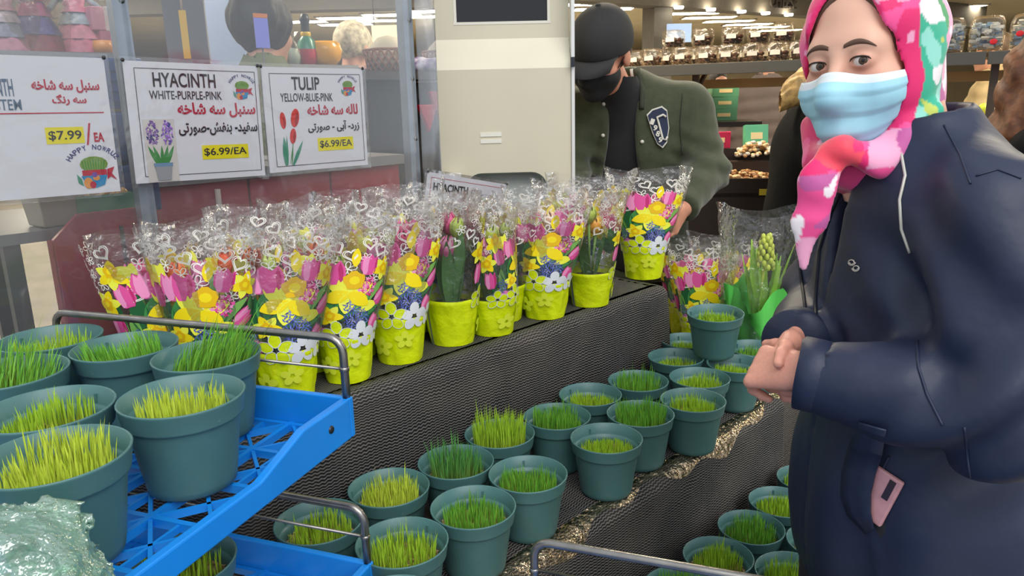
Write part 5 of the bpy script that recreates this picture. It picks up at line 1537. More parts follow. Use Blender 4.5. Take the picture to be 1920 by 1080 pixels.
    az = np.degrees(np.arctan2(V[:, 0], -V[:, 1])); n1 = wob((V[:, 0], V[:, 1], V[:, 2]), 85, 21, 8)*1.2; n2 = wob((V[:, 0], V[:, 1], V[:, 2]), 110, 22, 8)*1.2; n3 = wob((V[:, 0], V[:, 1], V[:, 2]), 60, 23, 8)*1.2
    col = {k: np.array(lin(v)) for k, v in dict(pink='#e0246c', hot='#ef4f92', pale='#f0a6c6', white='#f3e9ec', teal='#2fae8c', green='#3f9a5c', lime='#bcc95a', mint='#8fd6c6', plum='#c05a9a', coral='#f04a5e').items()}
    C = np.tile(col['pink'], (len(V), 1))
    def put(mk_, c_): C[mk_] = col[c_]
    put(n1 > .22, 'hot'); put((n2 > .42) & (V[:, 2] > .0), 'pale'); put((n1 < -.5), 'pale')
    side = (az > 74+12*n3) & (V[:, 2] > -.13) & (V[:, 0] > 0)
    put(side, 'teal'); put(side & (n1 > .12), 'white'); put(side & (n2 > .25), 'mint'); put(side & (n3 > .30), 'green'); put(side & (n1 < -.42), 'lime')
    back = (az > 112+16*n1) & (V[:, 0] > 0); put(back, 'pale'); put(back & (n2 > .10), 'white'); put(back & (n3 < -.35), 'plum')
    low = (V[:, 2] < -.10) & (az > 25) & (V[:, 0] > .01); put(low, 'pale'); put(low & (n2 > .15), 'white'); put(low & (n1 > .3), 'plum')
    tail = (V[:, 2] < t0[2]-.03) & (V[:, 1] < -.03); put(tail, 'hot'); put(tail & (n3 > -.05), 'pale'); put(tail & (n1 > .3), 'white'); put(tail & (n2 < -.38), 'plum')
    knot = (np.linalg.norm(V-t0, axis=1) < .034); put(knot, 'coral'); put(knot & (n1 > .25), 'pink')
    me = np_mesh('headscarf', to_frame(V, HM), Q, M_scarf, True, 1); set_tint(me, C); link('headscarf', me, root)
    # ---- details on the jacket, laid on its surface
    bpy.context.view_layer.update(); K = Cast(jk)
    zp = K.path([(1588, 330), (1560, 395), (1538, 470), (1530, 560), (1528, 628)], .001)
    zp2 = K.path([(1494, 440), (1500, 500), (1508, 560), (1512, 625)], .001)
    for pth in (zp, zp2):
        if len(pth) > 3:
            z_ = tube_part('zip', jk, pth, .0030, M_navy2, 6)
    pp = K.path([(1690, 285), (1698, 330), (1688, 375), (1692, 430), (1708, 474)], .0015)
    if len(pp) > 3: tube_part('piping', jk, pp, .0022, mat('grey_reflective_piping', '#b9b7ae', .35, metal=.2), 8)
    for dx, dy, sx in ((0, 0, 1), (8, 11, -1)):
        c_ = [K(1598+dx+sx*7*math.cos(t)*(1-.05*t), 492+dy+6*math.sin(t)*(1-.05*t), .0012) for t in np.linspace(0, 9.5, 30)]
        c_ = [q for q in c_ if q is not None]
        if len(c_) > 5: tube_part('embroidered_mark', jk, c_, .0009, mat('silver_thread', '#c9c4ba', .35), 6)
    for pts_, r_ in (([(1668, 855), (1655, 880), (1640, 940), (1642, 975)], .0022), ([(1600, 790), (1590, 840), (1592, 900), (1610, 950), (1640, 975)], .0018),
                     ([(1808, 800), (1815, 860), (1825, 930), (1838, 1010), (1842, 1075)], .0018), ([(1720, 640), (1722, 690), (1738, 740), (1768, 798)], .0020), ([(1830, 330), (1870, 318), (1915, 335)], .0014), ([(1770, 235), (1800, 290), (1820, 345)], .0014)):
        q = K.path(pts_, .0006)
        if len(q) > 3: tube_part('seam', jk, q, r_, M_navy, 6)
    q = K(1633, 877, .003)
    if q is not None:
        b = MB(); b.ball((0, 0, 0), (.0075, .0075, .0075), 12, 8); o_ = b.build('snap_button', M_bolt, jk); o_.location = q; o_.scale = (1, 1, 1)
    # phone standing in the pocket
    p0 = K(1658, 905, .004); pn_ = K.n
    if p0 is not None:
        ph = thing('smartphone', 'pink phone sticking out of the navy jacket pocket', 'phone', (0, 0, 0))
        pw = to_frame(p0[None], np.array(root.matrix_world))[0]
        n_ = pn_.copy(); zx = _U*.80+_R*.60; zx -= n_*(zx @ n_); zx /= np.linalg.norm(zx); xx = np.cross(zx, n_)
        MW = np.eye(4); MW[:3, 0] = xx; MW[:3, 1] = zx; MW[:3, 2] = n_; MW[:3, 3] = pw-zx*.022
        ph.matrix_world = Matrix(MW.tolist())
        b = MB(); b.box((0, 0, 0), (.050, .085, .008)); b.build('case', mat('rose_phone_case', '#d39a9c', .35, vary=.1, vscale=40), ph, .003)
        b = MB(); b.box((0.012, .020, .0042), (.010, .034, .0012)); b.build('camera_bar', mat('phone_camera', '#3a2c2e', .2), ph, .0005)
        # welt of the pocket in front of the phone
        wl = [K(x, y, .017) for x, y in ((1670, 800), (1662, 850), (1650, 885), (1640, 920), (1638, 955), (1646, 985))]; wi = [K(x, y, .004) for x, y in ((1610, 790), (1592, 840), (1580, 885), (1578, 930), (1590, 965), (1625, 1000))]
        if all(q is not None for q in wl+wi):
            b = MB(); b.loft([[a, a*.6+c_*.4, (a+c_)/2*.6+c_*.4, c_] for a, c_ in zip(wl, wi)], False, False, True); o_ = b.build('pocket_welt', M_navy, jk)
            so = o_.modifiers.new('cloth', 'SOLIDIFY'); so.thickness = .003
    return root
WOMAN = build_woman()
M_olive = mat('olive_wool', '#3c4230', 0.85, vary=0.10, vscale=40, bump=0.12, bscale=350, sheen=0.25, spec=0.2)
M_olived = mat('olive_rib', '#2f3427', 0.9, bump=0.2, bscale=400)
M_tee = mat('black_cotton', '#17181b', 0.9)
M_cap = mat('black_cap_cloth', '#27282a', 0.85, vary=0.06, vscale=60)
M_bmask = mat('black_mask_cloth', '#1b1c1f', 0.85)
M_rib = mat('white_stripe', '#c9c6ba', 0.8)
def build_man():
    base = at_d(1196, 250, 2.80)
    root = thing('person', 'man in black cap, black mask and olive varsity jacket bending over the flowers', 'person', (base[0], base[1]+.03, 0), math.radians(-12))
    bpy.context.view_layer.update(); RI = np.linalg.inv(np.array(root.matrix_world))
    def loc(px, py, d): return to_frame(at_d(px, py, d)[None], RI)[0]
    hc = at_d(1128, 100, 2.58)
    HW = head_frame(hc, math.radians(-34), math.radians(6), math.radians(24)); HM = RI @ HW
    S_ = 1.12
    neck = to_frame(np.array([[0, .035, -.085]]), HM)[0]
    shL, elL, haL = loc(1290, 205, 2.78), loc(1322, 318, 2.72), loc(1280, 392, 2.50)
    shR = loc(1075, 215, 2.80); shR[2] = shL[2]; elR, haR = loc(1062, 330, 2.78), loc(1098, 400, 2.62)
    zs = shL[2]; nb = loc(1180, 165, 2.80)
    hip = np.array([0, .10, 1.02])
    def torso(P, k=0.0):
        d = ell(P, (0, .0, zs-.14), (.225+k, .145+k, .26)); d = smin(d, ell(P, (0, .04, zs-.38), (.20+k, .15+k, .26)), .06); d = smin(d, ell(P, (0, .07, zs-.55), (.20+k, .155+k, .2)), .06)
        d = smin(d, cone(P, shR, shL, .085+k, .085+k), .06); d = smin(d, cone(P, (0, .02, zs), nb, .11+k, .075+k), .05)
        return d
    def jacket(P):
        d = torso(P)
        a = smin(cone(P, shL, elL, .092, .082), cone(P, elL, haL, .082, .052), .03); a = smin(a, smin(cone(P, shR, elR, .09, .08), cone(P, elR, haR, .08, .052), .03), .03)
        d = smin(d, a, .03)+.008*wob(P, 20, 31)+.003*wob(P, 50, 32)+.005*np.abs(wob(P, 30, 35))
        for e in (elL, elR):
            w = np.exp(-((P[0]-e[0])**2+(P[1]-e[1])**2+(P[2]-e[2])**2)/(2*.09**2)); d = d+w*.010*np.sin(P[2]*95+P[0]*35)
        d = smax(d, zs-.64-P[2], .01)
        for h_, e in ((haL, elL), (haR, elR)):
            ax = (h_-e)/np.linalg.norm(h_-e); pl = (P[0]-h_[0])*ax[0]+(P[1]-h_[1])*ax[1]+(P[2]-h_[2])*ax[2]; near = cone(P, h_-ax*.03, h_+ax*.15, .08, .08)
            d = np.where(near < 0, smax(d, pl, .006), d)
        d = smax(d, -cone(P, nb-np.array([.02, -.0, .12]), nb*.4+neck*.6, .070, .080), .012)
        op = np.maximum(np.abs(P[0]+.045-.02*(P[2]-zs))-(.046+.05*smoothstep(zs-.05, zs-.45, P[2]+0*P[0])), P[1]+.055)
        return smax(d, -op, .012)
    lo = np.minimum.reduce([shR, elR, haR, np.array([-.33, -.3, zs-.66])])-.12; hi = np.maximum.reduce([shL, elL, haL, np.array([.33, .28, zs+.14])])+.12
    lo[2] = zs-.68; hi[2] = zs+.16
    V, Q = nets(jacket, lo, hi, .010)
    jk = link('jacket', np_mesh('jacket', V, Q, M_olive, True, 1), root)
    V, Q = nets(lambda P: smin(smax(torso(P, -.02)+.004*wob(P, 24, 41), zs-.60-P[2], .01), cone(P, nb-np.array([0, 0, .16]), nb*.35+neck*.65+np.array([0, -.010, 0]), .092, .070), .03), (-.30, -.30, zs-.62), (.30, .25, zs+.12), .012); link('tee_shirt', np_mesh('tee_shirt', V, Q, M_tee, True), root)
    HI = np.linalg.inv(HM)
    def bodyf(P):
        q = [(HI[r, 0]*P[0]+HI[r, 1]*P[1]+HI[r, 2]*P[2]+HI[r, 3])/S_ for r in range(3)]
        f = smin(torso(P, -.045), cone(P, nb-np.array([0, 0, .10]), neck, .058, .055), .03)
        for h_, e, sh_, s in ((haL, elL, shL, 1), (haR, elR, shR, -1)):
            d = (h_-e)/np.linalg.norm(h_-e); f = smin(f, smin(cone(P, sh_, e, .05, .042), cone(P, e, h_, .042, .030), .02), .02)
            f = smin(f, hand_fields(P, h_+d*.01, d, np.array([-s*.8, -.4, -.2]), np.array([-s*.3, -1.0, .2]), ((.5, .6, .4),)*4, 1.0, 1.05), .006)
        f = smax(f, zs-.62-P[2], .01)
        return smin(f, head_sdf(q, True, False)*S_, .008)
    l2 = np.minimum.reduce([haL, haR, elR, np.array([-.27, -.25, zs-.62])])-.15; h2 = np.maximum.reduce([haL, elL, HM[:3, 3]+.17, np.array([.27, .22, zs+.1])])+.04; l2[2] = min(haL[2], haR[2])-.2
    BV, BQ = nets(bodyf, l2, h2, .0068)
    hv = to_frame(BV, HI)/S_; inh = np.linalg.norm(hv-np.array([0, 0, -.02]), axis=1) < .16
    tint = np.where(inh[:, None], skin_tint(hv, '#c88d74', '#b96a58'), np.array(lin('#c88d74')))
    me = np_mesh('body', BV, BQ, M_skin, True); set_tint(me, tint); link('body', me, root)
    # cap: crown, brim, top button
    def capf(P): return smax(ell(P, (0, .008, .038), (.091, .116, .104)), .004-P[2]-.05*(P[1]), .006)
    V, Q = nets(capf, (-.11, -.12, -.03), (.11, .14, .15), .006); cp = link('cap', np_mesh('cap', to_frame(V*S_, HM), Q, M_cap, True), root)
    rows = []
    for t in np.linspace(-1, 1, 15):
        a = t*1.15; inn = np.array([.088*math.sin(a), .012-.098*math.cos(a), .016]); out = np.array([.080*math.sin(a)*1.02, -.015-.165*math.cos(a*.92), .000-.018*abs(math.sin(a))]); rows.append([inn, (inn+out)/2+np.array([0, 0, .008]), out])
    b = MB(); b.loft(rows, False, False, True); b.v = [tuple(p) for p in to_frame(np.array(b.v)*S_, HM)]; o = b.build('cap_brim', M_cap, cp); so = o.modifiers.new('stiff', 'SOLIDIFY'); so.thickness = .004
    b = MB(); b.ball((0, .008, .142), (.009, .009, .005), 10, 6); b.v = [tuple(p) for p in to_frame(np.array(b.v)*S_, HM)]; b.build('cap_button', M_cap, cp)
    # black mask
    nphi, nt = 25, 14; O = []; D = []; T = []
    for i in range(nt):
        for j in range(nphi):
            ph = math.radians(-80+160*j/(nphi-1)); c_ = max(0, math.cos(ph)); zt = -.030+.010*math.exp(-(ph/.4)**2); zb = -.072-.052*c_**.8; t = i/(nt-1); O.append((0, -.012, zt+(zb-zt)*t)); D.append((math.sin(ph), -math.cos(ph), 0)); T.append((t, ph))
    O = np.array(O); D = np.array(D); T = np.array(T); rr = march(lambda P: smin(head_base(P), cone(P, (0, -.088, -.012), (0, -.106, -.045), .012, .018), .03), O, D)
    MV = to_frame((O+D*(rr+.006+.006*np.sin(PI*T[:, 0]))[:, None])*S_, HM); b = MB(); b.loft([[MV[i*nphi+j] for j in range(nphi)] for i in range(nt)], False); mk = b.build('face_mask', M_bmask, root)
    for s in (-1, 1):
        tube_part('ear_loop', mk, to_frame(np.array([(s*.066, -.03, -.03), (s*.080, .0, .0), (s*.083, .025, .005)])*S_, HM), .0016, M_bmask, 6)
    # glasses
    gl = MB()
    for s in (-1, 1): gl.tube([(s*.034+.023*math.cos(t), -.104-.004*math.cos(t)*s, -.004+.017*math.sin(t)) for t in np.linspace(0, 2*PI, 17)], .0013, 6, False); gl.tube([(s*.057, -.100, .0), (s*.079, .01, .006)], .0013, 6)
    gl.tube([(-.011, -.106, .0), (.011, -.106, .0)], .0013, 6); gl.v = [tuple(p) for p in to_frame(np.array(gl.v)*S_, HM)]; gl.build('glasses', M_bolt, root)
    hb = lambda P: smax(smax(ell(P, (0, .02, .01), (.082, .098, .075)), -(P[1]-.005), .006), P[2]-.045, .006)
    V, Q = nets(hb, (-.1, -.02, -.09), (.1, .14, .07), .006); link('hair', np_mesh('hair', to_frame(V*S_, HM), Q, mat('grey_short_hair', '#5d544c', .8), True), root)
    # trousers and shoes behind the display
    V, Q = nets(lambda P: smin(cone(P, (.10, .10, .98), (.11, .24, .08), .105, .068), cone(P, (-.10, .10, .98), (-.11, .24, .08), .105, .068), .02), (-.24, -.08, .02), (.24, .36, 1.1), .018); link('trousers', np_mesh('trousers', V, Q, mat('black_trousers', '#1c1d20', .85)), root)
    for s in (-1, 1):
        f = lambda P: smax(ell(P, (s*.11, .20, .045), (.05, .15, .05)), -P[2], .004); V, Q = nets(f, (s*.11-.07, .03, -.01), (s*.11+.07, .37, .11), .012); link('shoe', np_mesh('shoe', V, Q, mat('black_shoe', '', .5)), root)
    # trims laid on the jacket
    bpy.context.view_layer.update(); K = Cast(jk)
    for pts, r_, m_, nm in (([(1170, 105), (1184, 130), (1190, 160), (1190, 196)], .006, M_rib, 'collar_stripe'), ([(1178, 102), (1196, 130), (1204, 165), (1203, 205)], .009, M_olived, 'collar_rib'), ([(1262, 362), (1280, 372), (1293, 392)], .004, M_rib, 'cuff_stripe'),
                            ([(1180, 208), (1200, 250), (1205, 290)], .004, M_olived, 'placket'), ([(1141, 190), (1141, 240), (1140, 285)], .004, M_olived, 'placket'), ([(1280, 175), (1275, 230), (1280, 290)], .002, M_olived, 'seam')):
        q = K.path(pts, .002)
        if len(q) > 2: tube_part(nm, jk, q, r_, m_, 8)
    for px, py in ((1184, 212), (1204, 266), (1132, 196), (1131, 254)):
        q = K(px, py, .003)
        if q is not None: b = MB(); b.ball((0, 0, 0), .007, 10, 6); b.build('snap_button', M_rib, jk).location = q
    # letter patch: navy shield outlined white with the letter C and 1989
    def patch(name, pts, lift, m_):
        Pq = [K(x, y, lift) for x, y in pts]; c_ = K(sum(p[0] for p in pts)/len(pts), sum(p[1] for p in pts)/len(pts), lift)
        if c_ is None or any(q is None for q in Pq): return None
        b = MB(); n = len(Pq); mid = [(q+c_)/2 for q in Pq]; b.sm = True
        b.add([c_]+mid+Pq, [(0, 1+i, 1+(i+1) % n) for i in range(n)]+[(1+i, 1+n+i, 1+n+(i+1) % n, 1+(i+1) % n) for i in range(n)]); return b.build(name, m_, jk)
    ol = [(1212, 216), (1222, 206), (1240, 200), (1249, 207), (1253, 240), (1249, 268), (1241, 277), (1231, 270), (1222, 250)]
    cx, cy = 1234, 239
    pa = patch('patch_edge', ol, .010, M_rib); patch('patch', [(cx+(x-cx)*.90, cy+(y-cy)*.92) for x, y in ol], .0125, mat('patch_navy', '#1d2740', .8))
    for seg in ([(1246, 220), (1241, 216), (1231, 221), (1233, 231), (1240, 262), (1246, 264), (1248, 258)],):
        q = [K(x, y, .015) for x, y in seg]
        if all(p is not None for p in q): tube_part('letter_c', jk, q, .0042, M_rib, 6)
    for k, ch in enumerate('1989'):
        q = K(1222+k*4.6, 229+k*11.5, .0155)
        if q is not None:
            me = text_mesh(ch, .014, .020, .03, .0008); me.materials.append(M_rib); o = link('lettering', me, jk)
            n_ = to_frame((K.n)[None]*1.0, np.block([[RI[:3, :3], np.zeros((3, 1))], [np.zeros((1, 3)), np.ones((1, 1))]]))[0]; n_ /= np.linalg.norm(n_)
            up = np.array([.35, 0, .95]); up -= n_*(up @ n_); up /= np.linalg.norm(up); x_ = np.cross(up, n_)
            MW = np.eye(4); MW[:3, 0] = x_; MW[:3, 1] = up; MW[:3, 2] = n_; MW[:3, 3] = q; o.matrix_local = Matrix(MW.tolist())
    return root
MAN = build_man()
# ------------------------------------------------------------------ bystanders
def bystander(label, pos, heading, h, coat, hair, style='short', arms='down', trousers='#24262b', puffer=False, hood=False, bulk=1.0, vox=.013):
    root = thing('person', label, 'person', (pos[0], pos[1], 0), heading, None, h/1.70)
    Mc = mat('coat_'+coat, coat, .9, spec=.15, vary=.06, vscale=12, bump=.1, bscale=40); Mh = mat('hair_'+hair, hair, .6, vary=.35, vscale=40, bump=.3, bscale=40)
    k = bulk
    if arms == 'down': A = [((s*.19, .02, 1.36), (s*.25*k, .03, 1.10), (s*.24*k, -.05, .86)) for s in (-1, 1)]
    else: A = [((s*.19, .02, 1.36), (s*.24*k, .03, 1.10), (s*.12, -.22, 1.14)) for s in (-1, 1)]
    def coatf(P):
        d = ell(P, (0, .01, 1.20), (.20*k, .14*k, .26)); d = smin(d, ell(P, (0, .01, .95), (.20*k, .155*k, .32)), .06); d = smin(d, cone(P, (-.14, .02, 1.37), (.14, .02, 1.37), .07, .07), .06); d = smin(d, cone(P, (0, .02, 1.36), (0, .01, 1.46), .10, .075), .04)
        for a, b_, c in A: d = smin(d, smin(cone(P, a, b_, .078*k, .068*k), cone(P, b_, c, .068*k, .05*k), .03), .03)
        if hood: d = smin(d, ell(P, (0, .085, 1.44), (.12, .075, .075)), .03)
        if puffer: d = d-.010*np.abs(np.sin(P[2]*38+P[0]*4))+.004
        d = d+.006*wob(P, 24, 51)
        d = smax(d, .72-P[2], .012)
        for a, b_, c in A:
            c = np.array(c); b_ = np.array(b_); ax = (c-b_)/np.linalg.norm(c-b_); pl = (P[0]-c[0])*ax[0]+(P[1]-c[1])*ax[1]+(P[2]-c[2])*ax[2]; d = np.where(cone(P, c-ax*.02, c+ax*.1, .08, .08) < 0, smax(d, pl, .006), d)
        return smax(d, -cone(P, (0, .015, 1.42), (0, .0, 1.56), .055, .07), .01)
    V, Q = nets(coatf, (-.50, -.40, .69), (.50, .30, 1.56), vox); link('coat', np_mesh('coat', V, Q, Mc, True), root)
    def bodyf(P):
        f = smin(smin(ell(P, (0, .01, 1.15), (.15, .09, .26)), cone(P, (0, .01, 1.3), (0, .015, 1.5), .07, .05), .04), head_sdf((P[0], P[1]+.015, P[2]-1.58), False), .008)
        for a, b_, c in A:
            c = np.array(c); d = (c-np.array(b_)); d = d/np.linalg.norm(d); s = np.sign(c[0])
            f = smin(f, smin(cone(P, a, b_, .05, .04), cone(P, b_, c, .04, .03), .02), .02); f = smin(f, hand_fields(P, c+d*.01, d, np.array([-s, 0, -.2]), np.array([0, -1.0, .4]), ((.3, .4, .3),)*4), .006)
        return f
    V, Q = nets(bodyf, (-.40, -.46, .64), (.40, .20, 1.74), .0105); me = np_mesh('body', V, Q, M_skin, True); set_tint(me, np.tile(np.array(lin('#cf9c84')), (len(V), 1))); link('body', me, root)
    def hairf(P):
        q = (P[0], P[1]+.015, P[2]-1.58)
        d = smax(ell(q, (0, .016, .036), (.083, .103, .097)), -ell(q, (0, -.115, -.02), (.07, .07, .085)), .012)
        if style == 'long': d = smin(d, cone(q, (-.04, .05, -.02), (-.10, .15, -.11), .060, .050), .03); d = smin(d, cone(q, (-.10, .15, -.11), (-.12, .27, -.20), .050, .016), .03); d = smin(d, cone(q, (.05, .05, .0), (.06, .10, -.2), .055, .03), .03); d = d+.004*np.sin(q[0]*150+q[2]*90)
        if style == 'curly': d = smin(d, ell(q, (0, .03, .03), (.105, .115, .115)), .03); d = smax(d, -ell(q, (0, -.12, -.03), (.066, .07, .085)), .012); d = d+.012*wob(P, 110, 61)
        if style == 'curly_long': d = smin(smin(d, ell(q, (0, .03, .0), (.115, .115, .13)), .03), ell(q, (0, .06, -.17), (.15, .10, .16)), .05); d = smax(d, -ell(q, (0, -.12, -.03), (.066, .075, .10)), .012); d = d+.016*wob(P, 80, 62)
        return d+.002*wob(P, 160, 63)
    V, Q = nets(hairf, (-.22, -.17, 1.22), (.24, .20, 1.75), .008); link('hair', np_mesh('hair', V, Q, Mh, True), root)
    V, Q = nets(lambda P: smin(cone(P, (.09, .01, .86), (.10, .01, .07), .09, .06), cone(P, (-.09, .01, .86), (-.10, .01, .07), .09, .06), .02), (-.22, -.12, .02), (.22, .14, .98), .022); link('trousers', np_mesh('trousers', V, Q, mat('cloth_'+trousers, trousers, .85)), root)
    for s in (-1, 1):
        V, Q = nets(lambda P: smax(ell(P, (s*.10, -.04, .04), (.05, .13, .05)), -P[2], .004), (s*.10-.07, -.2, -.01), (s*.10+.07, .12, .11), .014); link('shoe', np_mesh('shoe', V, Q, mat('black_shoe', '', .5)), root)
    return root
p = at_d(1548, 260, 3.15); bl = bystander('person in black coat with long blond hair behind the navy jacket', p, math.radians(80), 1.74, '#0b0b0d', '#b08d54', 'long', 'bent', bulk=1.4)
p = at_d(1432, 220, 5.6); bystander('person in grey-brown puffer coat seen from behind beyond the shelf', p, math.radians(160), 1.86, '#6a5f5c', '#3a2d24', 'short', 'down', puffer=True, bulk=1.1)
p = at_d(1852, 220, 5.5); bystander('person in beige hooded puffer coat beyond the candy shelf', p, math.radians(-130), 1.86, '#b7a37c', '#5a4632', 'short', 'down', puffer=True, hood=True, bulk=1.12)
p = at_d(1960, 220, 2.2); bystander('person with curly brown hair in black coat at the right edge', p, math.radians(60), 1.64, '#101012', '#6b4128', 'curly_long', 'down')
p = at_d(492, 60, 3.1); bystander('person with curly black hair in olive coat behind the clear screen', p, math.radians(160), 1.93, '#6c7052', '#1d1b1c', 'curly', 'bent')
p = at_d(662, 85, 4.1); bystander('white-haired person in dark coat behind the tulip sign', p, math.radians(150), 1.91, '#2d3136', '#cfc3a8', 'short', 'down')
p = at_d(1345, 175, 7.5); bystander('distant person in dark plaid coat beyond the nut display', p, math.radians(10), 1.72, '#4a453e', '#2b241f', 'short', 'down', vox=.02)

# ------------------------------------------------------------------ shelf with clear boxes
M_edge = mat('shelf_edge_grey', '#5a5854', .5, metal=.3); M_wood = mat('shelf_wood', '#a8875a', .6, vary=.15, vscale=4); M_brown = mat('brown_upright', '#4e4036', .6)
M_clam = film('clamshell_plastic', '#fbf6ec', .10, .04, haze=.02, bump=.4, bscale=50, fres=.35)
A_ = at_d(1130, 117, 4.45); B_ = at_d(2050, 100, 3.35); ZS = 1.655
A_[2] = B_[2] = 0; SD = (B_-A_)/np.linalg.norm(B_-A_); SN = np.array([-SD[1], SD[0], 0]); SL = float(np.linalg.norm(B_-A_)); SA = math.atan2(SD[1], SD[0])
def shelf_at(px, back=.09):
    """spot on the shelf in a pixel column"""
    r = ray(px, 110)[:2]; M2 = np.array([[SD[0], -r[0]], [SD[1], -r[1]]]); o = (A_+SN*back)[:2]; t = np.linalg.solve(M2, -o); return np.array([o[0]+SD[0]*t[0], o[1]+SD[1]*t[0]])
sh = thing('display_shelf', 'tall grey-edged shelf unit carrying rows of clear boxes', 'shelf', A_, SA)
b = MB(); b.box((SL*.42, .24, ZS-.012), (SL*.84-.004, .48, .022)); b.build('shelf_board', M_wood, sh)
jx = to_uv  # keep names short below
cut = float((np.append(shelf_at(1850, 0), 0)-A_) @ SD)
for x0, x1 in ((0, cut-.004), (cut+.004, SL)):
    b = MB(); b.box(((x0+x1)/2, -.012, ZS-.028), (x1-x0, .022, .058)); b.build('shelf_edge', M_edge, sh, .002)
b = MB(); b.box((SL*.92, .24, ZS-.012), (SL*.16, .48, .022)); b.build('shelf_board', M_wood, sh)
b = MB(); b.box((SL/2, .30, ZS-.105), (SL, .03, .05)); b.build('back_rail', M_wood, sh)
for px in (1150, 1306, 1868, 2030):
    x = float((np.append(shelf_at(px, .1), 0)-A_) @ SD)
    b = MB(); b.box((x, .10, ZS/2-.02), (.034, .034, ZS-.06)); b.build('upright', M_brown, sh)
    b = MB(); b.bar((x, .12, ZS-.14), (x, .30, ZS-.04), .02, .02); b.build('bracket', M_brown, sh)
def clam_mesh(w, d, h):
    b = MB(); rings = []
    for z, k in ((0, .90), (.004, .94), (h*.5, 1.0), (h*.53, 1.06), (h*.56, 1.0), (h*.85, .94), (h*.97, .80), (h, .60)):
        ring = []
        for t in np.linspace(0, 2*PI, 25)[:-1]:
            c, s_ = math.cos(t), math.sin(t); e = .45; ring.append((w/2*k*math.copysign(abs(c)**e, c), d/2*k*math.copysign(abs(s_)**e, s_), z))
        rings.append(ring)
    b.loft(rings, True, True); return b.mesh('clear_box', M_clam)
def content(name, w, d, h, size, n, mats, seed, flat=False):
    r = np.random.RandomState(seed); b = MB()
    for _ in range(n):
        b.m(r.randint(len(mats)), not flat); c = np.array([r.uniform(-.5, .5)*w, r.uniform(-.5, .5)*d, r.uniform(0, 1)*h]); th = r.uniform(0, 6.28, 3); R = np.array(Matrix.Rotation(th[0], 3, 'X') @ Matrix.Rotation(th[1], 3, 'Z'))
        if flat: b.box(c, (size*1.8, size, size*.6), R=R)
        else: b.ball(c, (size, size*.6, size*.55), 6, 4, R)
    return b.mesh(name, mats)
M_date = [mat('date_brown', '#3c2320', .35), mat('date_dark', '#281716', .3), mat('date_red', '#57302a', .35)]
DATE = content('dates', .088, .075, .038, .016, 60, M_date, 3); DCLAM = clam_mesh(.118, .105, .10)
M_lab = mat('white_label', '#e6e0d2', .5)
def date_box(px, back, z, label, k):
    q = shelf_at(px, back); t = thing('date_box', label, 'food box', (q[0], q[1], z), SA+.1*math.sin(k*2.1), 'clear boxes of dates on the shelf')
    link('clear_box', DCLAM, t); o = link('dates', DATE, t); o.location = (0, 0, .014); o['kind'] = 'stuff'
    b = MB(); b.box((0, -.0545, .045), (.052, .0015, .024)); b.build('label', M_lab, t)
fr = [1222, 1278, 1325, 1365, 1412, 1458, 1500, 1545]
for k, px in enumerate(fr): date_box(px, .085, ZS, f'clear box of brown dates with white label, {_ord[k]} in the front row from the man', k)
for k, px in enumerate((1192, 1250, 1302, 1346, 1390, 1436, 1482)): date_box(px, .215, ZS+.0005, f'clear box of dates, {_ord[k]} in the rear row from the man', k+3)
for k, px in enumerate((1262, 1316, 1372, 1420, 1466)): date_box(px, .20, ZS+.102, f'clear box of dates stacked on the rear row, {_ord[k]} from the man', k+5)
M_candy = [mat('candy_pale_blue', '#c3d6ea', .35), mat('candy_blue', '#7fa4d0', .35), mat('candy_white', '#dfe3e6', .4), mat('candy_grey', '#b4c0cc', .4)]
CANDY = content('candies', .112, .10, .11, .016, 110, M_candy, 9, True); CCLAM = clam_mesh(.150, .13, .165)
for k, px in enumerate((1700, 1772, 1845, 1922, 2002)):
    q = shelf_at(px, .10); t = thing('candy_box', f'clear box of blue wrapped candies, {_ord[k]} from the headscarf on the shelf', 'food box', (q[0], q[1], ZS), SA+.1*math.sin(k*1.7), 'clear boxes of blue candies')
    link('clear_box', CCLAM, t); o = link('candies', CANDY, t); o.location = (0, 0, .02); o['kind'] = 'stuff'; o.rotation_euler = (0, 0, k*PI)
    b = MB(); b.ball((.03*(-1)**k, -.074, .085-.02*k % .05), (.016, .002, .013), 10, 6); b.build('red_sticker', mat('red_sticker', '#d8202c', .4), t)

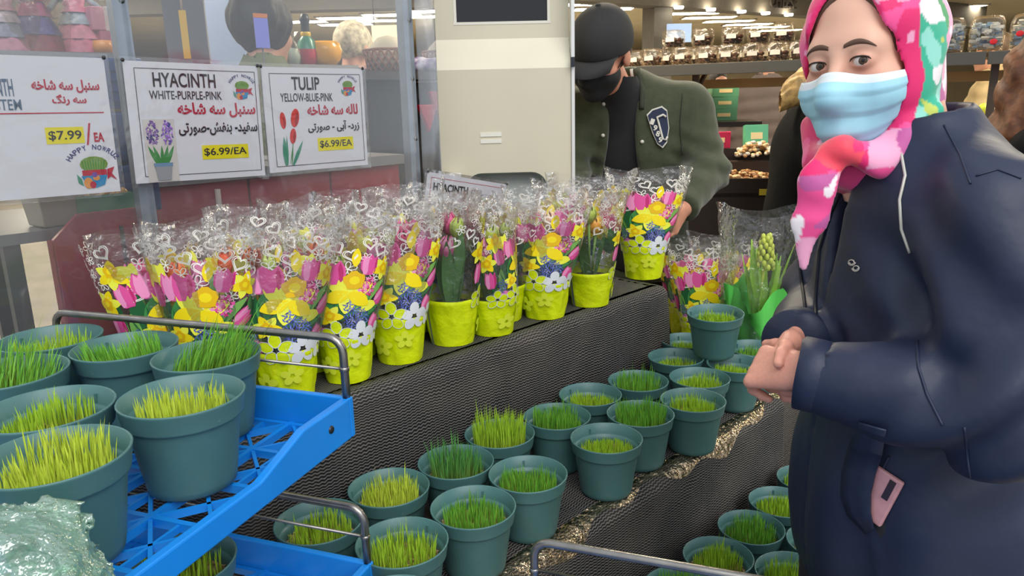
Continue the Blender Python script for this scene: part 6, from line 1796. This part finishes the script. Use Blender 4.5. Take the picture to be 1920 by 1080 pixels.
# ------------------------------------------------------------------ nuts and sweets island
ic = at_d(1385, 330, 3.72); IA = math.atan2(SD[1], SD[0])*.3
isl = thing('nut_display', 'dark display island with heaps of nuts and sweets behind the man', 'display stand', (ic[0], ic[1], 0), IA)
M_crate = mat('dark_wood_crate', '#2e2018', .5); zi = ic[2]
b = MB(); b.box((0, .19, (zi-.08)/2), (.50, .44, zi-.08)); b.build('base', M_crate, isl)
b = MB(); b.box((0, -.02, zi-.055), (.50, .02, .09)); b.build('front_board', M_crate, isl)
b = MB(); b.box((.12, -.034, zi-.075), (.05, .004, .03)); b.build('price_tag', mat('yellow_tag', '#d9c23a', .5), isl)
b = MB(); b.box((0, .22, zi-.01), (.48, .02, .12)); b.build('step_board', M_crate, isl)
b = MB(); b.box((0, .33, zi-.03), (.48, .20, .16)); b.build('step', M_crate, isl)
def heap(name, label, w, d, h, loc_, mats, n, seed, size=.014):
    r = np.random.RandomState(seed); b = MB()
    for _ in range(n):
        x, y = r.uniform(-1, 1), r.uniform(-1, 1); c = np.array([x*w/2, y*d/2, h*(1-.6*max(abs(x), abs(y))**2)*r.uniform(.55, 1)]); th = r.uniform(0, 6.28, 2); b.m(r.randint(len(mats)), True); b.ball(c, (size, size*.6, size*.6), 6, 4, np.array(Matrix.Rotation(th[0], 3, 'Z') @ Matrix.Rotation(th[1], 3, 'X')))
    o = b.build(name, mats); M = Matrix.Translation(Vector((ic[0], ic[1], 0))) @ Matrix.Rotation(IA, 4, 'Z') @ Matrix.Translation(Vector(loc_)); o.matrix_world = M; tag(o, label, 'nuts', None, 'stuff'); return o
NUT = [mat('nut_tan', '#b98a52', .6), mat('nut_brown', '#8a5a30', .6), mat('nut_pale', '#d8b888', .6)]
heap('nut_heap', 'wide heap of tan nuts in the front crate of the island', .46, .2, .09, (0, .10, zi-.07), NUT, 420, 4, .016)
heap('cookie_heap', 'heap of pale cookies in the upper crate beside the green box', .2, .14, .10, (.12, .28, zi+.05), [NUT[0], NUT[2], mat('wrapper_white', '#e2d8c6', .4)], 160, 5, .016)
heap('snack_heap', 'orange snack bag heap at the corner of the island', .15, .12, .15, (-.15, .27, zi+.05), [mat('snack_orange', '#e0a548', .4), mat('snack_yellow', '#efcf7a', .4)], 170, 6, .014)
def carton(label, loc_, dims, colour, rot=0.0, parts=True, tilt=0.0):
    t = thing('carton', label, 'box', (0, 0, 0), 0); M = Matrix.Translation(Vector((ic[0], ic[1], 0))) @ Matrix.Rotation(IA, 4, 'Z') @ Matrix.Translation(Vector(loc_)) @ Matrix.Rotation(rot, 4, 'Z') @ Matrix.Rotation(tilt, 4, 'X'); t.matrix_world = M
    b = MB(); b.box((0, 0, dims[2]/2), dims); b.build('box', mat('carton_'+colour, colour, .4), t, .002)
    b = MB(); b.box((0, -dims[1]/2-.001, dims[2]*.5), (dims[0]*.5, .002, dims[2]*.3)); b.build('print', mat('carton_print', '#f0d9a0', .4), t); return t
b = MB(); b.box((0, .38, zi+.08), (.48, .10, .06)); b.build('top_step', M_crate, isl)
carton('magenta sweet carton at the corner of the island', (-.18, .38, zi+.1105), (.10, .04, .085), '#b81f4a', .1); carton('magenta sweet carton next to the green one', (-.06, .38, zi+.1105), (.12, .04, .085), '#c2234f', -.05)
carton('green sweet carton with yellow top standing on the island', (.13, .38, zi+.112), (.12, .05, .115), '#5fb98a', .1, tilt=-.15)
for k in range(5):
    carton(f'flat yellow packet, {_ord[k]} from the bottom of the stack on the far table', (-.20+.004*(k % 2), 1.15, zi+.226+k*.0345), (.30, .2, .034), '#c9ad5a', .02*k)
for k in range(3): carton(f'flat green packet, {_ord[k]} from the bottom beside the yellow stack', (.05, 1.25, zi+.226+k*.0725), (.16, .2, .072), '#5f9f7a', .03*k)
rt = thing('rear_table', 'dark table with packet stacks beyond the shelf', 'table', (0, 0, 0)); rt.matrix_world = Matrix.Translation(Vector((ic[0], ic[1], 0))) @ Matrix.Rotation(IA, 4, 'Z')
b = MB(); b.box((-.1, 1.2, zi+.21), (.7, .5, .03)); b.build('table_top', M_crate, rt)
for x in (-.43, .23):
    for y in (.97, 1.43): b = MB(); b.box((x, y, (zi+.195)/2), (.04, .04, zi+.195)); b.build('leg', M_crate, rt)
# sweets tray and limes far right, under the candy shelf
p = at_d(1795, 185, 4.6); t = thing('fruit_stand', 'small stand with limes and oranges beyond the candy shelf', 'display stand', (p[0], p[1], 0), .2)
b = MB(); b.box((0, 0, (p[2]-.1)/2), (.45, .35, p[2]-.1)); b.build('table', mat('pale_table', '#b59a78', .6), t)
for i in range(9):
    b = MB(); b.ball((0, 0, 0), .035, 10, 7); o = b.build('citrus_fruit', mat('lime_fruit', '#b9c63a', .4) if i < 5 else mat('orange_fruit', '#df8d2a', .4)); o.location = (p[0]-.14+.068*(i % 5), p[1]-.06+.07*(i//5), p[2]-.063)
    tag(o, f'small round {"lime" if i < 5 else "orange"} on the fruit stand, {_ord[i % 5]} in its row', 'fruit', 'fruit on the small stand')

# ------------------------------------------------------------------ goods behind the clear screens
M_redc = mat('red_counter', '#a81f30', .4, vary=.05, vscale=3); M_blk = mat('black_shelf_cloth', '#1f1e20', .8)
def uvbox(name, label, cat, u0, u1, v0, v1, z0, z1, m_, bev=.004, group=None):
    b = MB(); b.box((0, 0, 0), (u1-u0, v1-v0, z1-z0)); o = b.build(name, m_, None, bev); o.location = uv((u0+u1)/2, (v0+v1)/2, (z0+z1)/2); o.rotation_euler = (0, 0, UA); tag(o, label, cat, group); return o
def scr(px, py, v): return on_screen(px, py, v)
# red counter: panels, top ledge, stick
ua, za = scr(275, 330, .80); ub, zb = scr(745, 330, .80)
ct = thing('checkout_counter', 'red panelled counter behind the price signs', 'counter', uv(ua, .80), UA); L_ = ub-ua
for k in range(3):
    b = MB(); b.box((L_*(k+.5)/3, 0, .66), (L_/3-.006, .03, 1.28)); b.build('panel', M_redc, ct, .003)
b = MB(); b.box((L_/2, .2, .65), (L_-.02, .36, 1.26)); b.build('core', mat('counter_core', '#7a1c28', .6), ct)
b = MB(); b.box((L_/2, .18, 1.315), (L_+.02, .42, .03)); b.build('ledge', mat('counter_ledge', '#8f8b88', .4), ct)
b = MB(); b.tube([(L_*.2, -.03, .7), (L_*.21, -.03, 1.28)], .008, 8); b.build('rod', mat('pale_rod', '#b9a79a', .5), ct)
# goods on the counter: toy-like figure bottle, orange pot, sparkling tin, card in a hand
VS_ = 2.15; ua, _z = scr(508, 120, VS_); ub, _z = scr(650, 120, VS_)
gs = thing('goods_ledge', 'slim raised ledge of pots and gifts behind the tulip sign', 'shelf', uv(ua, VS_), UA)
b = MB(); b.box(((ub-ua)/2, 0, 1.665), (ub-ua, .20, .02)); b.build('board', mat('shelf_grey', '#7d7a78', .5), gs)
for x in (.03, ub-ua-.03): b = MB(); b.box((x, 0, .8275), (.03, .03, 1.655)); b.build('leg', M_edge, gs)
def on_counter(px, v): return uv(scr(px, 110, VS_)[0], VS_, 1.6755)
t = thing('orange_pot', 'glossy orange round pot on the ledge beside white-haired person', 'pot', on_counter(610, .95), UA)
M_or = mat('orange_glaze', '#e0a01c', .2)
b = MB(); b.lathe([(0, 0), (.05, 0), (.075, .03), (.085, .07), (.075, .105), (.06, .115), (.055, .11)], 24); b.build('pot', M_or, t)
b = MB(); b.tube([(-.08, 0, .05), (-.115, 0, .07), (-.11, 0, .1), (-.075, 0, .095)], .009, 8); b.build('handle', M_or, t)
t = thing('painted_bottle', 'dark-capped bottle painted green and red with yellow band on the ledge', 'bottle', on_counter(577, .93), UA)
b = MB(); b.lathe([(0, 0), (.042, 0), (.048, .05), (.046, .075)], 20); b.build('red_body', mat('bottle_red', '#b01c34', .3), t)
b = MB(); b.lathe([(.046, .075), (.038, .115), (.022, .135)], 20); b.build('green_shoulder', mat('bottle_green', '#2f7d64', .3), t)
b = MB(); b.lathe([(.022, .135), (.024, .14), (.024, .152), (.022, .155)], 20); b.build('yellow_band', mat('bottle_yellow', '#d9b21c', .3), t)
b = MB(); b.lathe([(.022, .155), (.02, .19), (.026, .21), (.018, .235), (0, .24)], 20); b.build('black_cap', mat('bottle_black', '#202226', .4), t)
M_foil = mat('foil', '#b5b3ab', .15, metal=.8, bump=1.0, bscale=60)
for px, c, w in ((523, '#c9a95c', 'gold'), (548, '#9fb4b0', 'silver-green')):
    t = thing('wrapped_gift', f'{w} gift jar wrapped in crinkled film on the ledge', 'gift', on_counter(px, .90), UA)
    b = MB(); b.lathe([(0, 0), (.035, 0), (.04, .04), (.03, .075), (0, .08)], 16); b.build('jar', mat('gift_'+c, c, .4), t)
    b = MB(); b.lathe([(.042, 0), (.05, .05), (.03, .10), (.012, .12), (.045, .155)], 18); b.build('film_wrap', M_clam, t)
u_, z_ = scr(491, 62, .95); t = thing('card_holder', 'violet card with orange top on a thin stand before the curly-haired person', 'card', uv(u_, .95, 1.3305), UA)
b = MB(); b.box((0, 0, z_-1.3305), (.044, .004, .085)); b.build('violet_card', mat('card_violet', '#7a7fd0', .4), t); b = MB(); b.box((0, 0, z_-1.3305+.049), (.044, .005, .012)); b.build('orange_strip', mat('card_orange', '#c9733a', .4), t)
b = MB(); b.tube([(0, .004, 0), (0, .004, z_-1.33)], .003, 6); b.lathe([(0, .004), (.03, .003), (.03, 0)], 14); b.build('stand', M_edge, t)
# dark shelf by the kiosk
ua, za = scr(690, 130, 1.25); ub, zb = scr(860, 130, 1.25)
ds = thing('black_shelf', 'black cloth-covered shelf between the screens and kiosk', 'shelf', uv(ua, 1.25), UA); L_ = ub-ua; zt = 1.5+.12
b = MB(); b.box((L_/2, .22, zt/2-.02), (L_, .40, zt-.06)); b.build('cloth_cover', M_blk, ds); b = MB(); b.box((L_/2, .2, zt-.025), (L_+.03, .46, .03)); b.build('top', mat('shelf_top_dark', '#34302e', .5), ds)
def basket(px, label):
    q = uv(scr(px, 110, 1.40)[0], 1.40, zt-.009); t = thing('basket', label, 'basket', q, UA, 'lattice baskets'); M_b = mat('brown_lattice', '#8a5638', .5)
    b = MB(); b.lathe([(0, 0), (.085, 0), (.09, .008)], 24); b.lathe([(.10, .085), (.106, .09), (.10, .096)], 24); b.build('rim', M_b, t)
    for k in range(20):
        a, c = 2*PI*k/20, 2*PI*(k+2)/20; b = MB(); b.tube([(.088*math.cos(a), .088*math.sin(a), .005), (.101*math.cos(c), .101*math.sin(c), .09)], .0045, 5); b.tube([(.088*math.cos(c), .088*math.sin(c), .005), (.101*math.cos(a), .101*math.sin(a), .09)], .0045, 5); b.build('slat', M_b, t)
    b = MB(); b.lathe([(0, .15), (.04, .14), (.07, .11), (.085, .06), (.08, .02), (0, .02)], 18); b.build('filling', mat('basket_fill_'+label[:6], '#cfc0a2' if 'pale' in label else '#c07a3e', .6), t)
basket(728, 'brown lattice basket with pale filling behind the galvanised post'); basket(835, 'brown lattice basket holding an orange loaf beside the kiosk')
b = MB()
V, Q = nets(lambda P: ell(P, (0, 0, .02), (.09, .07, .035))+.012*wob(P, 60, 71), (-.12, -.1, -.01), (.12, .1, .08), .008); o = link('folded_cloth', np_mesh('folded_cloth', V, Q, mat('purple_white_cloth', '#6a4a8e', .7, color2='#d8d2dc', vscale=25), True)); o.location = uv(scr(806, 125, 1.28)[0], 1.30, zt-.004); tag(o, 'crumpled purple and white cloth on the black shelf by the kiosk', 'cloth')
for k, (px, py) in enumerate(((803, 215), (822, 190))):
    u_, z_ = scr(px, py, 1.22); t = thing('red_pouch', f'shiny red hanging pouch, {"lower" if k == 0 else "upper"} one on the black shelf', 'pouch', uv(u_, 1.225, z_), UA)
    b = MB(); b.prism([(-.05, .04), (0, -.07), (.05, .04)], -.012, .012); b.v = [(x, z, y) for x, y, z in b.v]; b.build('pouch', mat('red_foil', '#b8142a', .25, bump=.5), t, .004)
    b = MB(); b.tube([(-.045, 0, .04), (0, 0, .1), (.045, 0, .04)], .002, 6); b.build('cord', M_blk, t)
# pale lit panel and sky-tinted door panel far behind
p = at_d(727, 75, 6.0); b = MB(); b.box((0, 0, 0), (.24, .03, .22)); o = b.build('menu_panel', mat('warm_panel', '#efe3b8', .5, emit=.6)); o.location = p; tag(o, 'small pale yellow lit panel beyond the white-haired person', 'panel')
for x in (-.1, .1): b = MB(); b.tube([(x, 0, .1), (x, 0, 2.97-p[2])], .004, 6); b.build('hanger_rod', M_edge, o)
p = at_d(412, 60, 4.4); b = MB(); b.box((0, 0, 1.2), (.40, .03, 2.4)); o = b.build('door_1', mat('glass_door_sky_tint', '#7d8aa6', .2, vary=.06, vscale=2)); o.location = (p[0], p[1], 0); struct(o, 'glass door tinted blue-grey as reflected sky, beyond the clear screen')  # blue-grey glass colour stands in for reflected sky
p = at_d(1273, 62, 9.5); b = MB(); b.box((0, 0, 0), (.30, .05, .22)); o = b.build('window_1', mat('blue_window_light', '#8fa6c8', .3, emit=.6)); o.location = p; struct(o, 'small blue window above the clear boxes')
t = thing('strap', 'yellow cord strap hanging between grey posts behind the screen', 'strap', at_d(352, 110, 3.0), .2)
b = MB(); b.box((0, 0, .09), (.026, .006, .18)); b.build('band', mat('yellow_strap', '#c9a03a', .6), t); b = MB(); b.tube([(0, 0, .18), (.004, 0, .32)], .004, 6); b.build('cord', mat('pale_rod', ''), t)
# shelf of festive dolls and gift boxes at the top left
ua, za = scr(-60, 98, .78); ub, zb = scr(238, 98, .78)
fs = thing('gift_shelf', 'narrow shelf of dolls and pink boxes behind the left screen', 'shelf', uv(ua, .78), UA); L_ = ub-ua; zg = (za+zb)/2
b = MB(); b.box((L_/2, .12, zg-.012), (L_, .30, .024)); b.build('board', mat('shelf_grey', '#7d7a78', .5), fs)
for x in (.02, L_-.02): b = MB(); b.box((x, .22, zg/2), (.03, .03, zg-.02)); b.build('leg', M_edge, fs)
def doll(px, h, cols, label):
    q = uv(scr(px, 90, .86)[0], .86, zg+.0005); t = thing('doll', label, 'doll', q, UA, 'festive dolls behind the screen'); c = [mat('doll_'+x, x, .45, vary=.2, vscale=50) for x in cols]
    for k in range(3):
        b = MB(); n = 28; r0, r1 = .062*(1-.22*k), .062*(1-.22*(k+1)); z0, z1 = h*.17*k, h*.17*(k+1)
        b.loft([[((r0+.004+.004*math.sin(9*a))*math.cos(a), (r0+.004+.004*math.sin(9*a))*math.sin(a), z0) for a in np.linspace(0, 2*PI, n+1)[:-1]], [(r1*math.cos(a), r1*math.sin(a), z1) for a in np.linspace(0, 2*PI, n+1)[:-1]]], True); b.build('skirt_tier', c[k % len(c)], t)
    b = MB(); b.lathe([(.030, h*.48), (.022, h*.55), (.028, h*.66), (.012, h*.72)], 16); b.build('bodice', c[0], t)
    for s in (-1, 1): b = MB(); b.tube([(s*.024, 0, h*.68), (s*.045, -.01, h*.58), (s*.06, -.02, h*.50)], .007, 7); b.build('arm', c[-1], t)
    b = MB(); b.ball((0, 0, h*.80), (.024, .024, .028), 12, 8); hd = b.build('head', mat('doll_skin', '#c99a80', .5), t)
    b = MB(); b.lathe([(.026, h*.80), (.030, h*.90), (.018, h*.97), (0, h)], 14); b.build('headdress', c[1 % len(c)], hd)
    b = MB(); b.lathe([(.07, .0), (.078, h*.4), (.06, h*.9), (.02, h*1.05), (.05, h*1.15)], 20); b.build('film_wrap', M_clam, t)
doll(72, .24, ('#8a2a3c', '#5a4a9a', '#a03a6a', '#3f5f7a'), 'tall doll in layered purple and crimson skirts in clear wrap')
doll(14, .19, ('#c98aa8', '#8a8fb0', '#b9a9c0'), 'small doll in pale pink and lilac at the left edge'); doll(150, .20, ('#d9769a', '#e08aa8', '#9fb0c4'), 'doll in pink frilled skirt behind the left screen')
for px, dz, c, w in ((208, 0, '#c96a94', 'magenta-pink'), (196, .055, '#d98fae', 'pale pink')):
    q = uv(scr(px, 90, .85)[0], .85, zg+.0005+dz); t = thing('gift_box', f'{w} gift box on the doll shelf', 'box', q, UA+.1, 'gift boxes on the doll shelf'); b = MB(); b.box((0, 0, .027), (.075, .07, .054)); b.build('box', mat('gift_box_'+c, c, .4), t, .002); b = MB(); b.box((0, 0, .0275), (.012, .0715, .0555)); b.build('ribbon', mat('ribbon_white', '#e6d9e0', .4), t)
q = uv(scr(186, 92, .80)[0], .775, zg+.0005); b = MB(); b.lathe([(0, 0), (.018, 0), (.022, .012), (.02, .028), (0, .03)], 16); o = b.build('orange_tin', mat('orange_tin', '#d98a3a', .3)); o.location = q; tag(o, 'small orange tin in front of the pink dolls', 'tin')
# table with blue baskets, green nut box, cream tub, red bin below the left sign
u0, z0 = scr(-40, 440, .62); u1, z1 = scr(250, 405, .62); zt2 = (z0+z1)/2+.01
tb = thing('goods_table', 'steel table with goods behind the left clear screen', 'table', uv(u0, .50), UA); L_ = u1-u0
b = MB(); b.box((L_/2, .22, zt2-.012), (L_, .44, .022)); b.build('table_top', mat('steel_top', '#8c8a86', .35, metal=.4), tb)
for x in (.03, L_-.03):
    for y in (.03, .41): b = MB(); b.box((x, y, zt2/2-.012), (.03, .03, zt2-.024)); b.build('leg', M_edge, tb)
M_bb = mat('blue_basket_plastic', '#23447e', .4)
for k in range(3):
    q = uv(scr(228, 380, .62)[0]+.01, .66, zt2+k*.115+.0005); t = thing('plastic_basket', f'blue ribbed plastic basket, {("lowest", "middle", "topmost")[k]} of the stack behind the post', 'basket', q, UA, 'stacked blue baskets')
    b = MB(); b.box((0, 0, .055), (.13, .16, .108)); b.build('body', M_bb, t, .006)
    for j in range(4): b = MB(); b.box((0, -.082, .02+j*.022), (.10, .006, .009)); b.build('rib', M_bb, t)
def scr_on(px, v, z): return uv(scr(px, 390, v)[0], v, z)
t = thing('nut_box', 'green open box of orange-brown nuts on the table behind the screen', 'food box', scr_on(186, .57, zt2+.0005), UA); b = MB()
b.box((0, 0, .004), (.115, .10, .008))
for c, d in (((0, -.048, .03), (.115, .005, .05)), ((0, .048, .03), (.115, .005, .05)), ((-.055, 0, .03), (.005, .10, .05)), ((.055, 0, .03), (.005, .10, .05))): b.box(c, d)
b.build('tray', mat('green_box_card', '#3f8a5f', .4), t); me = content('nuts', .10, .085, .03, .010, 90, [mat('snack_orange', ''), NUT[0]], 12); o = link('nuts', me, t); o.location = (0, 0, .035); o['kind'] = 'stuff'
t = thing('cream_tub', 'square cream plastic tub with lid on the table behind the screen', 'tub', scr_on(98, .56, zt2+.0005), UA+.15); M_cr = mat('cream_tub', '#b3a58e', .5)
b = MB(); b.loft([[(sx*w, sy*w, z) for sx, sy in ((-1, -1), (1, -1), (1, 1), (-1, 1))] for z, w in ((0, .036), (.07, .043))], True, True, False); b.build('tub', M_cr, t, .003); b = MB(); b.box((0, 0, .076), (.094, .094, .014)); b.build('lid', M_cr, t, .003)
# red cart panel with rounded top corners
u0, z0 = scr(92, 430, .455); u1, z1 = scr(262, 425, .455); t = thing('red_bin', 'red plastic bin with chamfered corners behind the left screen', 'bin', uv(u0, .44), UA); w = u1-u0; h = zt2+.03
M_rb = mat('red_bin_plastic', '#a32433', .4); b = MB()
pr = [(0, .1), (w, .1), (w, h), (.05, h), (0, h-.045)]; b.prism(pr, -.012, .0); b.v = [(x, -z, y) for x, y, z in b.v]; b.build('front', M_rb, t)
b = MB(); b.box((.006, .02, h/2), (.012, .05, h-.1)); b.box((w-.006, .02, h/2), (.012, .05, h-.1)); b.box((w/2, .02, .06), (w, .05, .10)); b.build('sides', M_rb, t); b = MB(); b.box((w*.74, -.006, h*.55), (.004, .014, h*.85)); b.build('slot', M_blk, t)
for x in (.04, w-.04): b = MB(); b.lathe([(0, 0), (.02, 0), (.02, .012), (0, .012)], 12); o = b.build('wheel', M_blk, t); o.location = (x, .02, .02); o.rotation_euler = (PI/2, 0, 0)
